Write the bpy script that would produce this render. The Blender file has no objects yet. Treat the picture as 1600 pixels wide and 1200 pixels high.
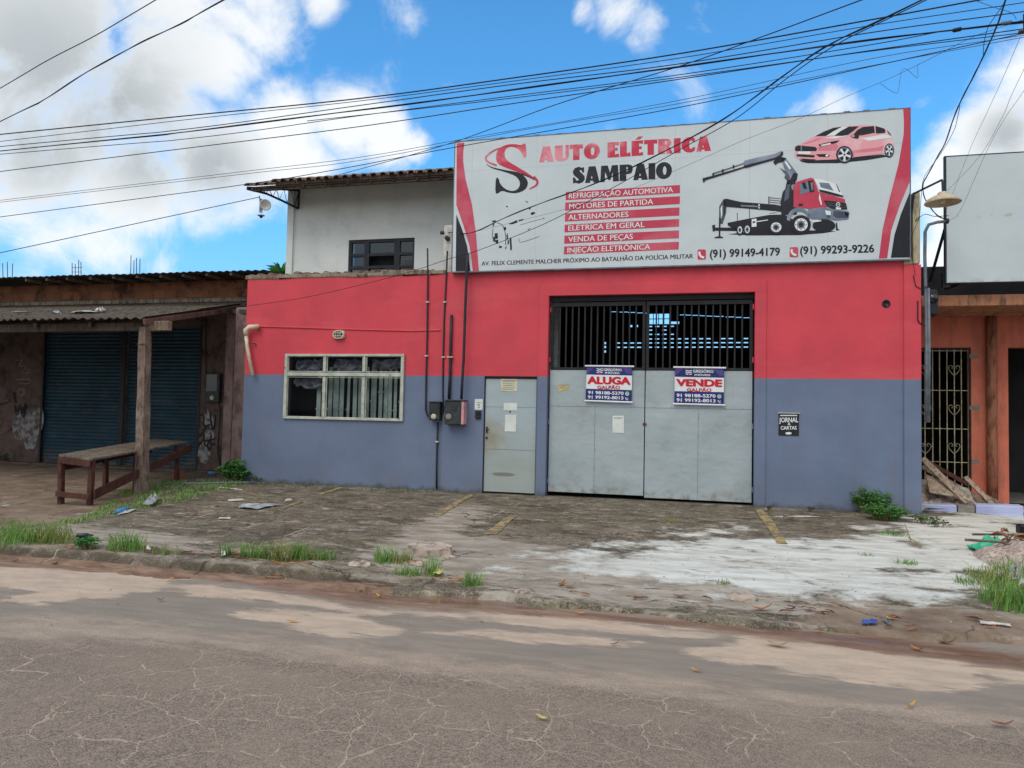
import bpy, bmesh, math, random
import numpy as np
from mathutils import Vector, noise as mnoise
from mathutils.geometry import tessellate_polygon
R = math.radians
SC = bpy.context.scene
COL = SC.collection
random.seed(7)

# ------------------------------------------------------------------ camera
CAM = (12.488, 1.461); YAW, PITCH, ROLL = .24057, .04112, .0208; F = 1110.0
cam_pos = Vector((0, -CAM[0], CAM[1]))
_f = Vector((-math.sin(YAW) * math.cos(PITCH), math.cos(YAW) * math.cos(PITCH), math.sin(PITCH)))
_r = Vector((math.cos(YAW), math.sin(YAW), 0)); _u = _r.cross(_f)
RT = _r * math.cos(ROLL) + _u * math.sin(ROLL)
UP = -_r * math.sin(ROLL) + _u * math.cos(ROLL)
FW = _f
cd = bpy.data.cameras.new('camera'); cam = bpy.data.objects.new('camera', cd); COL.objects.link(cam)
from mathutils import Matrix
cam.matrix_world = Matrix((( RT.x, UP.x, -FW.x, cam_pos.x), (RT.y, UP.y, -FW.y, cam_pos.y), (RT.z, UP.z, -FW.z, cam_pos.z), (0, 0, 0, 1)))
cd.sensor_width = 36; cd.lens = F / 1600 * 36; cd.clip_start = .1; cd.clip_end = 3000
SC.camera = cam
SC.view_settings.view_transform = 'Standard'; SC.view_settings.look = 'None'
SC.view_settings.exposure = -0.05; SC.view_settings.gamma = 1
SC.view_settings.use_curve_mapping = False

def ray(px, py): return RT * ((px - 800) / F) + UP * ((600 - py) / F) + FW
def fy(px, py, Y=0.0):
    d = ray(px, py); return cam_pos + d * ((Y - cam_pos.y) / d.y)
def gzz(px, py, Z):
    d = ray(px, py); return cam_pos + d * ((Z - cam_pos.z) / d.z)

# ------------------------------------------------------------------ node helper
class NT:
    def __init__(s, tree): s.t = tree; s.n = tree.nodes; s.l = tree.links
    def add(s, kind, props=None, **ins):
        nd = s.n.new(kind)
        for k, v in (props or {}).items(): setattr(nd, k, v)
        for k, v in ins.items():
            key = int(k[1:]) if k[0] == 'i' and k[1:].isdigit() else k.replace('_', ' ')
            sock = nd.inputs[key]
            if isinstance(v, bpy.types.NodeSocket): s.l.new(v, sock)
            else:
                if sock.type == 'RGBA' and len(v) == 3: v = (*v, 1)
                sock.default_value = v
        return nd
    def math(s, op, a, b=0.0, c=None, clamp=False):
        nd = s.add('ShaderNodeMath', {'operation': op, 'use_clamp': clamp}, i0=a, i1=b)
        if c is not None:
            if isinstance(c, bpy.types.NodeSocket): s.l.new(c, nd.inputs[2])
            else: nd.inputs[2].default_value = c
        return nd.outputs[0]
    def vmath(s, op, a, b=(0, 0, 0)):
        nd = s.add('ShaderNodeVectorMath', {'operation': op}, i0=a, i1=b)
        return nd.outputs[1] if op in ('DISTANCE', 'DOT_PRODUCT', 'LENGTH') else nd.outputs[0]
    def noise(s, vec, scale, detail=4, rough=.55, dist=0.0, out=0):
        nd = s.add('ShaderNodeTexNoise', None, Vector=vec, Scale=scale, Detail=detail, Roughness=rough, Distortion=dist)
        return nd.outputs[out]
    def ss(s, v, a, b, to0=0.0, to1=1.0):
        nd = s.add('ShaderNodeMapRange', {'interpolation_type': 'SMOOTHSTEP'}, i0=v, i1=a, i2=b, i3=to0, i4=to1)
        return nd.outputs[0]
    def lin(s, v, a, b, to0=0.0, to1=1.0):
        return s.add('ShaderNodeMapRange', None, i0=v, i1=a, i2=b, i3=to0, i4=to1).outputs[0]
    def mix(s, f, a, b, blend='MIX'):
        nd = s.n.new('ShaderNodeMix'); nd.data_type = 'RGBA'; nd.blend_type = blend
        for k, v in ((0, f), (6, a), (7, b)):
            if isinstance(v, bpy.types.NodeSocket): s.l.new(v, nd.inputs[k])
            else: nd.inputs[k].default_value = (*v, 1) if (k and len(v) == 3) else v
        return nd.outputs[2]
    def pos(s, scale=(1, 1, 1)):
        p = s.add('ShaderNodeNewGeometry').outputs['Position']
        return p if scale == (1, 1, 1) else s.vmath('MULTIPLY', p, scale)
    def sep(s, v):
        return s.add('ShaderNodeSeparateXYZ', None, i0=v).outputs
    def attr(s, name):
        return s.add('ShaderNodeAttribute', {'attribute_name': name}).outputs['Fac']
def L(r, g, b):
    f = lambda c: (c / 255 / 12.92) if c <= 10.3 else ((c / 255 + .055) / 1.055) ** 2.4
    return (f(r), f(g), f(b))

# ------------------------------------------------------------------ sky and sun
SUN_EL, SUN_AZ = R(51), R(200)          # azimuth measured from +Y towards +X (sun high behind the camera, thin cloud before it)
sl = bpy.data.lights.new('sun', 'SUN'); sl.energy = 1.55; sl.angle = R(38); sl.color = (1, .92, .82)
so = bpy.data.objects.new('sun', sl); COL.objects.link(so)
sd = Vector((math.sin(SUN_AZ) * math.cos(SUN_EL), math.cos(SUN_AZ) * math.cos(SUN_EL), math.sin(SUN_EL)))
so.rotation_euler = (-sd).to_track_quat('-Z', 'Y').to_euler(); so.location = sd * 60
W = bpy.data.worlds.new('World'); SC.world = W; W.use_nodes = True
W.node_tree.nodes.clear(); n = NT(W.node_tree)
dirv = n.add('ShaderNodeTexCoord').outputs['Generated']
sky = n.add('ShaderNodeTexSky', {'sky_type': 'NISHITA', 'sun_disc': False, 'sun_elevation': SUN_EL, 'sun_rotation': SUN_AZ, 'air_density': 1.0, 'dust_density': .6, 'ozone_density': 2.2})
SKY_S = .105
blue = n.mix(1.0, sky.outputs[0], (SKY_S * .86, SKY_S * 1.95, SKY_S * 2.45), 'MULTIPLY')
dz = n.sep(dirv)[2]
# (pixel x, pixel y, radius px, strength): directions of the cloud banks
CL = [(330, 90, 120, .9), (150, 330, 170, .62), (330, 300, 120, .62), (20, 160, 200, 1), (60, 60, 230, 1), (230, 130, 150, .95), (60, 230, 190, 1), (250, 40, 150, .95), (400, 20, 110, .9), (500, 5, 55, .8),
      (440, 200, 105, 1.0), (540, 190, 90, 1.0), (600, 215, 65, 1.0), (360, 240, 130, .95), (200, 290, 120, .9), (80, 350, 100, .65), (640, 225, 36, .9),
      (480, 250, 80, .9), (300, 200, 110, .9), (965, 5, 62, .8), (915, 20, 36, .7), (1005, 35, 40, .6), (990, 60, 24, .5), (640, 10, 60, .30),
      (1290, 165, 52, .72), (1250, 172, 36, .55), (1320, 168, 34, .6), (1560, 190, 105, 1.0), (1620, 130, 120, 1.0), (1490, 250, 62, .85), (1450, 310, 60, .7),
      (1560, 330, 150, 1.0), (1455, 400, 60, .75), (1445, 150, 36, .45), (1460, 130, 22, .5), (935, 215, 38, .55), (950, 205, 30, .5), (60, 470, 130, .4), (1700, 300, 200, 1)]
tot = None
for (cx, cy, rad, st) in CL:
    d0 = ray(cx, cy); w = rad / F / d0.length; d0.normalize()
    v = n.ss(n.vmath('DISTANCE', dirv, d0), w * 1.4, w * .1, 0.0, st)
    tot = v if tot is None else n.math('MAXIMUM', tot, v)
GREY = [(70, 90, 190), (170, 170, 160), (60, 220, 120), (230, 230, 110), (330, 260, 90), (1570, 210, 60)]
gtot = None
for (cx, cy, rad) in GREY:
    d0 = ray(cx, cy); w = rad / F / d0.length; d0.normalize()
    v = n.ss(n.vmath('DISTANCE', dirv, d0), w * 1.3, 0)
    gtot = v if gtot is None else n.math('MAXIMUM', gtot, v)
fb = n.noise(dirv, 7.0, 14, .62, .35)
fb2 = n.noise(dirv, 3.2, 6, .55)
# unseen cloud above and behind the viewer, thickened to make the sky light neutral
back = n.ss(n.vmath('DOT_PRODUCT', dirv, FW), .55, .15)
gen = n.math('MULTIPLY', n.ss(fb2, .22, .46), back)
tot = n.math('MAXIMUM', tot, gen)
dens = n.math('ADD', tot, n.math('MULTIPLY', n.math('SUBTRACT', fb, .5), 2.3))
alpha = n.ss(dens, .19, .92)
shade = n.math('ADD', n.math('MULTIPLY', gtot, .88), n.math('MULTIPLY', n.math('SUBTRACT', n.noise(dirv, 5.0, 8, .55), .42), .55), clamp=True)
shade = n.math('MULTIPLY', shade, n.ss(dens, .45, 1.0))
ccol = n.mix(shade, (1.06, 1.08, 1.08), (.48, .52, .535))
haze = n.ss(dz, .30, .0)
blue = n.mix(n.math('MULTIPLY', haze, .85), blue, (.33, .54, .88))
skyc = n.mix(n.math('MULTIPLY', alpha, .96), blue, ccol)
bg = n.add('ShaderNodeBackground', None, Color=skyc, Strength=1.0)
W.node_tree.links.new(bg.outputs[0], n.add('ShaderNodeOutputWorld').inputs[0])

# ------------------------------------------------------------------ materials
MATS = {}
def newmat(name):
    m = bpy.data.materials.new(name); m.use_nodes = True; m.node_tree.nodes.clear(); MATS[name] = m
    return m, NT(m.node_tree)
def finish(n, color, rough=.75, bump=None, bdist=.01, metal=0.0, spec=.35, **kw):
    p = n.add('ShaderNodeBsdfPrincipled', None, Base_Color=color, Roughness=rough, Metallic=metal, **kw)
    p.inputs['Specular IOR Level'].default_value = spec
    if bump is not None:
        b = n.add('ShaderNodeBump', None, Strength=.8, Distance=bdist, Height=bump)
        n.l.new(b.outputs[0], p.inputs['Normal'])
    n.l.new(p.outputs[0], n.add('ShaderNodeOutputMaterial').inputs[0])
    return p
def mat(name, c1, c2=None, scale=3.0, rough=.75, stretch=(1, 1, 1), bump=0.0, bscale=60, metal=0.0, spec=.35, lo=.35, hi=.65, spots=None):
    if name in MATS: return MATS[name]
    m, n = newmat(name)
    c2 = c2 or tuple(x * .82 for x in c1)
    P = n.pos(stretch)
    f = n.ss(n.noise(P, scale, 8, .62), lo, hi)
    col = n.mix(f, c1, c2)
    if spots:
        sc, ssc, th = spots
        col = n.mix(n.ss(n.noise(n.pos(stretch), ssc, 6, .65), th, th + .09), col, sc)
    finish(n, col, rough, n.noise(n.pos(), bscale, 5, .6) if bump else None, bump, metal, spec)
    return m

def wall_paint():
    m, n = newmat('two_tone_paint')
    P = n.pos(); x, y, z = n.sep(P)
    edge = n.math('ADD', z, n.math('MULTIPLY', n.math('SUBTRACT', n.noise(P, 9, 3), .5), .012))
    red = n.mix(n.ss(n.noise(P, 1.1, 6, .6), .3, .7), L(208, 72, 84), L(190, 66, 79))
    red = n.mix(n.math('MULTIPLY', n.ss(n.noise(n.pos((.35, 1, 1.2)), 1.0, 7, .65), .52, .66), .35), red, L(206, 92, 98))
    blue = n.mix(n.ss(n.noise(P, 1.3, 6, .6), .3, .7), L(108, 121, 146), L(99, 112, 137))
    col = n.mix(n.math('GREATER_THAN', edge, 2.13), blue, red)
    # rain streaks and rubbed patches
    col = n.mix(n.math('MULTIPLY', n.ss(n.math('SUBTRACT', .55, z), -.1, .5), n.math('MULTIPLY', n.ss(n.noise(n.pos((1, 1, .5)), 2.6, 8, .72), .42, .64), .32)), col, L(112, 112, 112))
    st = n.ss(n.noise(n.pos((7, 7, .5)), 1.0, 6, .7), .52, .75)
    col = n.mix(n.math('MULTIPLY', st, .2), col, L(120, 90, 96))
    sc = n.ss(n.noise(n.pos((1, 1, 1)), 5.0, 10, .75), .68, .74)
    col = n.mix(n.math('MULTIPLY', sc, .25), col, L(70, 62, 70))
    # mould line along the foot of the wall
    g = n.math('ADD', n.math('MULTIPLY', n.noise(n.pos((1, 1, .6)), 4.0, 8, .7), .42), n.math('MULTIPLY', z, -1.0))
    g = n.ss(g, .10, .24)
    col = n.mix(n.math('MULTIPLY', g, .72), col, L(66, 68, 58))
    # soot under the coping
    t = n.math('MULTIPLY', n.ss(z, 3.80, 4.08), n.ss(n.noise(n.pos((5, 5, .7)), 1.0, 7, .7), .48, .72))
    col = n.mix(n.math('MULTIPLY', t, .4), col, L(95, 45, 52))
    h = n.math('ADD', n.math('MULTIPLY', n.noise(P, 2.5, 4), .8), n.math('MULTIPLY', n.noise(P, 55, 4), .2))
    finish(n, col, .72, h, .012, spec=.3)
    return m
wall_paint()

def concrete_like(name, c1, c2, c3, scale=2.5, rough=.9, st=(2.5, 2.5, .6)):
    m, n = newmat(name); P = n.pos()
    a = n.ss(n.noise(P, scale, 9, .68), .35, .66)
    b = n.ss(n.noise(n.pos(st), scale * 1.7, 9, .7), .45, .66)
    col = n.mix(b, n.mix(a, c1, c2), c3)
    finish(n, col, rough, n.noise(P, 40, 6, .7), .012, spec=.2)
    return m
concrete_like('coping_concrete', L(150, 140, 122), L(120, 110, 96), L(70, 66, 60), 4)
concrete_like('mortar', L(176, 168, 158), L(140, 130, 120), L(105, 100, 92), 3)
concrete_like('shop_plaster', L(112, 94, 88), L(92, 77, 73), L(66, 57, 54), 1.6, .9, (1, 1, 1))
concrete_like('pilaster_plaster', L(150, 126, 122), L(132, 110, 106), L(100, 84, 82), 1.6, .9, (1.5, 1.5, .8))
concrete_like('asbestos', L(108, 98, 86), L(84, 76, 66), L(46, 42, 38), 3.2)
concrete_like('broken_concrete', L(192, 176, 164), L(166, 150, 138), L(104, 96, 88), 5, .9, (1, 1, 1))
concrete_like('house_wall', L(224, 228, 226), L(218, 223, 220), L(208, 213, 210), .8, .8, (1, 1, 1))
concrete_like('clay_tile', L(150, 128, 110), L(116, 96, 84), L(66, 58, 54), 4)
concrete_like('orange_paint', L(214, 124, 100), L(198, 110, 90), L(176, 108, 88), 1.4, .8)
concrete_like('slab_orange', L(200, 142, 108), L(182, 124, 94), L(110, 88, 74), 2.2, .8)
concrete_like('rusty_pipe', L(150, 104, 82), L(168, 110, 86), L(96, 60, 44), 3)
concrete_like('rubble', L(196, 180, 168), L(164, 148, 138), L(116, 102, 94), 6)
concrete_like('weathered_wood', L(146, 128, 112), L(118, 100, 88), L(76, 64, 56), 5)
concrete_like('post_wood', L(138, 122, 112), L(112, 96, 88), L(82, 68, 62), 4)
concrete_like('rake_wood', L(112, 88, 82), L(88, 68, 64), L(60, 48, 46), 4)
concrete_like('red_wood', L(92, 60, 54), L(76, 48, 44), L(54, 40, 37), 5)
concrete_like('table_wood', L(124, 112, 100), L(98, 88, 78), L(62, 56, 50), 5)
concrete_like('beam_wood', L(88, 76, 66), L(70, 60, 52), L(48, 42, 38), 3)
concrete_like('plank_wood', L(176, 158, 138), L(148, 130, 114), L(104, 90, 80), 6)
concrete_like('yellowed_post', L(196, 186, 156), L(172, 162, 134), L(120, 110, 92), 3)

def brick_mat():
    m, n = newmat('hollow_brick'); P = n.pos()
    v = n.add('ShaderNodeCombineXYZ', None, i0=n.sep(P)[0], i1=n.sep(P)[2]).outputs[0]
    b = n.add('ShaderNodeTexBrick', None, Vector=v, Color1=(*L(150, 98, 70), 1), Color2=(*L(126, 80, 58), 1), Mortar=(*L(112, 98, 84), 1), Scale=1.0, Mortar_Size=.012, Brick_Width=.29, Row_Height=.19)
    col = n.mix(n.ss(n.noise(P, 2.2, 8, .7), .46, .68), b.outputs[0], L(66, 52, 44))
    finish(n, col, .9, n.math('ADD', b.outputs[1], n.noise(P, 40, 4)), .008, spec=.2)
brick_mat()

def shutter_mat():
    m, n = newmat('shutter_paint'); P = n.pos(); z = n.sep(P)[2]
    col = n.mix(n.ss(n.noise(P, 1.5, 7, .6), .3, .7), L(30, 68, 84), L(22, 50, 64))
    rust = n.ss(n.noise(n.pos((1, 1, 2)), 2.4, 9, .7), .5, .72)
    col = n.mix(n.math('MULTIPLY', rust, .7), col, L(84, 82, 80))
    low = n.math('MULTIPLY', n.ss(z, .5, .0), n.ss(n.noise(P, 5, 6, .7), .4, .6))
    col = n.mix(low, col, L(86, 84, 80))
    finish(n, col, .55, None, spec=.4)
shutter_mat()

def gate_mat():
    m, n = newmat('gate_sheet'); P = n.pos(); x, y, z = n.sep(P)
    col = n.mix(n.ss(n.noise(P, .9, 6, .6), .35, .65), L(160, 171, 176), L(150, 163, 168))
    dirt = n.math('MULTIPLY', n.ss(n.noise(P, 2.0, 8, .7), .50, .72), .5)
    col = n.mix(dirt, col, L(138, 140, 128))
    ru = n.math('MULTIPLY', n.ss(n.noise(n.pos((6, 6, 1.0)), 1.4, 9, .75), .60, .74), .6)
    col = n.mix(ru, col, L(140, 122, 96))
    lo = n.math('MULTIPLY', n.ss(z, .3, .05), n.ss(n.noise(P, 7, 6, .7), .45, .65))
    col = n.mix(n.math('MULTIPLY', lo, .7), col, L(122, 100, 76))
    finish(n, col, .42, n.math('ADD', n.noise(P, 1.6, 3), n.math('MULTIPLY', n.noise(n.pos((1, 1, 2)), 4.5, 2), .15)), .045, spec=.5)
gate_mat()

def door_mat():
    m, n = newmat('door_sheet'); P = n.pos(); x, y, z = n.sep(P)
    col = n.mix(n.ss(n.noise(P, 1.2, 6, .6), .35, .65), L(160, 174, 180), L(152, 166, 170))
    col = n.mix(n.math('MULTIPLY', n.ss(z, 1.35, .4), .6), col, L(150, 155, 146))
    c = n.vmath('DISTANCE', n.vmath('MULTIPLY', P, (1, 0, 1)), (-3.45, 0, 1.02))
    smudge = n.math('MULTIPLY', n.ss(n.math('ADD', c, n.math('MULTIPLY', n.noise(P, 6, 6), .4)), .66, .2), .75)
    col = n.mix(smudge, col, L(140, 128, 100))
    e = n.vmath('LENGTH', n.vmath('MULTIPLY', n.vmath('SUBTRACT', P, (-3.2, 0, .35)), (1, 0, 6.0)))
    col = n.mix(n.ss(n.math('ADD', e, n.math('MULTIPLY', n.noise(P, 12, 5), .12)), .30, .24), col, L(120, 120, 114))
    finish(n, col, .5, n.noise(P, 1.6, 3), .03, spec=.4)
door_mat()

def print_mat(name, c, fade, amt=.7):
    m, n = newmat(name); P = n.pos()
    f = n.math('MULTIPLY', n.ss(n.noise(P, 1.7, 5, .55), .48, .66), amt)
    col = n.mix(f, c, fade)
    col = n.mix(n.math('MULTIPLY', n.ss(n.noise(P, 24, 5, .7), .68, .72), .6), col, L(215, 200, 200))
    finish(n, col, .55, spec=.3)
print_mat('print_red', L(186, 48, 74), L(222, 150, 162), .85)
print_mat('print_red_plain', L(184, 58, 82), L(196, 92, 110), .8)
print_mat('print_pink', L(220, 156, 164), L(224, 192, 197), .9)
print_mat('print_rose', L(204, 118, 134), L(214, 160, 170), .8)
print_mat('print_black', L(26, 29, 38), L(40, 44, 54), .5)
print_mat('print_grey', L(104, 118, 138), L(150, 160, 172), .8)
print_mat('print_dark_grey', L(64, 72, 86), L(90, 98, 112), .8)
print_mat('print_white', L(218, 222, 224), L(205, 212, 214), .5)
def panel_mat():
    m, n = newmat('billboard_sheet'); P = n.pos(); x, y, z = n.sep(P)
    col = n.mix(n.ss(n.noise(P, .7, 5, .6), .3, .7), L(196, 205, 210), L(186, 196, 201))
    st = n.ss(n.noise(n.pos((5, 1, .35)), 1.0, 7, .7), .52, .8)
    col = n.mix(n.math('MULTIPLY', st, .3), col, L(172, 176, 174))
    top = n.math('MULTIPLY', n.ss(z, 6.44, 6.53), n.ss(n.noise(P, 8, 6, .7), .4, .6))
    col = n.mix(n.math('MULTIPLY', top, .6), col, L(120, 118, 112))
    fr = n.math('ABSOLUTE', n.math('SUBTRACT', n.math('FRACT', n.math('MULTIPLY', n.math('ADD', x, 20.35), 1 / 1.22)), .5))
    seam = n.math('MULTIPLY', n.ss(fr, .006, .001), .35)
    hz = n.math('ABSOLUTE', n.math('SUBTRACT', z, 5.92)); hs = n.math('MULTIPLY', n.ss(hz, .008, .002), .35)
    col = n.mix(n.math('MAXIMUM', seam, hs), col, L(150, 155, 157))
    finish(n, col, .5, n.noise(P, 1.1, 3), .03, spec=.35)
panel_mat()
def rpanel_mat():
    m, n = newmat('blank_sheet'); P = n.pos(); x, y, z = n.sep(P)
    col = n.mix(n.ss(n.noise(P, .7, 5, .6), .3, .7), L(192, 203, 207), L(184, 195, 200))
    st = n.ss(n.noise(n.pos((5, 1, .3)), 1.0, 7, .7), .52, .8)
    col = n.mix(n.math('MULTIPLY', st, .3), col, L(168, 176, 176))
    bot = n.math('MULTIPLY', n.ss(z, 3.83, 3.70), n.ss(n.noise(P, 9, 6, .7), .45, .6))
    se = n.math('MULTIPLY', n.ss(n.math('ABSOLUTE', n.math('SUBTRACT', z, 4.795)), .05, .0), n.ss(n.noise(P, 9, 6, .7), .5, .62))
    col = n.mix(n.math('MULTIPLY', n.math('MAXIMUM', bot, se), .6), col, L(150, 160, 120))
    finish(n, col, .5, n.noise(P, 1.1, 3), .03, spec=.35)
rpanel_mat()

def glass_mat(name, tint, refl):
    m, n = newmat(name)
    t = n.add('ShaderNodeBsdfTransparent', None, Color=(*tint, 1)); g = n.add('ShaderNodeBsdfGlossy', None, Color=(.9, .95, 1, 1), Roughness=.03)
    lw = n.add('ShaderNodeLayerWeight', None, Blend=refl)
    mx = n.add('ShaderNodeMixShader', None, i0=lw.outputs['Fresnel'], i1=t.outputs[0], i2=g.outputs[0])
    n.l.new(mx.outputs[0], n.add('ShaderNodeOutputMaterial').inputs[0])
glass_mat('window_glass', (.62, .66, .66), .12)
glass_mat('upper_glass', (.3, .34, .4), .4)

mat('black_metal', L(34, 35, 40), L(24, 25, 28), 6, .55)
mat('gate_bars', L(32, 33, 38), L(22, 22, 26), 5, .6, spots=(L(70, 58, 52), 9, .62))
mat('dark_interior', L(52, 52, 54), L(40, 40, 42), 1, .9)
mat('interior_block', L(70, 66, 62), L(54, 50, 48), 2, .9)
mat('aluminium', L(186, 190, 178), L(160, 164, 152), 5, .45, spots=(L(120, 110, 92), 10, .60))
mat('navy_frame', L(30, 34, 46), L(24, 27, 36), 5, .5)
mat('curtain', L(205, 214, 208), L(160, 172, 168), 3, .8)
mat('dark_cloth', L(150, 146, 160), L(92, 88, 102), 6, .8)
mat('pvc', L(216, 206, 184), L(186, 172, 146), 6, .45)
mat('vent_cream', L(206, 200, 182), L(168, 160, 140), 14, .6)
mat('conduit', L(40, 42, 52), L(30, 31, 38), 6, .6, spots=(L(150, 100, 104), 5, .66))
mat('conduit_grey', L(116, 124, 134), L(92, 100, 110), 6, .5)
mat('meter_metal', L(58, 62, 62), L(40, 44, 46), 9, .5, spots=(L(110, 106, 92), 8, .60))
mat('meter_side', L(205, 150, 155), L(170, 130, 134), 8, .6)
mat('meter_glass', L(22, 25, 28), L(16, 18, 20), 5, .15, spec=.6)
mat('paper', L(212, 218, 214), L(200, 206, 200), 6, .8)
mat('paper_yellow', L(205, 202, 178), L(190, 186, 160), 8, .8)
mat('sticker_yellow', L(200, 180, 120), L(180, 160, 104), 9, .7)
mat('paper_print', L(150, 156, 150), L(130, 136, 130), 12, .8)
mat('black_plastic', L(24, 24, 28), L(18, 18, 20), 6, .4)
mat('cable_black', L(22, 24, 30), L(16, 18, 22), 4, .6)
mat('cable_grey', L(80, 84, 92), L(62, 66, 74), 4, .6)
mat('banner_navy', L(36, 44, 116), L(28, 34, 96), 5, .5)
mat('banner_purple', L(84, 76, 146), L(70, 62, 128), 5, .5)
mat('banner_white', L(220, 224, 228), L(208, 212, 218), 5, .5)
mat('banner_red', L(200, 20, 40), L(184, 18, 36), 5, .5)
mat('banner_green', L(60, 176, 90), L(50, 160, 80), 5, .5)
mat('sign_black', L(24, 26, 30), L(34, 36, 40), 12, .6)
mat('rust_nail', L(110, 70, 50), L(80, 50, 38), 9, .7)
mat('lamp_enamel', L(196, 184, 160), L(170, 150, 118), 5, .5, spots=(L(120, 84, 56), 6, .62))
mat('grille_cream', L(196, 190, 160), L(150, 140, 112), 12, .6)
mat('lilac_tile', L(186, 194, 226), L(172, 180, 216), 5, .45)
mat('cement_block', L(136, 132, 124), L(118, 114, 106), 8, .9, bump=.004)
mat('silver_sheet', L(166, 172, 174), L(120, 126, 130), 9, .4)
mat('white_litter', L(200, 200, 194), L(160, 158, 150), 14, .7)
mat('blue_litter', L(70, 140, 200), L(60, 120, 180), 12, .4)
mat('deep_blue', L(46, 84, 168), L(40, 66, 130), 14, .5)
mat('bottle_dark', L(40, 60, 62), L(30, 44, 46), 9, .2)
mat('teal_sack', L(64, 190, 150), L(50, 160, 128), 7, .5)
mat('palm_brown', L(150, 116, 92), L(104, 76, 58), 6, .8)
mat('trunk_bark', L(120, 104, 92), L(80, 68, 58), 9, .9)
mat('twig', L(160, 140, 110), L(120, 98, 74), 9, .8)
mat('red_brick', L(170, 92, 66), L(140, 74, 54), 9, .9)
mat('rebar', L(72, 62, 58), L(52, 46, 44), 9, .8)
mat('graffiti_black', L(34, 32, 36), L(44, 42, 46), 12, .8)
mat('graffiti_white', L(140, 138, 138), L(110, 104, 102), 9, .8)
mat('whitewash', L(146, 144, 144), L(90, 79, 75), 7, .85, lo=.42, hi=.6)
mat('roof_sheet_dark', L(76, 82, 84), L(54, 58, 60), 2, .7)
mat('horn_white', L(205, 205, 200), L(176, 174, 168), 7, .5)
def leafmat(name, c1, c2, sc=3.0, trans=.25):
    m, n = newmat(name); P = n.pos()
    col = n.mix(n.ss(n.noise(P, sc, 4), .35, .65), c1, c2)
    oi = n.add('ShaderNodeNewGeometry').outputs['Random Per Island']
    col = n.mix(n.math('MULTIPLY', oi, .35), col, c2)
    if name.startswith('grass'): col = n.mix(n.math('MULTIPLY', n.math('GREATER_THAN', n.math('FRACT', n.math('MULTIPLY', oi, 7.3)), .85), .7), col, L(170, 156, 100))
    p = finish(n, col, .55, spec=.3)
    tr = n.add('ShaderNodeBsdfTranslucent', None, Color=col)
    mx = n.add('ShaderNodeMixShader', None, i0=trans, i1=p.outputs[0], i2=tr.outputs[0])
    out = [q for q in n.n if q.type == 'OUTPUT_MATERIAL'][0]
    n.l.new(mx.outputs[0], out.inputs[0])
leafmat('leaf_green', L(92, 156, 76), L(62, 118, 58), 6)
leafmat('leaf_dark', L(82, 120, 70), L(60, 94, 54), 6)
leafmat('grass_green', L(126, 170, 84), L(88, 136, 60), 5)
leafmat('grass_dry', L(150, 158, 92), L(112, 130, 66), 5)
leafmat('leaf_dry', L(186, 126, 70), L(140, 88, 52), 14, .1)
leafmat('leaf_brown', L(150, 100, 70), L(104, 70, 52), 14, .1)
leafmat('leaf_yellow', L(206, 160, 60), L(180, 128, 50), 14, .1)

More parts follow.
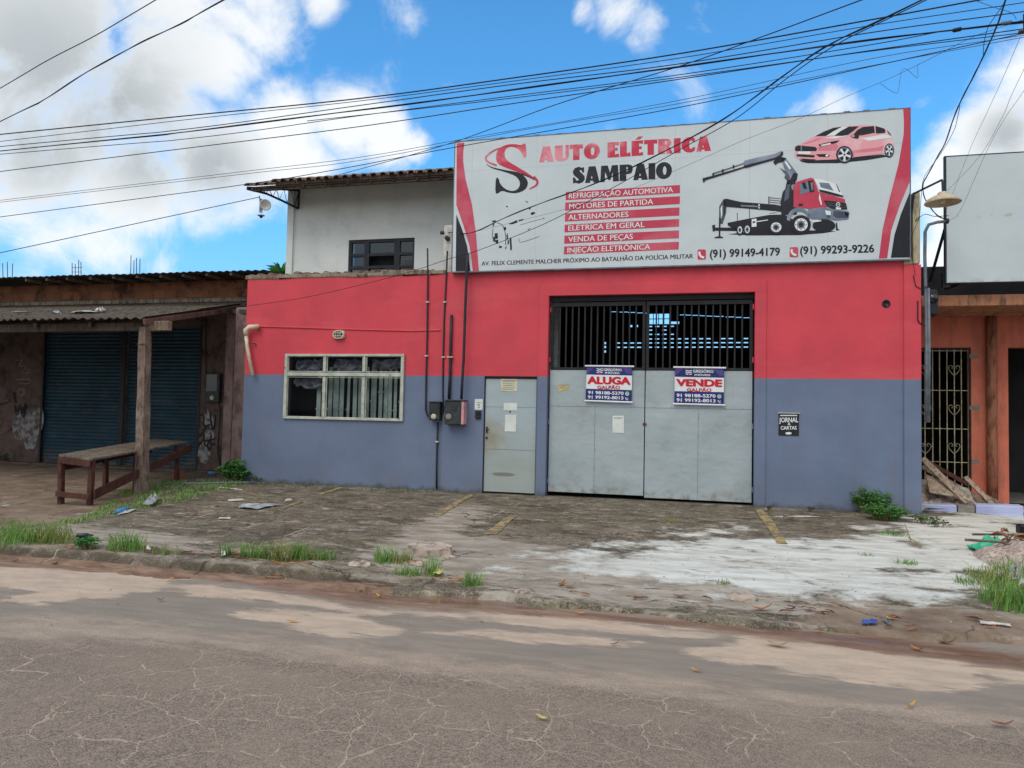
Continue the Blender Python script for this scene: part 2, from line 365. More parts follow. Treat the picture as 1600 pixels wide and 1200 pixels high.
# ------------------------------------------------------------------ mesh builder
def wloc(o):
    v = Vector((0, 0, 0))
    while o is not None: v += o.location; o = o.parent
    return v
class MB:
    def __init__(s): s.v = []; s.f = []; s.m = []
    def face(s, pts, mi=0):
        i = len(s.v); s.v += [Vector(p) for p in pts]; s.f.append(tuple(range(i, i + len(pts)))); s.m.append(mi); return s
    def raw(s, vs, fs, mi=0):
        i = len(s.v); s.v += [Vector(p) for p in vs]
        for f in fs: s.f.append(tuple(i + k for k in f)); s.m.append(mi)
        return s
    def box(s, x0, x1, y0, y1, z0, z1, mi=0):
        v = [(x0, y0, z0), (x1, y0, z0), (x1, y1, z0), (x0, y1, z0), (x0, y0, z1), (x1, y0, z1), (x1, y1, z1), (x0, y1, z1)]
        return s.raw(v, [(0, 3, 2, 1), (4, 5, 6, 7), (0, 1, 5, 4), (1, 2, 6, 5), (2, 3, 7, 6), (3, 0, 4, 7)], mi)
    def hexa(s, v, mi=0):   # 4 bottom + 4 top corners
        return s.raw(v, [(0, 3, 2, 1), (4, 5, 6, 7), (0, 1, 5, 4), (1, 2, 6, 5), (2, 3, 7, 6), (3, 0, 4, 7)], mi)
    def beam(s, a, b, w, h, mi=0, up=(0, 0, 1)):
        a = Vector(a); b = Vector(b); d = (b - a).normalized(); u = Vector(up)
        sx = d.cross(u); sx = sx.normalized() if sx.length > 1e-4 else Vector((1, 0, 0)); u = sx.cross(d).normalized()
        c = [sx * (w / 2 * i) + u * (h / 2 * j) for i, j in ((-1, -1), (1, -1), (1, 1), (-1, 1))]
        return s.raw([a + k for k in c] + [b + k for k in c], [(0, 3, 2, 1), (4, 5, 6, 7), (0, 1, 5, 4), (1, 2, 6, 5), (2, 3, 7, 6), (3, 0, 4, 7)], mi)
    def tube(s, pts, r, k=8, mi=0, caps=True):
        pts = [Vector(p) for p in pts]; rs = r if isinstance(r, (list, tuple)) else [r] * len(pts)
        i0 = len(s.v); prev = None
        for i, p in enumerate(pts):
            d = (pts[min(i + 1, len(pts) - 1)] - pts[max(i - 1, 0)]).normalized()
            if prev is None:
                a = Vector((0, 0, 1)) if abs(d.z) < .9 else Vector((1, 0, 0)); x = d.cross(a).normalized()
            else: x = (prev - d * prev.dot(d)).normalized()
            prev = x; y = d.cross(x)
            for j in range(k):
                t = 2 * math.pi * j / k; s.v.append(p + (x * math.cos(t) + y * math.sin(t)) * rs[i])
        for i in range(len(pts) - 1):
            for j in range(k):
                a = i0 + i * k + j; b = i0 + i * k + (j + 1) % k; s.f.append((a, b, b + k, a + k)); s.m.append(mi)
        if caps:
            s.f.append(tuple(i0 + j for j in range(k))[::-1]); s.m.append(mi)
            s.f.append(tuple(i0 + (len(pts) - 1) * k + j for j in range(k))); s.m.append(mi)
        return s
    def lathe(s, c, axis, prof, k=20, mi=0):
        c = Vector(c); d = Vector(axis).normalized(); a = Vector((0, 0, 1)) if abs(d.z) < .9 else Vector((1, 0, 0))
        x = d.cross(a).normalized(); y = d.cross(x); i0 = len(s.v)
        for (r, h) in prof:
            for j in range(k):
                t = 2 * math.pi * j / k; s.v.append(c + d * h + (x * math.cos(t) + y * math.sin(t)) * r)
        for i in range(len(prof) - 1):
            for j in range(k):
                p = i0 + i * k + j; q = i0 + i * k + (j + 1) % k; s.f.append((p, q, q + k, p + k)); s.m.append(mi)
        return s
    def flat(s, loops, th=.0, mi=0, nrm=(0, -1, 0)):
        """planar polygon with holes (list of loops of 3D points); th>0 gives it thickness behind the face"""
        loops = [[Vector(p) for p in lp] for lp in loops]
        tris = tessellate_polygon(loops); allp = [p for lp in loops for p in lp]
        N = Vector(nrm); i0 = len(s.v); s.v += allp
        for t in tris:
            a, b, c = (allp[k] for k in t)
            if (b - a).cross(c - a).dot(N) < 0: t = t[::-1]
            s.f.append(tuple(i0 + k for k in t)); s.m.append(mi)
        if th:
            for lp in loops:
                j0 = len(s.v); m = len(lp); s.v += lp + [p - N * th for p in lp]
                for k in range(m):
                    s.f.append((j0 + k, j0 + (k + 1) % m, j0 + m + (k + 1) % m, j0 + m + k)); s.m.append(mi)
        return s
    def build(s, name, mats, parent=None, smooth=False, bevel=0.0, weld=False):
        me = bpy.data.meshes.new(name)
        off = wloc(parent) if parent is not None else Vector((0, 0, 0))
        own = Vector((0, 0, 0))
        if parent is None and s.v:
            xs = [v.x for v in s.v]; ys = [v.y for v in s.v]; zs = [v.z for v in s.v]
            own = Vector(((min(xs) + max(xs)) / 2, (min(ys) + max(ys)) / 2, min(zs)))
        me.from_pydata([tuple(v - off - own) for v in s.v], [], s.f)
        for m in (mats if isinstance(mats, (list, tuple)) else [mats]): me.materials.append(MATS[m])
        me.polygons.foreach_set('material_index', s.m)
        if smooth: me.polygons.foreach_set('use_smooth', [True] * len(s.f))
        if bevel or weld:
            bm = bmesh.new(); bm.from_mesh(me); bmesh.ops.remove_doubles(bm, verts=bm.verts, dist=1e-5)
            if bevel: bmesh.ops.bevel(bm, geom=[e for e in bm.edges if len(e.link_faces) == 2 and e.calc_face_angle(0) > .5], offset=bevel, segments=1, affect='EDGES')
            bm.to_mesh(me); bm.free()
        me.update()
        o = bpy.data.objects.new(name, me); COL.objects.link(o); o.location = own
        if parent is not None: o.parent = parent
        return o
def tag(o, label, cat, group=None, kind=None):
    o['label'] = label; o['category'] = cat
    if group: o['group'] = group
    if kind: o['kind'] = kind
    return o
def thing(name, loc, label, cat, group=None):
    o = bpy.data.objects.new(name, None); COL.objects.link(o); o.location = loc; o.empty_display_size = .2
    return tag(o, label, cat, group)
def structure(o): o['kind'] = 'structure'; return o
def copy_tree(o, parent=None):
    c = o.copy(); COL.objects.link(c)
    if parent is not None: c.parent = parent
    for ch in [k for k in bpy.data.objects if k.parent == o]: copy_tree(ch, c)
    return c

def wall(mb, x0, x1, z0, z1, y, th, holes=(), mi=0):
    """wall slab in the XZ plane, front face at y, with rectangular openings and their reveals"""
    xs = sorted({x0, x1, *[h[0] for h in holes], *[h[1] for h in holes]}); zs = sorted({z0, z1, *[h[2] for h in holes], *[h[3] for h in holes]})
    xs = [x for x in xs if x0 <= x <= x1]; zs = [z for z in zs if z0 <= z <= z1]
    hole = lambda a, b: any(h[0] < a < h[1] and h[2] < b < h[3] for h in holes)
    solid = [[not hole((xs[i] + xs[i + 1]) / 2, (zs[j] + zs[j + 1]) / 2) for j in range(len(zs) - 1)] for i in range(len(xs) - 1)]
    nx, nz = len(xs) - 1, len(zs) - 1; y2 = y + th
    for i in range(nx):
        for j in range(nz):
            if not solid[i][j]: continue
            a, b, c, d = xs[i], xs[i + 1], zs[j], zs[j + 1]
            mb.face([(a, y, c), (b, y, c), (b, y, d), (a, y, d)], mi); mb.face([(a, y2, c), (a, y2, d), (b, y2, d), (b, y2, c)], mi)
            if i == 0 or not solid[i - 1][j]: mb.face([(a, y, c), (a, y, d), (a, y2, d), (a, y2, c)], mi)
            if i == nx - 1 or not solid[i + 1][j]: mb.face([(b, y, c), (b, y2, c), (b, y2, d), (b, y, d)], mi)
            if j == 0 or not solid[i][j - 1]: mb.face([(a, y, c), (a, y2, c), (b, y2, c), (b, y, c)], mi)
            if j == nz - 1 or not solid[i][j + 1]: mb.face([(a, y, d), (b, y, d), (b, y2, d), (a, y2, d)], mi)
    return mb

# ------------------------------------------------------------------ lettering
_tc = {}
def text_geo(body, bold=0.0, sx=1.0, spacing=1.0):
    key = (body, bold, spacing)
    if key not in _tc:
        c = bpy.data.curves.new('glyphs', 'FONT'); c.body = body; c.offset = bold; c.space_character = spacing; c.resolution_u = 3
        o = bpy.data.objects.new('glyphs', c); COL.objects.link(o)
        me = bpy.data.meshes.new_from_object(o.evaluated_get(bpy.context.evaluated_depsgraph_get()))
        vs = [v.co.copy() for v in me.vertices]; fs = [tuple(p.vertices) for p in me.polygons]
        bpy.data.objects.remove(o); bpy.data.curves.remove(c); bpy.data.meshes.remove(me)
        _tc[key] = (vs, fs)
    return _tc[key]
CAP = .727
def text_on(mb, body, BL, BR, cap, Y, bold=0.0, mi=0, spacing=1.0, toward=(0, -1, 0)):
    """text whose baseline runs from point BL to BR (on plane Y), cap height in metres"""
    vs, fs = text_geo(body, 0.0, spacing=spacing)
    if not vs: return mb
    x0 = min(v.x for v in vs); x1 = max(v.x for v in vs); BL = Vector(BL); BR = Vector(BR)
    ex = (BR - BL) / (x1 - x0); ez = Vector((0, 0, cap / CAP))
    pts = [BL + ex * (v.x - x0) + ez * v.y for v in vs]
    out = []
    for f in fs:
        a, b, c = pts[f[0]], pts[f[1]], pts[f[2]]
        out.append(f if (b - a).cross(c - a).dot(Vector(toward)) > 0 else f[::-1])
    mb.raw(pts, out, mi)
    T = Vector(toward); kk = 0
    if bold:
        steps = [(-.5, 0), (.5, 0)] if bold < .025 else [(-.6, 0), (.6, 0), (0, .5), (0, -.5), (-.5, .4), (.5, -.4)]
        for sx_, sz_ in steps:
            kk += 1; o_ = ex * (sx_ * bold * 1.6) + ez * (sz_ * bold * 1.6) + T * (.00025 * kk); mb.raw([p + o_ for p in pts], out, mi)
    return mb

# ------------------------------------------------------------------ ground
def sst(x, a, b):
    t = np.clip((x - a) / (b - a), 0, 1); return t * t * (3 - 2 * t)
def gh(x, y):
    """height of the forecourt / pavement"""
    x = np.asarray(x, float); y = np.asarray(y, float)
    base = -.17 * np.clip(-y / 5.7, 0, 1.2) ** 1.25
    yk = -5.86 - .06 * np.sin(x * .9) + .03 * np.sin(x * 2.7)
    yk = yk + .018 * np.sin(x * 11.3) + .012 * np.sin(x * 27.1 + 1) + .008 * np.sin(x * 53)
    w = sst(x, -3.9, -2.7)
    left = base * (1 - sst(-y, -yk - .02, -yk + .03)) + (-.262 - .075 * sst(-y, -yk + .03, -yk + .42)) * sst(-y, -yk - .02, -yk + .03)
    yr = 6.02 + .07 * np.sin(x * 1.3 + .6) + .04 * np.sin(x * 4.1) + .025 * np.sin(x * 9.7 + 1) + .012 * np.sin(x * 23)
    t = sst(-y, 4.9, 6.1); right = base * (1 - t) + (-.255 + .012 * np.sin(x * 3.3)) * t
    t2 = sst(-y, yr - .015, yr + .03); right = right * (1 - t2) + (-.34) * t2
    wob = .012 * np.sin(x * 1.7 + y * .8) * np.sin(y * 1.3 + .5) + .006 * np.sin(x * 5.1 + 1.1) * np.sin(y * 4.3)
    z = left * (1 - w) + right * w + wob * sst(-y, .1, .8)
    # sand heap against the rubble at the right
    z = z + .02 * np.exp(-(((x - 4.6) / 1.1) ** 2 + ((y - .5) / .9) ** 2)) * sst(x, 3.55, 3.9)
    return z
def ghf(x, y): return float(gh(x, y))
def g(px, py, dz=0.0):
    z = -.1
    for _ in range(12):
        p = gzz(px, py, z); z = ghf(p.x, p.y)
    p.z = z + dz; return p
ROADZ = -.30
def poly_sd(P, poly):
    """signed distance (inside positive) of points P to polygon"""
    d = np.full(len(P), 1e9); ins = np.zeros(len(P), bool); m = len(poly)
    for i in range(m):
        a, b = poly[i], poly[(i + 1) % m]; e = b - a; w = P - a
        t = np.clip((w @ e) / max(e @ e, 1e-9), 0, 1); d = np.minimum(d, np.hypot(*(w - t[:, None] * e).T))
        c = ((a[1] <= P[:, 1]) != (b[1] <= P[:, 1]))
        with np.errstate(divide='ignore', invalid='ignore'): xi = a[0] + (P[:, 1] - a[1]) * (b[0] - a[0]) / (b[1] - a[1])
        ins ^= c & (P[:, 0] < xi)
    return np.where(ins, d, -d)
def grid_sheet(name, xs, ys, zf, fields, mats):
    X, Y = np.meshgrid(xs, ys); Z = zf(X, Y); nx, ny = len(xs), len(ys)
    vs = np.stack([X.ravel(), Y.ravel(), Z.ravel()], 1)
    idx = np.arange(nx * ny).reshape(ny, nx)
    fs = np.stack([idx[:-1, :-1].ravel(), idx[:-1, 1:].ravel(), idx[1:, 1:].ravel(), idx[1:, :-1].ravel()], 1)
    me = bpy.data.meshes.new(name); me.from_pydata(vs.tolist(), [], fs.tolist())
    for m in mats: me.materials.append(MATS[m])
    me.polygons.foreach_set('use_smooth', [True] * len(fs))
    P = vs[:, :2]
    for nm, spec in fields.items():
        val = np.zeros(len(P))
        for (poly, soft, strength) in spec:
            sd_ = poly_sd(P, np.array(poly)); val = np.maximum(val, strength * sst(sd_, -soft, soft))
        at = me.attributes.new(nm, 'FLOAT', 'POINT'); at.data.foreach_set('value', val.astype(np.float32))
    o = bpy.data.objects.new(name, me); COL.objects.link(o); structure(o); return o
def gp(pts): return [tuple(g(*p)[:2]) for p in pts]
def rp(pts): return [tuple(gzz(p[0], p[1], ROADZ)[:2]) for p in pts]
def spaced(a, b, step): return list(np.arange(a, b, step))

# materials of the ground
def asphalt():
    m, n = newmat('asphalt'); P = n.pos(); x, y, z = n.sep(P)
    sand, damp, crk, band = n.attr('sand'), n.attr('damp'), n.attr('crack'), n.attr('band')
    ag = n.noise(P, 120, 3, .75); ag2 = n.noise(P, 38, 5, .8)
    base = n.mix(n.ss(ag, .36, .62), L(82, 73, 67), L(157, 141, 127))
    base = n.mix(n.math('MULTIPLY', n.ss(ag2, .50, .66), .55), base, L(172, 155, 136))
    base = n.mix(n.math('MULTIPLY', n.ss(ag2, .46, .36), .5), base, L(78, 72, 65))
    base = n.mix(n.math('MULTIPLY', n.ss(n.noise(n.pos((1, 2.2, 1)), 1.1, 6, .6), .35, .7), .4), base, L(156, 140, 124))
    sm = n.mix(n.ss(n.noise(n.pos((.6, 3, 1)), 3, 7, .6), .3, .7), L(132, 123, 113), L(146, 135, 123))
    base = n.mix(n.math('SUBTRACT', 1.0, crk, clamp=True), base, sm)
    wp = n.vmath('ADD', P, n.vmath('MULTIPLY', n.vmath('SUBTRACT', n.noise(P, .8, 1, .5, out=1), (.5, .5, .5)), (.55, .55, 0)))
    wp = n.vmath('ADD', wp, n.vmath('MULTIPLY', n.vmath('SUBTRACT', n.noise(P, 5.5, 4, .6, out=1), (.5, .5, .5)), (.15, .15, 0)))
    wp = n.vmath('MULTIPLY', wp, (1, 1, 0))
    def crackset(scale, width, loc):
        e = n.add('ShaderNodeTexVoronoi', {'feature': 'DISTANCE_TO_EDGE', 'voronoi_dimensions': '2D'}, Vector=n.vmath('ADD', wp, loc), Scale=scale).outputs['Distance']
        wv = n.math('MULTIPLY', n.ss(n.noise(P, 2.6, 5, .65), .34, .66), width)
        return n.math('MULTIPLY', n.ss(n.math('SUBTRACT', e, wv), .010, -.002), n.ss(wv, width * .04, width * .35))
    c1 = crackset(2.9, .013, (0, 0, 0)); c2 = n.math('MULTIPLY', crackset(5.6, .016, (5, 3, 0)), n.ss(n.noise(P, .8, 4), .42, .56))
    cr = n.math('MULTIPLY', n.math('MAXIMUM', c1, c2), crk)
    sandc = n.mix(n.ss(n.noise(n.pos((.7, 2, 1)), 4, 8, .65), .3, .7), L(188, 169, 150), L(166, 149, 133))
    sandc = n.mix(n.math('MULTIPLY', n.ss(ag, .55, .75), .25), sandc, L(140, 120, 104))
    col = n.mix(n.math('MULTIPLY', cr, .72), base, L(190, 168, 150))
    bn = n.math('ADD', n.math('MULTIPLY', band, .95), n.math('MULTIPLY', n.math('SUBTRACT', n.noise(n.pos((.8, 2.4, 1)), 2.4, 9, .75), .5), 2.2))
    bn = n.math('MULTIPLY', n.ss(bn, .25, .8), n.ss(n.noise(P, 70, 4, .8), .30, .62))
    col = n.mix(n.math('MULTIPLY', bn, .9), col, sandc)
    sn = n.math('ADD', sand, n.math('MULTIPLY', n.math('SUBTRACT', n.noise(n.pos((.7, 2.3, 1)), 2.2, 13, .72), .5), 2.1))
    sf = n.math('MULTIPLY', n.ss(sn, .38, .66), n.ss(ag2, .30, .48, .72, 1.0))
    col = n.mix(sf, col, sandc)
    dm = n.math('ADD', damp, n.math('MULTIPLY', n.math('SUBTRACT', n.noise(n.pos((.6, 2, 1)), 3, 10, .72), .5), 1.9))
    df = n.ss(dm, .38, .72)
    dcol = n.mix(n.ss(n.noise(n.pos((.7, 3, 1)), 2.2, 8, .65), .32, .7), L(116, 90, 76), L(156, 130, 112))
    col = n.mix(df, col, dcol)
    wet = n.math('MULTIPLY', n.attr('wet'), n.ss(n.noise(n.pos((.6, 2, 1)), 3.5, 6, .6), .36, .50))
    col = n.mix(n.math('MULTIPLY', wet, .5), col, L(92, 70, 58))
    rough = n.math('SUBTRACT', .92, n.math('MULTIPLY', wet, .84))
    hb = n.math('SUBTRACT', n.math('MULTIPLY', ag, n.math('SUBTRACT', 1.0, n.math('MAXIMUM', sf, wet))), n.math('MULTIPLY', cr, .7))
    finish(n, col, rough, hb, .010, spec=.35)
asphalt()
def pavement_mat():
    m, n = newmat('forecourt_concrete'); P = n.pos(); x, y, z = n.sep(P)
    sand, clean, mud = n.attr('sand'), n.attr('clean'), n.attr('mud')
    ag = n.noise(P, 85, 4, .75)
    dark = n.mix(n.ss(n.noise(n.pos((1, 1.8, 1)), 2.0, 9, .7), .34, .66), L(67, 62, 53), L(112, 105, 93))
    dark = n.mix(n.math('MULTIPLY', n.ss(ag, .50, .60), .75), dark, L(166, 154, 136))
    dark = n.mix(n.math('MULTIPLY', n.ss(n.noise(P, 30, 5, .8), .56, .68), .6), dark, L(62, 56, 44))
    dark = n.mix(n.math('MULTIPLY', n.ss(n.noise(n.pos((.7, 3, 1)), 2.8, 8, .7), .58, .66), .65), dark, L(172, 160, 142))
    dark = n.mix(n.math('MULTIPLY', n.ss(n.noise(P, 11, 8, .8), .50, .62), .7), dark, L(58, 51, 40))
    dark = n.mix(n.math('MULTIPLY', n.ss(n.noise(n.pos((.5, 3, 1)), 7, 6, .75), .60, .68), .5), dark, L(170, 158, 140))
    dark = n.mix(n.math('MULTIPLY', n.ss(n.noise(n.pos((.8, 1.2, 1)), 1.7, 10, .74), .51, .58), .55), dark, L(56, 50, 41))
    dark = n.mix(n.math('MULTIPLY', n.ss(n.noise(n.pos((.9, 1.3, 1)), 4.2, 11, .76), .555, .60), .6), dark, L(166, 156, 141))
    gm = n.math('MULTIPLY', n.ss(n.noise(P, 1.4, 8, .7), .54, .68), .4); dark = n.mix(gm, dark, L(84, 88, 60))
    cln = n.mix(n.ss(n.noise(n.pos((.8, 2.5, 1)), 3, 9, .7), .35, .65), L(166, 158, 147), L(130, 122, 111))
    cln = n.mix(n.math('MULTIPLY', n.ss(ag, .54, .66), .5), cln, L(112, 104, 92))
    cn = n.math('ADD', clean, n.math('MULTIPLY', n.math('SUBTRACT', n.noise(n.pos((.7, 2.4, 1)), 2.4, 11, .74), .5), 3.0))
    col = n.mix(n.ss(cn, .38, .66), dark, cln)
    mudc = n.mix(n.ss(n.noise(P, 2.2, 8, .7), .35, .65), L(104, 86, 72), L(140, 122, 106))
    mn = n.math('ADD', mud, n.math('MULTIPLY', n.math('SUBTRACT', n.noise(P, 2.0, 8, .7), .5), 1.0))
    col = n.mix(n.math('MULTIPLY', n.ss(mn, .4, .7), .85), col, mudc)
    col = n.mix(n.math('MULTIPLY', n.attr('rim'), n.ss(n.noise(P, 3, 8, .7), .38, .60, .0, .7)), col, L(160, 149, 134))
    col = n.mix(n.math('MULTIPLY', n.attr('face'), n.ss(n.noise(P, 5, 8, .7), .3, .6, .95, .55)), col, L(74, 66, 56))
    gn = n.ss(n.math('ADD', n.math('MULTIPLY', n.attr('gut'), 1.2), n.math('MULTIPLY', n.math('SUBTRACT', n.noise(P, 4, 8, .7), .5), 1.2)), .35, .6)
    col = n.mix(n.math('MULTIPLY', gn, .9), col, n.mix(n.ss(n.noise(n.pos((.7, 2, 1)), 4, 9, .7), .35, .65), L(104, 80, 66), L(148, 122, 104)))
    # joints and cracks
    jx = n.math('ABSOLUTE', n.math('SUBTRACT', n.math('FRACT', n.math('MULTIPLY', n.math('ADD', n.math('ADD', x, n.math('MULTIPLY', y, -.06)), 40.63), 1 / 1.95)), .5))
    jy = n.math('ABSOLUTE', n.math('SUBTRACT', n.math('FRACT', n.math('MULTIPLY', n.math('ADD', y, 41.28), 1 / 1.75)), .5))
    nz = n.math('MULTIPLY', n.math('SUBTRACT', n.noise(P, 6, 6, .7), .5), .02)
    j = n.ss(n.math('ADD', n.math('MINIMUM', jx, jy), nz), .010, .003)
    j = n.math('MULTIPLY', j, n.ss(n.noise(P, 1.1, 4), .42, .60))
    col = n.mix(n.math('MULTIPLY', j, .7), col, n.mix(n.ss(n.noise(P, 5, 3), .4, .6), L(56, 50, 42), L(188, 176, 160)))
    wp = n.vmath('MULTIPLY', n.vmath('ADD', P, n.vmath('MULTIPLY', n.vmath('SUBTRACT', n.noise(P, 3, 5, .6, out=1), (.5, .5, .5)), (.5, .5, 0))), (1, 1, 0))
    e = n.add('ShaderNodeTexVoronoi', {'feature': 'DISTANCE_TO_EDGE', 'voronoi_dimensions': '2D'}, Vector=wp, Scale=.9).outputs['Distance']
    ck = n.math('MULTIPLY', n.ss(e, .014, .004), n.ss(n.noise(P, .9, 4), .48, .58))
    col = n.mix(n.math('MULTIPLY', ck, .8), col, L(58, 52, 44))
    # white sand
    s1 = n.noise(n.pos((.9, 1.3, 1)), 1.8, 13, .70)
    sn = n.math('ADD', n.math('MULTIPLY', sand, .92), n.math('MULTIPLY', n.math('SUBTRACT', s1, .5), 3.5))
    sf = n.ss(sn, .34, .86)
    sc = n.mix(n.ss(n.noise(n.pos((.6, 2.2, 1)), 3.2, 9, .65), .35, .68), L(208, 212, 208), L(176, 175, 168))
    sc = n.mix(n.math('MULTIPLY', n.ss(ag, .58, .72), .3), sc, L(168, 164, 154))
    warm = n.ss(x, 1.8, 4.0); sc = n.mix(n.math('MULTIPLY', warm, .35), sc, L(206, 196, 182))
    col = n.mix(sf, col, sc)
    h = n.math('ADD', n.math('MULTIPLY', ag, .5), n.math('SUBTRACT', n.math('MULTIPLY', sf, .5), n.math('MAXIMUM', j, ck)))
    finish(n, col, .95, h, .012, spec=.2)
pavement_mat()
concrete_like('soil', L(120, 100, 84), L(98, 82, 68), L(80, 84, 56), .5)
mat('yellow_marking', L(164, 143, 94), L(140, 126, 94), 9, .9, spots=(L(112, 102, 86), 9, .45))

SAND = [[(838, 900), (880, 872), (950, 866), (1005, 852), (1065, 840), (1090, 828), (1200, 838), (1290, 842), (1345, 832), (1395, 815), (1440, 806), (1520, 800), (1700, 790), (1800, 900), (1640, 920), (1545, 905), (1520, 925), (1480, 940), (1400, 936), (1290, 930), (1200, 922), (1100, 918), (1000, 906), (900, 898)]]
SANDLIGHT = [[(700, 895), (800, 868), (900, 845), (1000, 850), (900, 905), (780, 905)], [(1040, 850), (1090, 822), (1180, 815), (1200, 838)], [(1250, 925), (1340, 930), (1500, 940), (1560, 930), (1620, 945), (1640, 990), (1450, 955)]]
CLEAN = [[(520, 880), (640, 850), (760, 835), (830, 845), (1000, 880), (1250, 935), (1650, 960), (1650, 1020), (1200, 965), (800, 945), (560, 905)], [(0, 830), (140, 815), (250, 830), (330, 850), (520, 870), (520, 895), (330, 880), (0, 866)], [(700, 790), (770, 790), (720, 850), (600, 880), (560, 870), (640, 820)]]
MUD = [[(-200, 730), (60, 726), (310, 745), (230, 775), (180, 800), (100, 820), (-300, 850)], [(1300, 940), (1650, 965), (1650, 1040), (1250, 990)]]
def ykerb(x): return -5.86 - .06 * math.sin(x * .9) + .03 * math.sin(x * 2.7)
_kx = [-14 + .15 * i for i in range(76)]
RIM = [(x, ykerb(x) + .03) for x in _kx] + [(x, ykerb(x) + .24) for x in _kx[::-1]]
GUT = [(x, ykerb(x) - .05) for x in _kx] + [(x, -6.9) for x in _kx[::-1]]
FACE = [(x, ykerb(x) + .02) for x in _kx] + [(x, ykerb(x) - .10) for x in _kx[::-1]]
xs = spaced(-60, -18, 2.0) + spaced(-18, -10, .25) + spaced(-10, 5.2, .06) + spaced(5.2, 12, .4) + spaced(12, 60, 3)
ys = [-6.6] + spaced(-6.45, -5.4, .02) + spaced(-5.4, -5.2, .05) + spaced(-5.2, .3, .065) + spaced(.3, 2.5, .2) + [4, 8, 14]
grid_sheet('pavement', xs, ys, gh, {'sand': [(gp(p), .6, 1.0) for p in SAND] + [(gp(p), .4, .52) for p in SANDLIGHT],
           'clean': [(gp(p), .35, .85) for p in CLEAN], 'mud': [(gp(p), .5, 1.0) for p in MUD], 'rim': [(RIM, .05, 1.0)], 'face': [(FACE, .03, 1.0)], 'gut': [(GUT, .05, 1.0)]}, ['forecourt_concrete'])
RS = [[(-60, 882), (120, 884), (215, 893), (300, 903), (250, 918), (235, 925), (150, 934), (60, 943), (-60, 942), (50, 925), (-60, 915)],
      [(350, 958), (440, 950), (545, 960), (620, 980), (632, 988), (600, 998), (520, 996), (430, 976), (360, 966)],
      [(235, 912), (330, 914), (470, 932), (540, 948), (700, 955), (830, 960), (960, 975), (840, 975), (700, 966), (560, 958), (440, 944), (300, 930)],
      [(1060, 1020), (1110, 1006), (1180, 992), (1290, 1003), (1400, 1020), (1500, 1036), (1700, 1062), (1700, 1075), (1600, 1068), (1540, 1060), (1530, 1074), (1440, 1076), (1300, 1062), (1220, 1052), (1130, 1038)],
      [(790, 958), (900, 962), (1000, 975), (1090, 984), (1128, 996), (1110, 1002), (1000, 992), (900, 985), (800, 975)], [(640, 990), (760, 985), (880, 990), (1000, 1004), (900, 1006), (760, 1000)]]
BAND = [[(-100, 965), (100, 962), (250, 978), (420, 1000), (600, 1015), (800, 1036), (1100, 1066), (1400, 1095), (1700, 1120), (1700, 1150), (1400, 1125), (1100, 1098), (800, 1062), (560, 1040), (300, 1010), (-100, 985)]]
DAMP = [[(-100, 872), (150, 878), (260, 892), (420, 905), (520, 915), (640, 920), (820, 945), (1000, 962), (1200, 978), (1400, 998), (1700, 1035), (1700, 1062), (1450, 1030), (1230, 1003), (1080, 980), (900, 968), (760, 956), (560, 946), (480, 930), (330, 906), (200, 896), (-100, 882)]]
WET = [[(350, 890), (470, 904), (560, 916), (700, 925), (860, 942), (860, 954), (740, 952), (560, 940), (470, 922), (360, 906)], [(1200, 978), (1400, 1000), (1620, 1028), (1620, 1044), (1400, 1014), (1200, 992)]]
CRK = [[(-900, 985), (0, 985), (200, 992), (420, 1012), (800, 1046), (1100, 1078), (1400, 1108), (1800, 1140), (2600, 1500), (-900, 1500)]]
xs = spaced(-150, -14, 6) + spaced(-14, -9, .3) + spaced(-9, 4.2, .07) + spaced(4.2, 10, .4) + spaced(10, 150, 6)
ys = [-40, -30, -22, -16, -14, -12] + spaced(-11, -8.4, .14) + spaced(-8.4, -5.0, .05)
grid_sheet('road', xs, ys, lambda X, Y: np.full(X.shape, ROADZ) + .006 * np.sin(X * .8) * np.sin(Y * 1.9), {'sand': [(rp(p), .28, 1.0) for p in RS], 'band': [(rp(p), .5, 1.0) for p in BAND],
           'damp': [(rp(p), .16, 1.0) for p in DAMP], 'wet': [(rp(p), .12, 1.0) for p in WET], 'crack': [(rp(p), .35, 1.0) for p in CRK]}, ['asphalt'])
mb = MB(); mb.face([(-900, -900, -.6), (900, -900, -.6), (900, 900, -.6), (-900, 900, -.6)]); structure(mb.build('ground', 'soil'))

def strip_on_ground(name, pts, widths, dz, m):
    """thin ribbon lying on the pavement"""
    mb = MB(); rows = []
    P = [g(*p) for p in pts]
    fine = []
    for a, b, wa, wb in zip(P, P[1:], widths, widths[1:]):
        k = max(2, int((b - a).length / .12))
        fine += [(a.lerp(b, i / k), wa + (wb - wa) * i / k) for i in range(k)]
    fine.append((P[-1], widths[-1]))
    for i, (p, w) in enumerate(fine):
        d = (fine[min(i + 1, len(fine) - 1)][0] - fine[max(i - 1, 0)][0]); d.z = 0; d.normalize(); s_ = Vector((-d.y, d.x, 0)) * (w / 2)
        rows.append([(q.x, q.y, ghf(q.x, q.y) + dz) for q in (p + s_ * (1 + random.uniform(-.15, .15)), p - s_ * (1 + random.uniform(-.15, .15)))])
    for a, b in zip(rows, rows[1:]): mb.face([a[0], a[1], b[1], b[0]])
    return structure(mb.build(name, m))
strip_on_ground('parking_line', [(803, 806), (764, 836)], [.13, .16], .008, 'yellow_marking')
strip_on_ground('parking_line', [(738, 773), (683, 805)], [.10, .14], .008, 'yellow_marking')
strip_on_ground('parking_line', [(534, 762), (500, 773)], [.09, .10], .008, 'yellow_marking')
strip_on_ground('parking_line', [(470, 784), (440, 796)], [.10, .06], .008, 'yellow_marking')
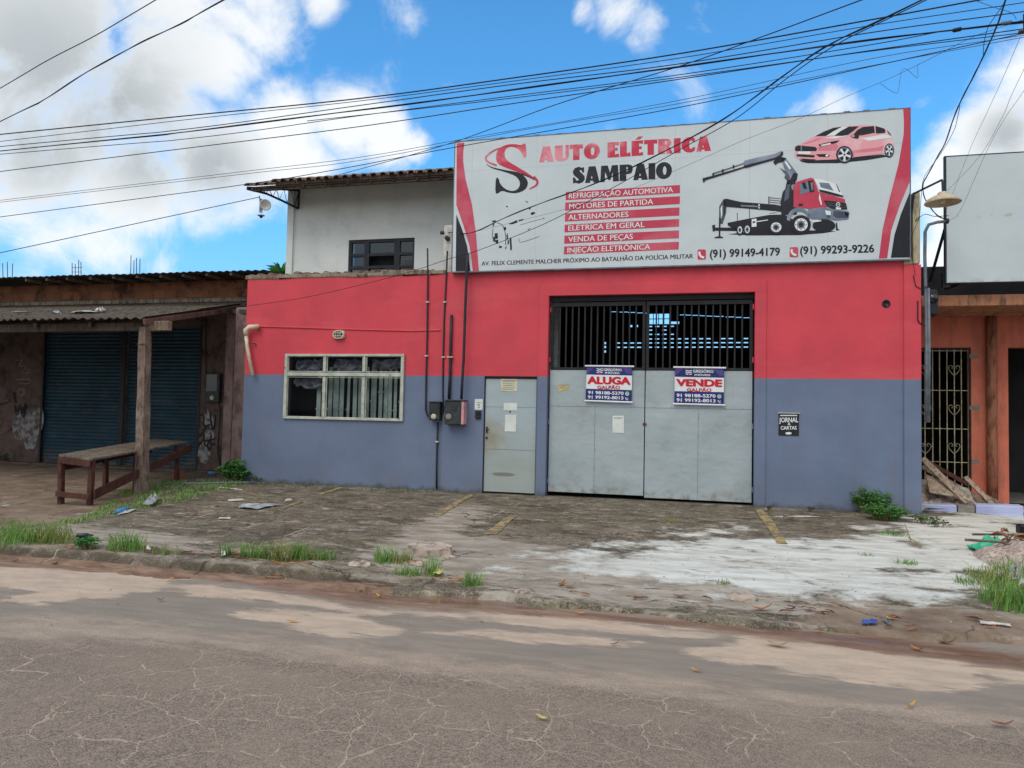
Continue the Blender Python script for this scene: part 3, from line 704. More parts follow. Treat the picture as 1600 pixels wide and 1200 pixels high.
strip_on_ground('parking_line', [(1186, 797), (1202, 818), (1222, 850)], [.13, .15, .12], .008, 'yellow_marking')

# ------------------------------------------------------------------ the auto shop building
XL, XW, XB, XR = -8.6, -4.38, 3.37, 3.62
GATE = (-2.41, 1.11, -.1, 3.585); DOOR = (-3.585, -2.60, -.1, 2.13); WIN = (-7.66, -5.19, 1.265, 2.535)
shop = thing('auto_shop', (-2.5, 0, 0), 'red over grey blue single storey auto shop with a wide grey gate', 'building')
mb = MB(); wall(mb, XW, XB, -.3, 4.07, 0, .18, [GATE, DOOR]); mb.build('wall', 'two_tone_paint', shop)
mb = MB(); wall(mb, XL, XW, -.3, 4.04, .045, .18, [WIN]); mb.build('wall', 'two_tone_paint', shop)
mb = MB().box(XB, XR, -.035, .2, -.3, 3.97); mb.build('pilaster', 'two_tone_paint', shop, bevel=.008)
# raised surround of the gate: two jambs and a head
mb = MB(); mb.box(-2.585, -2.41, -.022, 0, -.3, 3.585); mb.box(1.11, 1.29, -.022, 0, -.3, 3.585); mb.box(-2.585, 1.29, -.022, 0, 3.585, 3.78)
mb.build('gate_surround', 'two_tone_paint', shop, bevel=.006)
# plaster ledge line on the wing
mb = MB(); pts = [fy(400, 510, .04), fy(470, 512, .04), fy(560, 515, .04), fy(640, 517, .04), fy(688, 516, .04)]
mb.tube(pts, .016, 6); mb.build('plaster_ridge', 'two_tone_paint', shop)
# broken raw coping of the wing
mb = MB(); x = XL - .05
while x < XW - .05:
    w = random.uniform(.3, .6); x2 = min(x + w, XW - .02); h = .085 + random.uniform(-.02, .02)
    mb.box(x, x2, .03, .24, 4.04, 4.04 + h); x = x2
mb.build('coping', 'coping_concrete', shop, bevel=.012)
mb = MB(); x = XL
while x < XW - .1:
    r = random.uniform(.05, .075); t = random.uniform(-.03, .03)
    prof = [(r * math.cos(a), r * math.sin(a)) for a in [math.pi * k / 7 for k in range(8)]]
    z0 = 4.115 + random.uniform(-.02, .01)
    a = [(x + p, .12 + t, z0 + q) for p, q in prof]; b = [(x + p, 1.48, z0 + q + .12) for p, q in prof]
    for i in range(7): mb.face([a[i], a[i + 1], b[i + 1], b[i]])
    mb.face(a)
    x += random.uniform(.17, .23)
mb.box(XL, XW, .26, 1.48, 4.06, 4.11)
mb.build('tile_roof', 'clay_tile', shop)
# warehouse interior behind the gate
BW = 11.0
holes = []
def slots(px0, px1, pys, w=8.5, gap=3.6, h=3.6, skip=0.0):
    for py in pys:
        x = px0
        while x < px1 - 3:
            x2 = min(x + w * random.uniform(.8, 1.2), px1)
            if random.random() > skip: a = fy(x, py - h / 2, BW); b = fy(x2, py + h / 2, BW); holes.append((a.x, b.x, round((b.z + a.z) / 2 - .048, 2), round((b.z + a.z) / 2 + .048, 2)))
            x = x2 + gap
def zrow(py): return round(fy(1050, py, BW).z, 2)
def row(x0, x1, z, skip=0.0, w=.14, gap=.09):
    x = x0
    while x < x1 - .03:
        x2 = min(x + w, x1)
        if random.random() > skip: holes.append((round(x, 3), round(x2, 3), z - .024, z + .024))
        x += w + gap
XA, XC, XD = fy(1012, 530, BW).x, fy(1055, 530, BW).x, fy(1176, 530, BW).x
for py in (529, 535.7, 542.3): row(XA, XD, zrow(py), .04)
for py in (509.5, 515.5, 522): row(XA, XC + .05, zrow(py), .08)
for py in (535.7, 542.3): row(fy(962, 535, BW).x, XA - .1, zrow(py), .12)
for (px, py) in ((945, 536), (945, 542), (945, 549), (986, 509), (995, 509)): a = fy(px, py, BW); holes.append((a.x - .04, a.x + .04, round(a.z, 2) - .04, round(a.z, 2) + .04))
sa, sb = fy(955, 486.5, BW), fy(1176, 496.5, BW); x = sa.x
while x < sb.x:
    z = sa.z + (sb.z - sa.z) * (x - sa.x) / (sb.x - sa.x); w = random.uniform(.12, .3)
    if not XA - .02 < x < XC: holes.append((x, x + w, z - .022, z + .012))
    x += w + random.choice((.0005, .02, .06))
oz0, oz1 = zrow(506), zrow(489.5); xm = fy(1046, 500, BW).x
holes.append((XA, xm, oz0, oz1)); holes.append((xm, XC + .12, oz0, zrow(502)))
mb = MB(); wall(mb, -4.0, 3.4, -.4, 5.2, BW, .12, holes)
for k in range(1, 5): q = XA + (xm - XA) * k / 4.0; mb.box(q - .012, q + .012, BW + .02, BW + .05, oz0, oz1)
zz = (oz0 + oz1) / 2; mb.box(XA, xm, BW + .03, BW + .06, zz - .012, zz + .012)
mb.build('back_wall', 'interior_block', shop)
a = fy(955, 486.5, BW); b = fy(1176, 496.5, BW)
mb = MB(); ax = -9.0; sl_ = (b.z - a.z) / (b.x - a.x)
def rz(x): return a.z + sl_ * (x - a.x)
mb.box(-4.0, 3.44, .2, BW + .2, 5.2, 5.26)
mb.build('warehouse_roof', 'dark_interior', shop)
# top strip of back wall ends below the roof leaving a slit of daylight
MB().box(-4.0, -3.95, .19, BW, -.4, 5.19).build('side_wall', 'dark_interior', shop); MB().box(3.40, 3.44, .19, BW, -.4, 5.19).build('side_wall', 'dark_interior', shop)
mb = MB().face([(-4.3, .2, .005), (3.45, .2, .005), (3.45, BW, .005), (-4.3, BW, .005)]); mb.build('warehouse_floor', 'dark_interior', shop)
# gate: two leaves of sheet with barred tops
GY = .10
def sheet_leaf(x0, x1, z0, z1, seams, name):
    mb = MB(); mb.box(x0, x1, GY, GY + .03, z0, z1)
    leaf = mb.build(name, 'gate_sheet', shop, bevel=.004)
    fr = MB(); zt = z1
    fr.box(x0, x0 + .05, GY - .004, GY + .046, z1 + .002, 3.47); fr.box(x1 - .05, x1, GY - .004, GY + .046, z1 + .002, 3.47)
    fr.box(x0 + .05, x1 - .05, GY - .004, GY + .046, 3.40, 3.47); fr.box(x0 + .05, x1 - .05, GY - .003, GY + .045, z1 + .002, z1 + .05)
    fr.build('bar_frame', 'gate_bars', leaf)
    bars = MB(); nb = 14; w = x1 - x0 - .1
    for k in range(1, nb):
        q = x0 + .05 + w * k / nb; bars.box(q - .013, q + .013, GY + .012, GY + .03, z1 + .05, 3.40)
    bars.build('bars', 'gate_bars', leaf)
    sm = MB()
    for (a0, a1, c0, c1) in seams: sm.box(a0, a1, GY - .004, GY + .001, c0, c1)
    sm.build('seams', 'conduit_grey', leaf)
    rv = MB()
    for (a0, a1, c0, c1) in seams:
        L_ = max(a1 - a0, c1 - c0); k = int(L_ / .28)
        for i in range(k):
            t = (i + .5) / k; q = (a0 + (a1 - a0) * t if a1 - a0 > c1 - c0 else a0 + .012, c0 + (c1 - c0) * t if c1 - c0 > a1 - a0 else c0 + .012)
            rv.lathe((q[0], GY - .001, q[1]), (0, -1, 0), [(.007, 0), (.007, .004), (0, .005)], 6)
    rv.build('rivets', 'conduit_grey', leaf)
    return leaf
zs = 2.255; xm_ = -.695
sheet_leaf(-2.385, xm_ - .008, .075, zs, [(-2.385, xm_ - .01, 1.605, 1.609), (-1.565, -1.561, .075, 1.605)], 'gate_leaf')
sheet_leaf(xm_ + .008, 1.085, .045, zs, [(xm_ + .01, 1.085, 1.605, 1.609), (.205, .209, .045, 1.605)], 'gate_leaf')
mb = MB(); mb.box(-2.409, 1.109, GY + .0, GY + .06, 3.49, 3.584); mb.build('gate_lintel', 'gate_bars', shop)
hb = MB()
for z in (.22, 1.28, 2.4, 3.3):
    hb.lathe((-2.392, GY - .012, z), (0, 0, 1), [(0, 0), (.014, 0), (.014, .09), (0, .09)], 8)
    hb.lathe((1.094, GY - .012, z), (0, 0, 1), [(0, 0), (.014, 0), (.014, .09), (0, .09)], 8)
hb.build('hinges', 'two_tone_paint', shop)
hb = MB().box(xm_ - .03, xm_ + .03, GY - .02, GY - .002, 1.30, 1.34); hb.build('latch', 'rust_nail', shop)
# pedestrian door
DY = .045
mb = MB().box(-3.57, -2.615, DY, DY + .03, .03, 2.085); door = mb.build('door', 'door_sheet', shop, bevel=.004)
mb = MB()
for z in (.80, 1.57): mb.box(-3.57, -2.615, DY - .0035, DY + .001, z, z + .004)
mb.build('seams', 'conduit_grey', door)
mb = MB(); p = fy(761, 671, DY); mb.box(p.x - .012, p.x + .012, DY - .03, DY - .001, p.z - .06, p.z + .05); mb.tube([(p.x, DY - .03, p.z), (p.x + .0, DY - .05, p.z), (p.x + .06, DY - .05, p.z)], .008)
mb.build('handle', 'black_metal', door)
mb = MB(); p = fy(760.5, 684, DY); mb.box(p.x - .016, p.x + .016, DY - .014, DY - .001, p.z - .02, p.z + .02); mb.build('lock', 'black_metal', door)
mb = MB(); p = fy(797, 643.5, DY); mb.lathe((p.x, DY - .008, p.z), (0, 1, 0), [(0, 0), (.014, 0), (.014, .01)], 10); mb.build('peephole', 'black_metal', door)
mb = MB(); mb.box(-3.584, -3.572, .03, .17, -.02, 2.129); mb.box(-2.613, -2.601, .03, .17, -.02, 2.129); mb.box(-3.572, -2.613, .03, .17, 2.089, 2.129); mb.build('door_frame', 'black_metal', shop)
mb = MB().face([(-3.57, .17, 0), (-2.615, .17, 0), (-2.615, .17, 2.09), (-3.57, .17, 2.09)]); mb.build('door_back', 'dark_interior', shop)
# sliding window of the wing
WY = .0
x0, x1, z0, z1 = WIN
xa, xb = -6.815, -5.985; zt = 2.14
win = MB(); fw = .04
win.box(x0 - .02, x1 + .02, WY, WY + .10, z1 - fw, z1); win.box(x0 - .02, x1 + .02, WY, WY + .10, z0, z0 + fw)
win.box(x0 - .02, x0 + fw, WY, WY + .10, z0 + fw, z1 - fw); win.box(x1 - fw, x1 + .02, WY, WY + .10, z0 + fw, z1 - fw)
win.box(x0 + fw, x1 - fw, WY + .004, WY + .09, zt - .035, zt + .035)
for xc in (xa, xb):
    win.box(xc - .024, xc + .024, WY + .008, WY + .085, zt + .05, z1 - fw); win.box(xc - .024, xc + .024, WY + .008, WY + .085, z0 + fw, zt - .05)
window = win.build('window', 'aluminium', shop, bevel=.004)
cells = [(x0 + fw, xa - .035), (xa + .035, xb - .035), (xb + .035, x1 - fw)]
for (a0, a1) in cells:
    for (c0, c1) in ((z0 + fw, zt - .05), (zt + .05, z1 - fw)):
        s_ = MB(); t = .013
        s_.box(a0, a1, WY + .03, WY + .06, c1 - t, c1); s_.box(a0, a1, WY + .03, WY + .06, c0, c0 + t); s_.box(a0, a0 + t, WY + .03, WY + .06, c0 + t, c1 - t); s_.box(a1 - t, a1, WY + .03, WY + .06, c0 + t, c1 - t)
        sash = s_.build('sash', 'aluminium', window)
        MB().face([(a0 + t, WY + .045, c0 + t), (a1 - t, WY + .045, c0 + t), (a1 - t, WY + .045, c1 - t), (a0 + t, WY + .045, c1 - t)]).build('pane', 'window_glass', window)
mb = MB(); mb.face([(x0 - .1, .8, z0 - .1), (x1 + .1, .8, z0 - .1), (x1 + .1, .8, z1 + .1), (x0 - .1, .8, z1 + .1)])
mb.box(x0 - .12, x0 - .1, .23, .8, z0 - .1, z1 + .1); mb.box(x1 + .1, x1 + .12, .23, .8, z0 - .1, z1 + .1); mb.box(x0 - .1, x1 + .1, .23, .8, z1 + .1, z1 + .12); mb.box(x0 - .1, x1 + .1, .23, .8, z0 - .12, z0 - .1)
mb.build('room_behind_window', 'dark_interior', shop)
mb = MB(); x = -7.1
while x < x1 - .04:
    w = random.uniform(.07, .12); tw = random.uniform(-.03, .03); yb = .24 + random.uniform(0, .04); b = random.uniform(-.01, .01)
    mb.face([(x, yb, z0 + .04), (x + w, yb + tw, z0 + .04), (x + w + b, yb + tw, 2.3), (x + b, yb, 2.3)])
    if random.random() < .8: zc = random.choice([1.45, 1.8, 1.62]); mb.face([(x - .01, yb - .012, zc), (x + w + .01, yb + tw - .012, zc), (x + w + .01, yb + tw - .012, zc + .035), (x - .01, yb - .012, zc + .035)])
    x += w + random.uniform(.01, .06)
mb.build('vertical_blinds', 'curtain', window)
mb = MB()
def crumple(cx0, cx1, cz0, cz1, y, n_=8, hang=0):
    g_ = [[Vector((cx0 + (cx1 - cx0) * i / n_, y + random.uniform(-.05, .05), cz0 + (cz1 - cz0) * j / 5 + random.uniform(-.025, .025) + (hang * (i / n_ - .5) ** 2 if j == 0 else 0))) for i in range(n_ + 1)] for j in range(6)]
    for j in range(5):
        for i in range(n_): mb.face([g_[j][i], g_[j][i + 1], g_[j + 1][i + 1], g_[j + 1][i]])
crumple(-7.55, -6.9, 2.2, 2.44, .18, 9, .2); crumple(-6.7, -6.05, 2.17, 2.44, .18, 9, .2); crumple(-5.9, -5.3, 2.25, 2.44, .18, 9, .2)
crumple(-7.55, -6.88, 1.86, 2.08, .16, 9, .5)
mb.build('crumpled_cloth', 'dark_cloth', window)

# ------------------------------------------------------------------ the house behind (upper storey)
HY = 1.5; HX0 = -8.57
house = thing('two_storey_house', (-6, HY, 0), 'pale grey upper storey with a tiled eave and a dark window, behind the red wing', 'house')
UW = (fy(545, 374, HY).x, fy(648, 373, HY).x, 3.9, fy(600, 373, HY).z)
mb = MB(); wall(mb, HX0, -2.5, -.3, 6.45, HY, .18, [UW]); mb.box(HX0 - .06, HX0 + .09, HY - .05, HY, -.3, 6.3); mb.box(HX0 - .06, HX0, HY, HY + 8, -.3, 6.4); mb.build('wall', 'house_wall', house)
mb = MB(); x0, x1, z0, z1 = UW; y = HY + .03
def bar(a0, a1, c0, c1): mb.box(a0, a1, y, y + .07, c0, c1)
W3 = [x0 + .06, x0 + (x1 - x0) * .235, x0 + (x1 - x0) * .31, x0 + (x1 - x0) * .69, x0 + (x1 - x0) * .775, x1 - .05]
bar(x0, W3[0], z0, z1); bar(W3[1], W3[2], z0, z1); bar(W3[3], W3[4], z0, z1); bar(W3[5], x1, z0, z1)
for a0, a1 in ((W3[0], W3[1]), (W3[2], W3[3]), (W3[4], W3[5])):
    for zc in (z1 - .03, z1 - .33, z1 - .60, z1 - .87): bar(a0, a1, zc - .03, zc + .03)
uwin = mb.build('window', 'navy_frame', house)
for k, (a0, a1) in enumerate(((W3[0], W3[1]), (W3[2], W3[3]), (W3[4], W3[5]))):
    for j, (c0, c1) in enumerate(((z1 - .30, z1 - .06), (z1 - .57, z1 - .36), (z1 - .84, z1 - .63))):
        if k == 1 and j == 1: continue
        t = random.uniform(-.012, .012); MB().face([(a0, y + .03 + t, c0), (a1, y + .03 - t, c0), (a1, y + .035 + t, c1), (a0, y + .035, c1)]).build('pane', 'upper_glass', uwin)
MB().face([(x0, HY + .3, 3.8), (x1, HY + .3, 3.8), (x1, HY + .3, z1 + .1), (x0, HY + .3, z1 + .1)]).build('room_behind_window', 'dark_interior', house)
EY, EZ = .45, fy(388, 290, .45).z; SL = .36
roof = MB(); ex0 = fy(388, 290, EY).x; ex1 = -3.6
def rzz(yy): return EZ + (yy - EY) * SL
roof.hexa([(ex0 + .1, EY + .05, EZ - .05), (ex1, EY + .05, EZ - .05), (ex1, 6, rzz(6) - .05), (ex0 + .1, 6, rzz(6) - .05), (ex0 + .1, EY + .05, EZ - .015), (ex1, EY + .05, EZ - .015), (ex1, 6, rzz(6) - .015), (ex0 + .1, 6, rzz(6) - .015)])
rf = roof.build('roof', 'beam_wood', house)
tl = MB(); x = ex0 + .02; i = 0
while x < ex1:
    lift = .0 if x < ex0 + .62 else .045
    for r_ in range(8):
        y0 = EY - .04 + r_ * .4 + random.uniform(-.03, .03); y1 = y0 + .46; z0 = rzz(y0) + lift + .0 + random.uniform(-.006, .006); z1 = rzz(y1) + lift + .0
        rad = .085; k = 6
        a = [(x + rad * math.cos(math.pi * j / k), y0, z0 + .75 * rad * math.sin(math.pi * j / k)) for j in range(k + 1)]; b = [(x + .8 * rad * math.cos(math.pi * j / k), y1, z1 - .02 + .75 * rad * math.sin(math.pi * j / k)) for j in range(k + 1)]
        for j in range(k): tl.face([a[j], a[j + 1], b[j + 1], b[j]])
        if r_ == 0:
            rr = .062; c = [(x + rr * math.cos(math.pi * j / k), y0 + .004, z0 + .75 * rr * math.sin(math.pi * j / k)) for j in range(k + 1)]
            for j in range(k): tl.face([a[j + 1], a[j], c[j], c[j + 1]])
    x += .2 + random.uniform(-.01, .01)
tl.build('tiles', 'clay_tile', rf)
mb = MB(); mb.beam((ex0 + .05, EY + .1, EZ - .075), (ex1, EY + .1, EZ - .075), .05, .05); mb.beam((ex0 + .62, EY + .06, EZ + .02), (ex1, EY + .06, EZ + .02), .06, .075); mb.beam((ex0 + .2, HY - .05, rzz(HY) - .09), (ex1, HY - .05, rzz(HY) - .09), .06, .09)
x = ex0 + .25
while x < ex1: mb.beam((x, EY + .04, EZ - .06), (x, HY, rzz(HY) - .06), .05, .05); x += .5
mb.build('rafters', 'beam_wood', house)
# mortar cone of light tiles where the eave meets the billboard
# steel lattice bracket
br = MB(); A0 = fy(386, 293, EY - .02); A1 = Vector((HX0 - .02, HY - .05, rzz(HY) - .2)); B1 = fy(466, 326, HY - .06)
bot = [A0 + Vector((0, 0, -.03)), A0.lerp(A1, .45) + Vector((0, 0, -.10)), A0.lerp(A1, .8) + Vector((0, 0, -.22)), B1]
A1.x = B1.x
br.tube([A0, A0.lerp(A1, .5), A1], .022, 6); br.tube(bot, .024, 6); br.tube([A1, B1], .024, 6)
def on(pts, t):
    q = t * (len(pts) - 1); i = min(int(q), len(pts) - 2); return pts[i].lerp(pts[i + 1], q - i)
pz = []
for k in range(11):
    t = .25 + .75 * k / 10; pz.append(on([A0, A0.lerp(A1, .5), A1], t) if k % 2 == 0 else on(bot, t))
br.tube(pz, .012, 5)
br.build('lattice_bracket', 'horn_white' if False else 'conduit', house)

# ------------------------------------------------------------------ billboard
BY = -.10
bb = thing('billboard', (-.4, BY, 4.07), 'large white billboard with a red car, a crane truck and red lettering above the gate', 'billboard')
q1, q2, q3, q4 = fy(710, 222, BY), fy(1422, 169, BY), fy(1422, 405, BY), fy(707.5, 424, BY)
bx0, bx1, bz0, bz1 = (q1.x + q4.x) / 2, (q2.x + q3.x) / 2, (q3.z + q4.z) / 2, (q1.z + q2.z) / 2
mb = MB().box(bx0, bx1, BY, -.01, bz0, bz1); mb.build('panel', 'billboard_sheet', bb, bevel=.004)
mb = MB(); e = .012
mb.box(bx0 - e, bx1 + e, BY - .006, -.005, bz1, bz1 + e); mb.box(bx0 - e, bx1 + e, BY - .006, -.005, bz0 - .02, bz0); mb.box(bx0 - e, bx0, BY - .006, -.005, bz0, bz1); mb.box(bx1, bx1 + e, BY - .006, -.005, bz0, bz1)
x = bx0
while x < bx1: mb.box(x, x + .1, BY + .0, -.02, bz1 + e, bz1 + e + random.uniform(.004, .02)); x += random.uniform(.25, .9)
mb.build('edge_frame', 'conduit_grey', bb)
mb = MB()
for x in (bx0 + .3, -2.2, -.4, 1.6, bx1 - .3): mb.beam((x, .05, 4.1), (x, .05, bz1 - .05), .06, .06); mb.beam((x, .05, bz1 - .2), (x, 1.4, 4.2), .05, .05)
mb.build('rear_struts', 'black_metal', bb)
Za = lambda zx, zy, Y: fy(690 + zx / 4, 160 + zy / 4, Y)
Zb = lambda zx, zy, Y: fy(1070 + zx / 4, 160 + zy / 4, Y)
def layer(k): return BY - .0022 * (k + 1)
def poly(mb, pts, Zf, k, mi=0, holes=()):
    Y = layer(k); mb.flat([[Zf(x, y, Y) for x, y in pts]] + [[Zf(x, y, Y) for x, y in h] for h in holes], .0018, mi)
def smooth(pts, closed=True, it=2):
    for _ in range(it):
        q = []; m = len(pts)
        for i in range(m if closed else m - 1):
            a, b = pts[i], pts[(i + 1) % m]; q += [(a[0] * .75 + b[0] * .25, a[1] * .75 + b[1] * .25), (a[0] * .25 + b[0] * .75, a[1] * .25 + b[1] * .75)]
        pts = q if closed else [pts[0]] + q + [pts[-1]]
    return pts
def ribbon(pts, w0, w1=None, wm=None):
    """outline of a tapering stroke"""
    pts = smooth(pts, False); m = len(pts); l, r = [], []
    w1 = w0 if w1 is None else w1
    for i, p in enumerate(pts):
        a, b = pts[max(i - 1, 0)], pts[min(i + 1, m - 1)]; dx, dy = b[0] - a[0], b[1] - a[1]; L_ = math.hypot(dx, dy) or 1; t = i / (m - 1)
        w = (w0 + (w1 - w0) * t if wm is None else (w0 * (1 - t) ** 2 + 2 * wm * t * (1 - t) * 1.6 + w1 * t ** 2)) / 2
        l.append((p[0] - dy / L_ * w, p[1] + dx / L_ * w)); r.append((p[0] + dy / L_ * w, p[1] - dx / L_ * w))
    return l + r[::-1]
def ell(cx, cy, rx, ry, k=28, a0=0, a1=360): return [(cx + rx * math.cos(R(a0 + (a1 - a0) * i / k)), cy + ry * math.sin(R(a0 + (a1 - a0) * i / k))) for i in range(k if a1 - a0 == 360 else k + 1)]
# side stripes
mb = MB(); poly(mb, [(95, 256), (142, 252), (135, 310), (135, 370), (150, 480), (190, 640), (215, 820), (233, 1053), (195, 1054), (175, 900), (140, 780), (92, 640)], Za, 0); mb.build('red_stripe', 'print_red_plain', bb)
mb = MB(); poly(mb, [(92, 700), (130, 800), (160, 900), (180, 1054), (88, 1055)], Za, 0); mb.build('black_wedge', 'print_black', bb)
mb = MB(); poly(mb, [(1365, 38), (1409, 36), (1408, 490), (1345, 640), (1290, 800), (1265, 974), (1213, 976), (1235, 800), (1280, 600), (1335, 390), (1368, 200), (1370, 120)], Zb, 0); mb.build('red_stripe', 'print_red_plain', bb)
mb = MB(); poly(mb, [(1407, 560), (1350, 700), (1310, 830), (1288, 971), (1407, 969)], Zb, 0); mb.build('black_wedge', 'print_black', bb)
# the S emblem
mb = MB()
poly(mb, smooth([(527, 258), (531, 346), (512, 346), (498, 308), (465, 282), (430, 276), (402, 288), (392, 315), (396, 345), (415, 368), (470, 400), (530, 436), (578, 470), (584, 482), (540, 462), (480, 436), (400, 408), (352, 386), (338, 352), (343, 312), (366, 280), (410, 262), (458, 260), (498, 268), (512, 258)], True, 1), Za, 0)
poly(mb, ribbon([(420, 268), (340, 292), (286, 326), (272, 352), (290, 374), (345, 394)], 3, 10, 10), Za, 1)
poly(mb, ribbon([(575, 462), (602, 492), (594, 518), (548, 542)], 12, 3, 12), Za, 1)
mb.build('emblem_upper', 'print_red', bb)
mb = MB()
poly(mb, smooth([(275, 380), (305, 402), (380, 420), (470, 434), (500, 445), (535, 482), (541, 512), (522, 548), (472, 568), (422, 566), (376, 550), (352, 570), (335, 570), (338, 470), (356, 472), (366, 512), (398, 542), (440, 556), (472, 546), (490, 520), (488, 490), (462, 458), (400, 436), (320, 414), (290, 398)], True, 1), Za, 0)
poly(mb, ribbon([(500, 445), (545, 464), (586, 486)], 10, 3), Za, 1)
mb.build('emblem_lower', 'print_black', bb)
# heavy display letters, drawn by hand: outlines in a unit box (x right, y up)
def arc(cx, cy, rx, ry, a0, a1, k=10): return ell(cx, cy, rx, ry, k, a0, a1) if (a1 - a0) % 360 else ell(cx, cy, rx, ry, k * 2)
GL = {
 'A': (.78, [[(0, 0), (.20, 1), (.56, 1), (.78, 0), (.44, 0), (.43, .12), (.28, .12), (.27, 0)], [(.31, .26), (.40, .26), (.36, .44)]]),
 'U': (.74, [[(0, 1), (0, .25), (.05, .10), (.16, .01), (.36, -.02), (.58, .02), (.69, .12), (.74, .28), (.74, 1), (.56, 1), (.56, .22), (.50, .14), (.44, .18), (.42, .26), (.42, 1)]]),
 'T': (.70, [[(0, 1), (.70, 1), (.70, .72), (.52, .74), (.52, 0), (.18, 0), (.18, .74), (0, .72)]]),
 'O': (.86, [ell(.43, .5, .43, .52, 24), ell(.47, .5, .10, .27, 14)]),
 'E': (.62, [[(0, 0), (0, 1), (.62, 1), (.60, .76), (.40, .82), (.40, .60), (.54, .62), (.54, .42), (.40, .44), (.40, .18), (.60, .24), (.62, 0)]]),
 'L': (.56, [[(0, 0), (0, 1), (.36, 1), (.36, .20), (.54, .28), (.56, 0)]]),
 'R': (.78, [[(0, 0), (0, 1), (.46, 1), (.64, .94), (.70, .74), (.66, .56), (.54, .48), (.64, .40), (.78, 0), (.44, 0), (.38, .34), (.36, .40), (.36, 0)], [(.36, .62), (.42, .62), (.46, .74), (.42, .86), (.36, .86)]]),
 'I': (.36, [[(0, 0), (0, 1), (.36, 1), (.36, 0)]]),
 'C': (.74, [ell(.44, .5, .44, .52, 20, 52, 308)[:] + [(.72, .34), (.60, .30), (.50, .20), (.44, .28), (.40, .50), (.44, .74), (.50, .80), (.60, .70), (.72, .66)][::1]]),
 'S': (.62, [[(.60, .98), (.60, .66), (.52, .64), (.46, .80), (.38, .82), (.36, .74), (.48, .60), (.62, .44), (.64, .24), (.54, .06), (.32, -.02), (.14, .05), (.02, 0), (0, .36), (.10, .38), (.18, .20), (.28, .16), (.31, .26), (.18, .40), (.04, .54), (.0, .74), (.10, .94), (.30, 1.02), (.48, .95)]]),
 'M': (1.0, [[(0, 0), (.05, 1), (.40, 1), (.52, .56), (.62, 1), (.94, 1), (1.0, 0), (.68, 0), (.66, .58), (.54, .10), (.44, .10), (.26, .60), (.24, 0)]]),
 'P': (.70, [[(0, 0), (0, 1), (.46, 1), (.64, .94), (.71, .70), (.64, .46), (.46, .40), (.36, .40), (.36, 0)], [(.36, .58), (.42, .58), (.46, .70), (.42, .84), (.36, .84)]]),
 ' ': (.30, []),
}
def display(mb, word, p0, p1, h0, h1, Zf, k, shear=0.0, gap=.05):
    tot = sum(GL[c][0] + gap for c in word) - gap; x = 0; Y = layer(k)
    for i, c in enumerate(word):
        w, loops = GL[c]
        def tr(u, v):
            t = (x + u + shear * v) / tot; h = h0 + (h1 - h0) * t
            return Zf(p0[0] + (p1[0] - p0[0]) * t, p0[1] + (p1[1] - p0[1]) * t - v * h, Y)
        if loops: mb.flat([[tr(*q) for q in lp] for lp in loops], .0018)
        if c == 'E' and i > 0 and word[i - 1] == 'L' or (word == 'AUTO ELETRICA' and i == 7): mb.flat([[tr(*q) for q in [(.20, 1.07), (.44, 1.07), (.62, 1.27), (.36, 1.27)]]], .0018)
        x += w + gap
mb = MB(); display(mb, 'AUTO ELETRICA', (610, 375), (1684, 302), 98, 92, Za, 0); mb.build('lettering', 'print_red', bb)
mb = MB(); display(mb, 'SAMPAIO', (820, 508), (1440, 474), 102, 102, Za, 0, 0, .03); mb.build('lettering', 'print_black', bb)
BARS = [((777, 560), (1490, 516), (1490, 567), (775, 611), 'REFRIGERAÇÃO AUTOMOTIVA', 795, 1446), ((773, 626), (1490, 586), (1488, 635), (771, 677), 'MOTORES DE PARTIDA', 797, 1322), ((772, 694), (1487, 656), (1486, 707), (770, 745), 'ALTERNADORES', 792, 1167),
        ((769, 764), (1485, 728), (1484, 777), (768, 812), 'ELÉTRICA EM GERAL', 792, 1268), ((768, 833), (1484, 799), (1483, 849), (766, 883), 'VENDA DE PEÇAS', 792, 1195), ((766, 901), (1483, 871), (1481, 919), (764, 950), 'INJEÇÃO ELETRÔNICA', 787, 1303)]
mb = MB(); tx = MB()
for a, b, c, d, s_, u0, u1 in BARS:
    bq = MB(); poly(bq, [a, b, c, d], Za, 0); bar_ = bq.build('service_bar', 'print_red_plain', bb); tx = MB(); base = lambda u: d[1] + (c[1] - d[1]) * (u - d[0]) / (c[0] - d[0]) - 9
    Y = layer(1) - .001; text_on(tx, s_, Za(u0, base(u0), Y), Za(u1, base(u1), Y), (Za(u0, base(u0) - 34, Y) - Za(u0, base(u0), Y)).z, Y, .012); tx.build('lettering', 'print_white', bar_)
Y = layer(0)
tx = MB(); text_on(tx, 'AV. FELIX CLEMENTE MALCHER PRÓXIMO AO BATALHÃO DA POLÍCIA MILITAR', Za(250, 1020, Y), Za(1571, 974, Y), (Za(300, 991, Y) - Za(300, 1018, Y)).z, Y, .024); tx.build('address_lettering', 'print_black', bb)
for (a, b, s_) in (((158, 969), (593, 956), '(91) 99149-4179'), ((722, 949), (1182, 936), '(91) 99293-9226')):
    tx = MB(); text_on(tx, s_, Zb(*a, Y), Zb(*b, Y), (Zb(a[0], a[1] - 50, Y) - Zb(*a, Y)).z, Y, .03); tx.build('phone_lettering', 'print_black', bb)
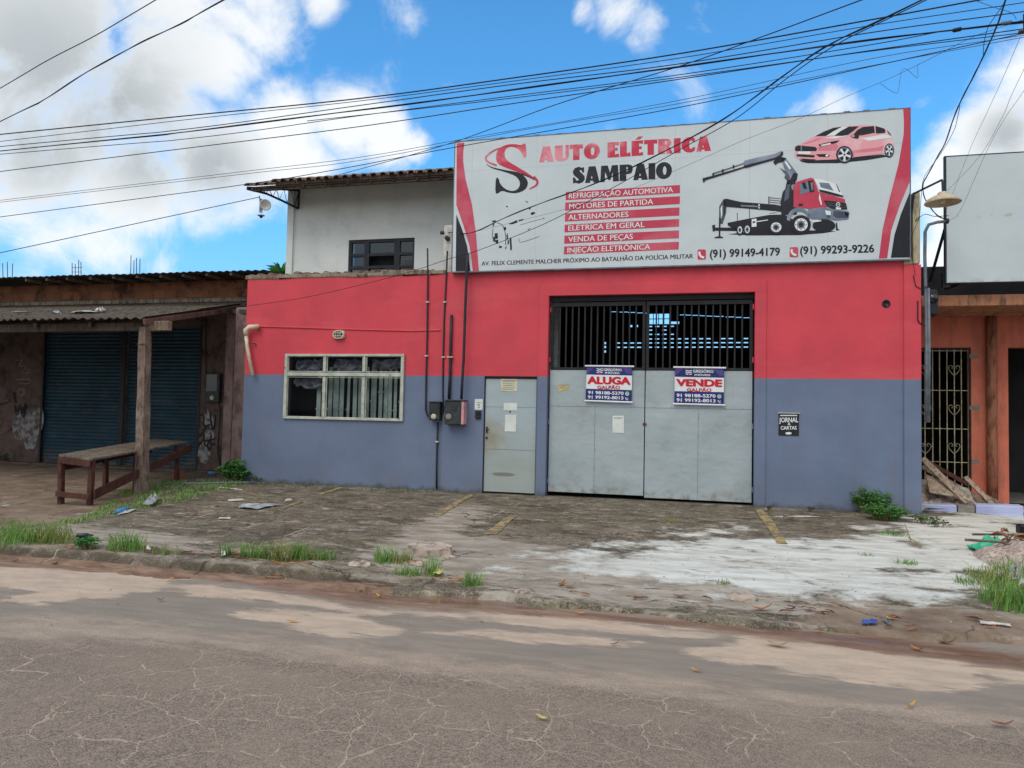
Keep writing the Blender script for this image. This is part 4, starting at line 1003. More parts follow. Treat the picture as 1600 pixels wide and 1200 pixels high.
for (x0, y0, x1, y1) in ((80, 919, 132, 983), (655, 904, 709, 968)):
    mb = MB(); rr = 10; pts = ell(x0 + rr, y0 + rr, rr, rr, 5, 180, 270) + ell(x1 - rr, y0 + rr, rr, rr, 5, 270, 360) + ell(x1 - rr, y1 - rr, rr, rr, 5, 0, 90) + ell(x0 + rr, y1 - rr, rr, rr, 5, 90, 180)
    poly(mb, pts, Zb, 0); ic = mb.build('phone_icon', 'print_red_plain', bb)
    mb = MB(); cx, cy = (x0 + x1) / 2, (y0 + y1) / 2
    poly(mb, ribbon([(cx - 13, cy - 18), (cx - 16, cy - 2), (cx - 2, cy + 15), (cx + 15, cy + 18)], 13, 13), Zb, 1); mb.build('handset', 'print_white', ic)
# remnant of the peeled print under the emblem
mb = MB()
for pts in ([(330, 820), (350, 815), (352, 850), (335, 855)], [(335, 860), (355, 858), (352, 885), (338, 880)], [(322, 842), (332, 838), (336, 870), (328, 872)], [(360, 895), (380, 900), (372, 912), (358, 908)], [(418, 760), (470, 735), (475, 750), (440, 762)], [(480, 735), (510, 728), (512, 736), (482, 744)],
            [(385, 780), (402, 778), (404, 795), (390, 800)], [(405, 830), (412, 815), (416, 850), (408, 860)], [(424, 850), (436, 848), (440, 920), (430, 926)], [(412, 862), (422, 860), (420, 885), (412, 890)], [(545, 655), (556, 652), (556, 668), (546, 670)], [(556, 690), (575, 684), (588, 690), (575, 700), (560, 704)], [(404, 645), (414, 648), (412, 656), (404, 654)],
            [(315, 740), (340, 736), (338, 746), (318, 750)], [(322, 760), (330, 756), (326, 775), (318, 776)], [(525, 615), (540, 622), (538, 627), (524, 620)], [(636, 720), (641, 720), (641, 730), (636, 730)], [(398, 905), (406, 895), (404, 915), (398, 918)]):
    poly(mb, pts, Za, 0)
poly(mb, ribbon([(345, 752), (385, 765), (402, 830), (400, 890)], 3, 5), Za, 0); poly(mb, ribbon([(322, 790), (316, 830), (325, 870)], 4, 3), Za, 0); poly(mb, ribbon([(490, 766), (560, 745), (630, 727)], 2, 2), Za, 0); poly(mb, ribbon([(610, 838), (560, 856), (500, 875), (482, 870), (486, 850)], 3, 2), Za, 0); poly(mb, ribbon([(538, 798), (555, 785)], 4, 3), Za, 0)
mb.build('peeled_print', 'print_black', bb)
# crane truck picture
mb = MB(); K = dict(black=0, red=1, grey=2, dark=3, white=4, pink=5)
TM = ['print_black', 'print_red_plain', 'print_grey', 'print_dark_grey', 'print_white', 'print_pink', 'print_rose']
def P(c, k, pts, sm=0): poly(mb, smooth(pts, True, sm) if sm else pts, Zb, k, K[c])
P('black', 0, [(270, 824), (460, 800), (860, 800), (945, 805), (860, 818), (700, 830), (420, 832)])
P('black', 1, [(268, 752), (400, 726), (520, 704), (620, 700), (690, 740), (690, 800), (620, 812), (330, 806), (268, 768)])
P('black', 1, [(170, 768), (190, 764), (190, 782), (330, 782), (330, 804), (190, 802), (175, 808)]); P('black', 1, [(186, 842), (212, 836), (214, 720), (224, 720), (222, 836), (240, 842), (238, 848), (188, 849)])
P('dark', 1, [(215, 650), (240, 608), (258, 600), (264, 612), (258, 690), (236, 760), (214, 756)]); P('white', 2, [(224, 660), (234, 640), (234, 700), (226, 730)]); P('black', 2, [(244, 620), (256, 612), (252, 690), (244, 720)])
P('black', 2, [(240, 606), (262, 602), (350, 622), (560, 638), (604, 646), (604, 684), (520, 674), (262, 652), (244, 640)]); P('grey', 3, [(350, 640), (470, 648), (470, 655), (350, 650)]); P('white', 3, [(460, 636), (468, 636), (468, 664), (460, 662)])
for yy in (592, 606, 620): P('dark', 1, [(524, yy), (600, yy + 8), (600, yy + 12), (524, yy + 5)])
P('dark', 1, [(522, 588), (528, 588), (528, 640), (522, 640)]); P('dark', 1, [(326, 690), (330, 690), (331, 740), (327, 740)]); P('dark', 1, [(402, 660), (406, 660), (407, 724), (403, 724)])
P('white', 2, [(418, 730), (448, 726), (448, 776), (418, 778)]); P('black', 3, [(424, 744), (440, 742), (440, 752), (424, 754)]); P('white', 2, [(450, 742), (520, 732), (520, 737), (450, 748)])
P('white', 2, [(530, 684), (572, 680), (572, 700), (530, 702)]); P('black', 3, [(530, 690), (572, 687), (572, 692), (530, 695)])
P('black', 2, [(598, 624), (612, 560), (628, 540), (640, 482), (690, 480), (694, 560), (700, 700), (604, 704)]); P('dark', 3, [(628, 556), (646, 500), (660, 500), (650, 600), (620, 620)]); P('grey', 3, [(664, 520), (680, 510), (684, 540), (670, 548)])
P('grey', 2, [(600, 345), (630, 345), (648, 372), (706, 446), (700, 486), (684, 500), (650, 470), (625, 420)]); P('dark', 3, [(594, 408), (640, 436), (660, 470), (640, 486), (622, 470), (630, 450)]); P('black', 3, [(680, 440), (706, 446), (700, 486), (668, 500), (660, 480)]); P('white', 3, [(622, 372), (634, 366), (664, 412), (654, 420)]); P('black', 3, [(636, 500), (690, 486), (694, 500), (640, 512)])
P('black', 2, [(552, 372), (584, 340), (620, 344), (636, 352), (612, 372), (584, 378), (566, 392)])
P('grey', 3, [(366, 380), (372, 364), (462, 342), (560, 322), (600, 305), (612, 306), (616, 320), (590, 342), (500, 368), (380, 404)]); P('black', 4, [(366, 396), (500, 362), (560, 346), (592, 330), (606, 306), (615, 310), (612, 330), (590, 350), (490, 378), (380, 410)])
P('black', 3, [(110, 474), (180, 456), (235, 440), (372, 400), (376, 408), (240, 452), (130, 486), (120, 500), (114, 498)]); P('dark', 3, [(180, 440), (238, 422), (370, 378), (370, 383), (240, 428), (182, 446)])
for (u, v) in ((172, 452), (232, 428), (300, 402)): P('black', 4, [(u, v - 10), (u + 10, v - 12), (u + 12, v + 6), (u, v + 10)])
P('red', 3, [(680, 520), (700, 496), (788, 470), (806, 476), (836, 560), (880, 572), (1000, 604), (1004, 634), (900, 646), (870, 660), (780, 664), (745, 660), (680, 655)])
P('white', 4, [(806, 476), (862, 482), (940, 508), (958, 520), (992, 586), (962, 580), (842, 548)], 0); P('grey', 5, [(840, 500), (900, 504), (930, 552), (850, 530)]); P('black', 5, [(842, 544), (900, 556), (990, 582), (992, 590), (940, 582), (842, 556)]); P('black', 5, [(944, 508), (950, 512), (972, 560), (964, 558)])
P('grey', 4, [(718, 512), (772, 492), (782, 556), (722, 576)]); P('black', 5, [(730, 504), (752, 497), (764, 540), (744, 540)]); P('black', 5, [(768, 490), (800, 488), (810, 556), (782, 562)]); P('grey', 6, [(786, 500), (798, 500), (804, 548), (792, 550)])
P('black', 4, [(712, 634), (738, 632), (738, 646), (712, 648)]); P('white', 4, [(842, 566), (850, 600), (858, 640), (850, 640), (838, 600)])
P('black', 4, [(868, 612), (940, 618), (1008, 630), (1016, 668), (930, 668), (888, 648)]); P('dark', 5, [(880, 624), (1006, 642), (1008, 646), (884, 630)]); P('dark', 5, [(890, 638), (1010, 656), (1010, 660), (894, 644)])
mb_ = ell(958, 638, 13, 15, 18); poly(mb, mb_, Zb, 6, K['white'], [ell(958, 638, 9, 11, 18)])
for a_ in (90, 210, 330): P('white', 6, [(958 - 2, 638), (958 + 2, 638), (958 + 11 * math.cos(R(a_)), 638 - 13 * math.sin(R(a_)))])
P('white', 5, [(944, 654), (976, 658), (976, 670), (944, 668)])
P('grey', 4, [(770, 668), (870, 654), (930, 668), (1024, 680), (1028, 694), (1022, 728), (950, 736), (880, 726), (800, 728), (776, 716)]); P('dark', 5, [(930, 676), (1018, 688), (1018, 720), (950, 722), (926, 706)]); P('white', 5, [(876, 674), (912, 680), (912, 704), (884, 702)]); P('black', 5, [(1000, 684), (1026, 690), (1022, 716), (1004, 710)]); P('dark', 5, [(886, 706), (910, 708), (908, 722), (890, 720)])
P('white', 4, [(790, 738), (850, 736), (855, 742), (800, 750)])
P('black', 2, ell(870, 770, 72, 40)); P('black', 1, [(944, 752), (952, 752), (956, 790), (970, 798), (945, 800)])
P('grey', 4, ell(712, 735, 74, 78, 16, 180, 350) + ell(716, 742, 58, 62, 16, 345, 180))
for (cx, cy, rx, ry, k) in ((726, 764, 62, 60, 5), (570, 780, 50, 46, 5), (390, 794, 24, 36, 3), (344, 797, 22, 34, 3)):
    P('black', k, ell(cx, cy, rx, ry)); P('white', k + 1, ell(cx + rx * .02, cy, rx * .66, ry * .66)); P('grey', k + 2, ell(cx, cy, rx * .40, ry * .42)); P('black', k + 3, ell(cx, cy, rx * .22, ry * .24))
    for a_ in range(0, 360, 45): P('dark', k + 2, ell(cx + rx * .52 * math.cos(R(a_)), cy + ry * .52 * math.sin(R(a_)), rx * .06, ry * .06, 6))
mb.build('crane_truck_picture', TM, bb)
# car picture
K['rose'] = 6; mb = MB()
P('black', 0, [(715, 358), (940, 352), (1240, 326), (1272, 338), (1130, 362), (950, 380), (770, 380), (730, 372)])
P('pink', 1, [(684, 330), (690, 290), (704, 268), (745, 248), (815, 210), (870, 185), (930, 158), (1000, 149), (1100, 143), (1180, 145), (1250, 162), (1272, 180), (1290, 205), (1305, 250), (1302, 300), (1240, 318), (1050, 345), (940, 356), (740, 364), (692, 344)])
P('rose', 2, [(1050, 300), (1200, 282), (1244, 268), (1238, 300), (1230, 318), (1050, 342)]); P('pink', 3, [(1060, 318), (1230, 302), (1228, 322), (1060, 342)]); P('rose', 2, [(735, 260), (830, 226), (860, 224), (760, 258)]); P('rose', 2, [(830, 280), (940, 256), (960, 270), (946, 300), (840, 300)])
P('white', 2, [(1100, 226), (1240, 200), (1285, 206), (1290, 220), (1150, 240)]); P('white', 2, [(860, 222), (985, 206), (1020, 208), (940, 226)])
P('black', 2, [(815, 211), (866, 184), (930, 158), (984, 152), (930, 180), (884, 209)]); P('white', 2, [(884, 209), (930, 180), (984, 152), (1020, 152), (950, 200), (936, 207)]); P('black', 3, [(936, 207), (975, 178), (1025, 152), (1088, 149), (1050, 180), (1022, 201), (985, 209)])
P('black', 3, [(1058, 196), (1080, 172), (1112, 154), (1182, 147), (1188, 188), (1100, 206)]); P('black', 3, [(1192, 147), (1246, 163), (1254, 174), (1252, 190), (1196, 193)]); P('black', 4, [(1034, 210), (1060, 196), (1090, 206), (1084, 226), (1068, 224), (1048, 218)]); P('pink', 5, [(1040, 210), (1056, 202), (1064, 212), (1046, 216)])
P('dark', 3, [(1262, 172), (1276, 184), (1292, 206), (1286, 208), (1270, 190)])
P('black', 2, [(690, 278), (706, 268), (816, 278), (828, 292), (820, 304), (700, 306), (688, 298)]); P('grey', 3, [(724, 272), (732, 272), (732, 304), (724, 304)]); P('white', 3, [(706, 306), (786, 306), (784, 324), (708, 322)]); P('black', 2, [(698, 324), (812, 330), (810, 344), (700, 338)])
P('black', 2, [(834, 264), (900, 248), (968, 236), (950, 252), (900, 266), (846, 276)]); P('white', 3, [(848, 266), (910, 252), (914, 262), (856, 272)]); P('black', 2, [(818, 324), (884, 322), (908, 332), (896, 342), (840, 340)]); P('white', 3, ell(888, 332, 9, 7)); P('black', 2, [(722, 350), (780, 354), (820, 356), (800, 368), (744, 366)])
for (cx, cy, rx, ry) in ((998, 326, 52, 54), (1278, 300, 30, 44)):
    P('black', 3, ell(cx, cy, rx, ry)); P('grey', 4, ell(cx, cy, rx * .82, ry * .84))
    for i in range(5):
        a_ = 90 + 72 * i; c_, s_ = math.cos(R(a_ + 36)), math.sin(R(a_ + 36)); P('black', 5, ell(cx + rx * .52 * c_, cy + ry * .52 * s_, rx * .22, ry * .2, 8))
        c_, s_ = math.cos(R(a_)), math.sin(R(a_)); P('white', 6, [(cx - rx * .10 * s_, cy + ry * .10 * c_), (cx + rx * .10 * s_, cy - ry * .10 * c_), (cx + rx * .78 * c_ + rx * .12 * s_, cy + ry * .78 * s_ - ry * .12 * c_), (cx + rx * .78 * c_ - rx * .12 * s_, cy + ry * .78 * s_ + ry * .12 * c_)])
    P('dark', 7, ell(cx, cy, rx * .12, ry * .12))
mb.build('car_picture', TM, bb)

# ------------------------------------------------------------------ things fixed to the shop front
def sheet(mb, a, b, c, d, Y, mi=0, th=.002):
    """flat quad given by four pixels (tl, tr, br, bl) on plane Y"""
    mb.flat([[fy(*q, Y) for q in (a, b, c, d)]], th, mi)
BN = 880, 550, .1875
def zz_(x, y): return (880 + x * .1875, 550 + y * .1875)
def banner(name, label, top, bot, body, navy_t, white, navy_b, words):
    Y = GY - .035
    c = fy(*zz_(*((top[0][0] + top[1][0]) / 2, bot[0][1])), Y)
    t = thing(name, c, label, 'banner', 'realtor banners hung on the gate leaves')
    for nm, (a, b) in (('top_rod', top), ('bottom_rod', bot)):
        MB().tube([fy(*zz_(*a), Y - .012), fy(*zz_(*b), Y - .012)], .016, 8).build(nm, 'banner_white', t)
    # cloth sags very slightly: a gridded sheet
    mb = MB(); n_ = 8
    def pt(u, v, off=0.0):
        l = Vector(body[0]).lerp(Vector(body[3]), v); r = Vector(body[1]).lerp(Vector(body[2]), v); q = l.lerp(r, u)
        return fy(*zz_(*q), Y - .004 - off)
    for i in range(n_):
        for j in range(n_): mb.face([pt(i / n_, (j + 1) / n_), pt((i + 1) / n_, (j + 1) / n_), pt((i + 1) / n_, j / n_), pt(i / n_, j / n_)])
    mb.face([pt(0, 0, -.004), pt(1, 0, -.004), pt(1, 1, -.004), pt(0, 1, -.004)])
    mb.build('cloth', 'banner_navy', t)
    mb = MB(); mb.flat([[pt(0, white[0], .002), pt(1, white[0] + .01, .002), pt(1, white[1] + .01, .002), pt(0, white[1], .002)]], .001); mb.build('white_band', 'banner_white', t)
    mb = MB(); mb.flat([[pt(0, .02, .002), pt(.16, .02, .002), pt(.03, .20, .002), pt(0, .20, .002)]], .001); mb.flat([[pt(.78, .02, .002), pt(.98, .02, .002), pt(.99, .2, .002), pt(.9, .2, .002)]], .001); mb.build('purple_wedges', 'banner_purple', t)
    for (s_, bl, br, cap, bold, m_) in words:
        mb = MB(); Yt = Y - .010; a = fy(*zz_(*bl), Yt); b = fy(*zz_(*br), Yt)
        text_on(mb, s_, a, b, cap * .1875 * (a - cam_pos).dot(FW) / F, Yt, bold, spacing=1.0)
        mb.build('lettering', m_, t)
    return t, Y, pt
def chevrons(t, Y, x, y):
    mb = MB(); yy = y
    for k in range(3):
        mb.flat([[fy(*zz_(*q), Y - .009) for q in [(x, yy + 9), (x, yy + 2), (x + 26, yy + 9), (x + 52, yy + 3), (x + 52, yy + 10), (x + 26, yy + 17)]]], .001); yy += 15
    mb.build('chevron_emblem', 'banner_white', t)
    mb = MB(); mb.flat([[fy(*zz_(*q), Y - .0095) for q in [(x + 14, y + 44), (x + 26, y + 38), (x + 40, y + 44), (x + 26, y + 50)]]], .001); mb.build('emblem_accent', 'banner_red', t)
def chat_icons(t, Y, x, y, x2, y2):
    mb = MB(); mb.flat([[fy(*zz_(*q), Y - .009) for q in ell(x, y, 17, 17, 16)]], .001); ic = mb.build('chat_icon', 'banner_white', t)
    mb = MB(); mb.flat([[fy(*zz_(*q), Y - .0100) for q in ell(x, y - 1, 13, 13, 16)]], .0005); mb.build('green_disc', 'banner_green', ic)
    mb = MB(); mb.flat([[fy(*zz_(*q), Y - .0112) for q in ribbon([(x - 6, y - 7), (x - 5, y), (x + 1, y + 5), (x + 7, y + 5)], 5, 5)]], .0005); mb.build('handset', 'banner_white', ic)
    mb = MB(); mb.flat([[fy(*zz_(*q), Y - .009) for q in ribbon([(x2 - 11, y2 - 10), (x2 - 8, y2), (x2 + 2, y2 + 10), (x2 + 10, y2 + 10)], 7, 7)]], .001); mb.flat([[fy(*zz_(*q), Y - .009) for q in ribbon([(x2 + 2, y2 - 10), (x2 + 9, y2 - 6), (x2 + 11, y2 + 2)], 3, 3)]], .001); mb.build('phone_icon', 'banner_white', t)
t, Y, _ = banner('banner', 'blue and white banner reading ALUGA on the left gate leaf', ((182, 116), (590, 121)), ((178, 406), (578, 420)), [(197, 122), (575, 126), (570, 414), (186, 402)], 0, (.235, .655), 0,
    [('GREGÓRIO', (336, 158), (488, 160), 22, .03, 'banner_white'), ('IMÓVEIS', (350, 180), (468, 184), 15, .03, 'banner_white'), ('ALUGA', (207, 262), (555, 270), 60, .06, 'banner_red'), ('GALPÃO', (285, 306), (472, 309), 27, .04, 'banner_red'),
     ('91 98188-5270', (208, 349), (502, 357), 26, .035, 'banner_white'), ('91 99192-8013', (206, 387), (500, 395), 26, .035, 'banner_white')])
chevrons(t, Y, 278, 132); chat_icons(t, Y, 533, 347, 530, 388)
t, Y, _ = banner('banner', 'blue and white banner reading VENDE on the right gate leaf', ((917, 127), (1357, 133)), ((913, 432), (1350, 443)), [(932, 133), (1340, 138), (1338, 434), (925, 427)], 0, (.25, .655), 0,
    [('GREGÓRIO', (1082, 171), (1252, 174), 25, .03, 'banner_white'), ('IMÓVEIS', (1096, 198), (1226, 201), 16, .03, 'banner_white'), ('VENDE', (948, 282), (1320, 288), 58, .06, 'banner_red'), ('GALPÃO', (1032, 328), (1234, 330), 27, .04, 'banner_red'),
     ('91 98188-5270', (946, 373), (1268, 380), 27, .035, 'banner_white'), ('91 99192-8013', (946, 412), (1268, 420), 27, .035, 'banner_white')])
chevrons(t, Y, 1020, 146); chat_icons(t, Y, 1301, 370, 1301, 411)

def notice(name, label, cat, px, Y, m, lines=(), tape=None):
    a, b, c, d = px; mb = MB(); sheet(mb, a, b, c, d, Y, 0, .0015); o = mb.build(name, [m], None); tag(o, label, cat)
    if lines:
        mb = MB()
        for (u0, u1, v, h) in lines:
            pt = lambda u, v_: Vector((*a, 0)).lerp(Vector((*b, 0)), u).lerp(Vector((*d, 0)).lerp(Vector((*c, 0)), u), v_)
            mb.flat([[fy(q.x, q.y, Y - .0015) for q in (pt(u0, v), pt(u1, v), pt(u1, v + h), pt(u0, v + h))]], .0008)
        mb.build('printed_lines', 'paper_print', o)
    return o
dY = DY - .006
notice('paper_notice', 'wide cream notice at the top of the grey door', 'notice', [(782.5, 592), (808, 592), (808, 611.5), (782.5, 611)], dY, 'paper_yellow', [(.1, .9, .12, .10), (.1, .72, .36, .05), (.1, .72, .52, .05), (.1, .9, .70, .05), (.1, .8, .84, .05)])
notice('paper_notice', 'small blank white paper above the peephole of the grey door', 'notice', [(787, 629.5), (808, 630), (808, 641.5), (787, 641)], dY, 'paper')
notice('paper_notice', 'tall blank white paper below the peephole of the grey door', 'notice', [(789.5, 648), (807, 648), (806, 674.5), (788.5, 674)], dY, 'paper')
notice('paper_notice', 'white sheet of paper with a heading on the left gate leaf', 'notice', [(957, 649.5), (975, 649.5), (975, 676.5), (957, 676)], GY - .006, 'paper', [(.1, .9, .10, .03), (.15, .8, .16, .03)])
o = notice('sticker', 'torn yellow sticker on the left gate leaf', 'sticker', [(872.5, 600.5), (890, 600.5), (889, 606.5), (872.5, 613)], GY - .006, 'sticker_yellow', [(.05, .95, .02, .22), (.1, .5, .42, .12)])
notice('intercom_notice', 'small white paper above the black intercom beside the door', 'notice', [(742, 623.5), (754.5, 623.5), (754, 640.5), (741.5, 640)], -.008, 'paper', [(.15, .85, .30, .06), (.35, .65, .46, .16), (.45, .62, .70, .14)])
p0, p1 = fy(743.5, 642, 0), fy(751.5, 654.5, 0)
t = thing('intercom', (p0.x, 0, p1.z), 'black intercom panel on the wall left of the grey door', 'intercom')
MB().box(p0.x, p1.x, -.035, -.001, p1.z, p0.z).build('body', 'black_plastic', t, bevel=.004)
mb = MB(); mb.lathe(((p0.x + p1.x) / 2, -.036, p1.z + .04), (0, -1, 0), [(.014, 0), (.014, .004), (0, .005)], 12); mb.build('button', 'meter_metal', t)

# mail slot sign
Zm = lambda x, y: (1200 + x / 4, 530 + y / 4)
a, b = fy(*Zm(66, 463), 0), fy(*Zm(192, 604), 0)
t = thing('mail_slot', (a.x, 0, b.z), 'black mail slot plate reading JORNAL & CARTAS on the blue wall', 'mail slot')
MB().box(a.x, b.x, -.012, -.001, b.z, a.z).build('plate', 'sign_black', t, bevel=.003)
mb = MB(); mb.box(a.x - .01, b.x + .015, -.03, -.001, a.z, a.z + .012); mb.build('flap', 'horn_white', t)
mb = MB(); Y = -.0135
for (s_, bl, br, cap, bo) in (('JORNAL', (70, 519), (188, 518), 30, .03), ('&', (124, 537), (140, 537), 17, .02), ('CARTAS', (80, 565), (178, 564), 22, .03)):
    q = fy(*Zm(*bl), Y); text_on(mb, s_, q, fy(*Zm(*br), Y), cap / 4 * (q - cam_pos).dot(FW) / F, Y, bo)
mb.flat([[fy(*Zm(*q), Y) for q in ell(128, 588, 20, 8, 14)]], .0008); mb.flat([[fy(*Zm(x, y), Y) for x, y in [(76, 473), (182, 473), (182, 480), (76, 480)]]], .0008)
mb.build('lettering', 'print_white', t)

# bulkhead light
c = fy(530.5, 523, .04)
t = thing('bulkhead_light', (c.x, .04, c.z - .1), 'oval cream bulkhead lamp with a grid guard on the red wall above the window', 'wall lamp')
mb = MB(); rx, rz_ = .125, .088; k = 26
for (s0, y0, s1, y1) in ((1, .04, 1, 0), (1, 0, .92, -.02), (.92, -.02, .74, -.02), (.74, -.02, .70, .0)):
    for i in range(k):
        A = lambda s_, y_, j: (c.x + rx * s_ * math.copysign(abs(math.cos(2 * math.pi * j / k)) ** .7, math.cos(2 * math.pi * j / k)), y_, c.z + rz_ * s_ * math.copysign(abs(math.sin(2 * math.pi * j / k)) ** .7, math.sin(2 * math.pi * j / k)))
        mb.face([A(s0, y0, i), A(s0, y0, i + 1), A(s1, y1, i + 1), A(s1, y1, i)])
mb.build('housing', 'vent_cream', t)
MB().box(c.x - .095, c.x + .095, 0.0, .03, c.z - .065, c.z + .065).build('glass', 'meter_glass', t)
mb = MB()
for d in (-.045, 0, .045): mb.tube([(c.x + d, -.018, c.z - .07), (c.x + d, -.03, c.z), (c.x + d, -.018, c.z + .07)], .007, 6)
for d in (-.028, .028): mb.tube([(c.x - .1, -.018, c.z + d), (c.x, -.03, c.z + d), (c.x + .1, -.018, c.z + d)], .007, 6)
mb.build('guard', 'vent_cream', t)

# white drain pipe at the left end of the wing
Y = -.06
pts = [fy(403, 510.5, Y + .14), fy(402, 510.5, Y), fy(390, 511, Y), fy(384.5, 516, Y), fy(384.5, 524, Y), fy(386, 540, Y), fy(394.5, 587, Y)]
t = thing('drain_pipe', pts[-1], 'short white bent PVC drain pipe sticking out at the left end of the red wall', 'pipe')
MB().tube(smooth3 := pts[:5], [.05, .05, .05, .052, .052], 12).build('elbow', 'pvc', t, True)
MB().tube([pts[4], pts[5], pts[6]], [.037, .036, .036], 12).build('tail', 'pvc', t, True)
p = fy(389, 535, Y); mb = MB(); mb.tube([p + Vector((-.05, 0, 0)), p + Vector((.09, .04, -.01)), p + Vector((.10, .1, -.05))], .012, 6); mb.build('strap', 'meter_metal', t)

# conduits and meter boxes
def conduit(name, label, px, r, m, Y=-.03, cat='conduit', wob=.0, clips=()):
    pts = [fy(*q, Y) for q in px]
    t = MB().tube(pts, r, 8).build(name, m, None, True); tag(t, label, cat)
    for q in clips:
        p = fy(*q, Y); MB().box(p.x - r * 1.9, p.x + r * 1.9, Y - r * 1.3, Y + .03, p.z - .012, p.z + .012).build('clip', 'vent_cream', t)
    return t
YL = .018
conduit('conduit', 'thin dark conduit rising above the red wing left of the small meter box', [(668, 388), (668.5, 430), (667.5, 520), (666, 580), (665, 640), (668, 650), (674, 652)], .016, 'conduit', YL, clips=[(668, 472), (666.5, 556)])
conduit('conduit', 'thin patched conduit along the joint of the two red walls', [(699, 392), (697.5, 430), (694, 500), (692.5, 560), (692, 615), (693, 640), (690, 648), (684, 651)], .017, 'conduit', YL - .03, clips=[(695, 472), (693, 558)])
conduit('conduit', 'thick short black conduit entering the large meter box at its left', [(705.5, 492), (704, 540), (703, 590), (701.5, 624)], .028, 'conduit', -.035, clips=[(703.5, 558)])
conduit('conduit', 'thick black conduit from the billboard down to the large meter box', [(730.5, 395), (729, 430), (727, 480), (724.5, 560), (722, 600), (721, 624)], .026, 'conduit', -.135, clips=[])
conduit('conduit', 'thin dark conduit from the small meter box down to the ground', [(684, 660), (683, 690), (682, 730), (682, 764)], .016, 'conduit', YL, clips=[(683, 690)])
def meter_box(label, x0, x1, y0, y1, Yw, depth, side=False):
    a, b = fy(x0, y0, Yw - depth), fy(x1, y1, Yw - depth)
    t = thing('meter_box', (a.x, Yw, b.z), label, 'meter box')
    MB().box(a.x, b.x, Yw - depth, Yw - .002, b.z, a.z).build('case', 'meter_metal', t, bevel=.012)
    w, h = b.x - a.x, a.z - b.z; y = Yw - depth
    MB().box(a.x - .012, b.x + .012, y - .02, Yw - .003, a.z + .001, a.z + .016).build('rain_lid', 'meter_metal', t)
    return t, a, b, w, h, y
t, a, b, w, h, y = meter_box('small grey green electric meter box on the wing between the conduits', 670, 686.5, 628.5, 656.5, .045, .16)
MB().box(a.x + .03, b.x - .03, y - .008, y - .001, b.z + h * .38, a.z - .02).build('window', 'meter_glass', t)
mb = MB(); mb.lathe(((a.x + b.x) / 2, y, b.z + h * .2), (0, -1, 0), [(.05, 0), (.05, .02), (.02, .03), (0, .03)], 14); mb.build('meter_dial', 'vent_cream', t)
t, a, b, w, h, y = meter_box('large dark electric meter box with a pink side strip beside the door', 695, 724, 626, 664, 0, .20)
MB().box(b.x - .042, b.x + .002, y - .006, -.004, b.z + .01, a.z - .01).build('side_strip', 'meter_side', t)
MB().box(a.x + w * .45, a.x + w * .66, y - .012, y - .001, a.z - h * .40, a.z - h * .17).build('window', 'meter_glass', t)
mb = MB(); mb.lathe((a.x + w * .22, y, b.z + h * .34), (0, -1, 0), [(.055, 0), (.055, .01), (.03, .016), (0, .016)], 14); mb.build('worn_seal', 'cement_block', t)
# white anchor post with rack at the wing/billboard corner
Yp = .12
a, b = fy(694, 352, Yp), fy(705, 430, Yp)
t = thing('service_post', (a.x, Yp, b.z), 'short white cable post with a porcelain reel left of the billboard', 'post')
MB().box(a.x, b.x, Yp, Yp + .1, 4.0, a.z).build('post', 'horn_white', t, bevel=.008)
p = fy(700, 373, Yp); mb = MB(); mb.lathe((p.x, Yp - .01, p.z), (0, -1, 0), [(.0, -.01), (.045, 0), (.045, .02), (.02, .03), (.02, .05), (.045, .06), (0, .065)], 14); mb.build('reel', 'black_plastic', t)
p = fy(694, 364, Yp); mb = MB(); mb.lathe((p.x, Yp - .03, p.z), (-1, 0, 0), [(0, 0), (.035, .0), (.035, .06), (0, .07)], 12); mb.build('clamp', 'meter_metal', t)
# round vent hole on the right of the red wall
p = fy(1384.5, 474.5, 0); mb = MB(); mb.lathe((p.x, .0, p.z), (0, -1, 0), [(.062, -.001), (.062, .012), (.044, .012), (.042, .003), (0, .003)], 20); t = tag(mb.build('wall_vent', 'black_plastic', None, True), 'small round black vent hole high on the right of the red wall', 'vent')
# concrete post at the right edge of the billboard
a, b = fy(1424, 300, -.05), fy(1436, 425, -.05)
t = tag(MB().box(3.50, 3.605, -.04, .1, 3.98, a.z).box(3.372, 3.499, -.03, .1, 3.972, 4.07).build('concrete_post', 'yellowed_post', None, bevel=.01), 'yellowed concrete post at the right edge of the billboard', 'post')

# siren and camera under the eave
hp = fy(405, 308, .45)
t = thing('alarm_horn', fy(408, 330, .45), 'pale horn loudspeaker hanging under the left end of the eave', 'horn')
c = fy(409, 321, .45); mb = MB(); mb.lathe(c + Vector((-.03, .08, .02)), (.9, -.7, -.12), [(.02, 0), (.05, .02), (.06, .08), (.115, .16), (.12, .165), (.10, .16), (.04, .10), (0, .08)], 18); mb.build('bell', 'horn_white', t, True)
mb = MB().tube([hp + Vector((0, 0, .03)), c + Vector((-.06, .06, .0))], .012, 6); mb.box(c.x - .09, c.x - .05, .5, .56, c.z - .12, c.z + .16); mb.build('bracket', 'conduit_grey', t)
c = fy(408, 337, .45)
t = thing('security_camera', c, 'tiny dome camera hanging below the alarm horn at the eave', 'camera')
mb = MB(); mb.lathe(c + Vector((0, 0, .02)), (0, 0, -1), [(0, -.1), (.008, -.1), (.008, 0), (.075, .01), (.075, .02), (0, .02)], 14); mb.build('cap', 'horn_white', t, True)
mb = MB(); mb.lathe(c, (0, 0, -1), [(.035, 0), (.033, .03), (.015, .05), (0, .055)], 12); mb.build('lens_dome', 'black_plastic', t, True)

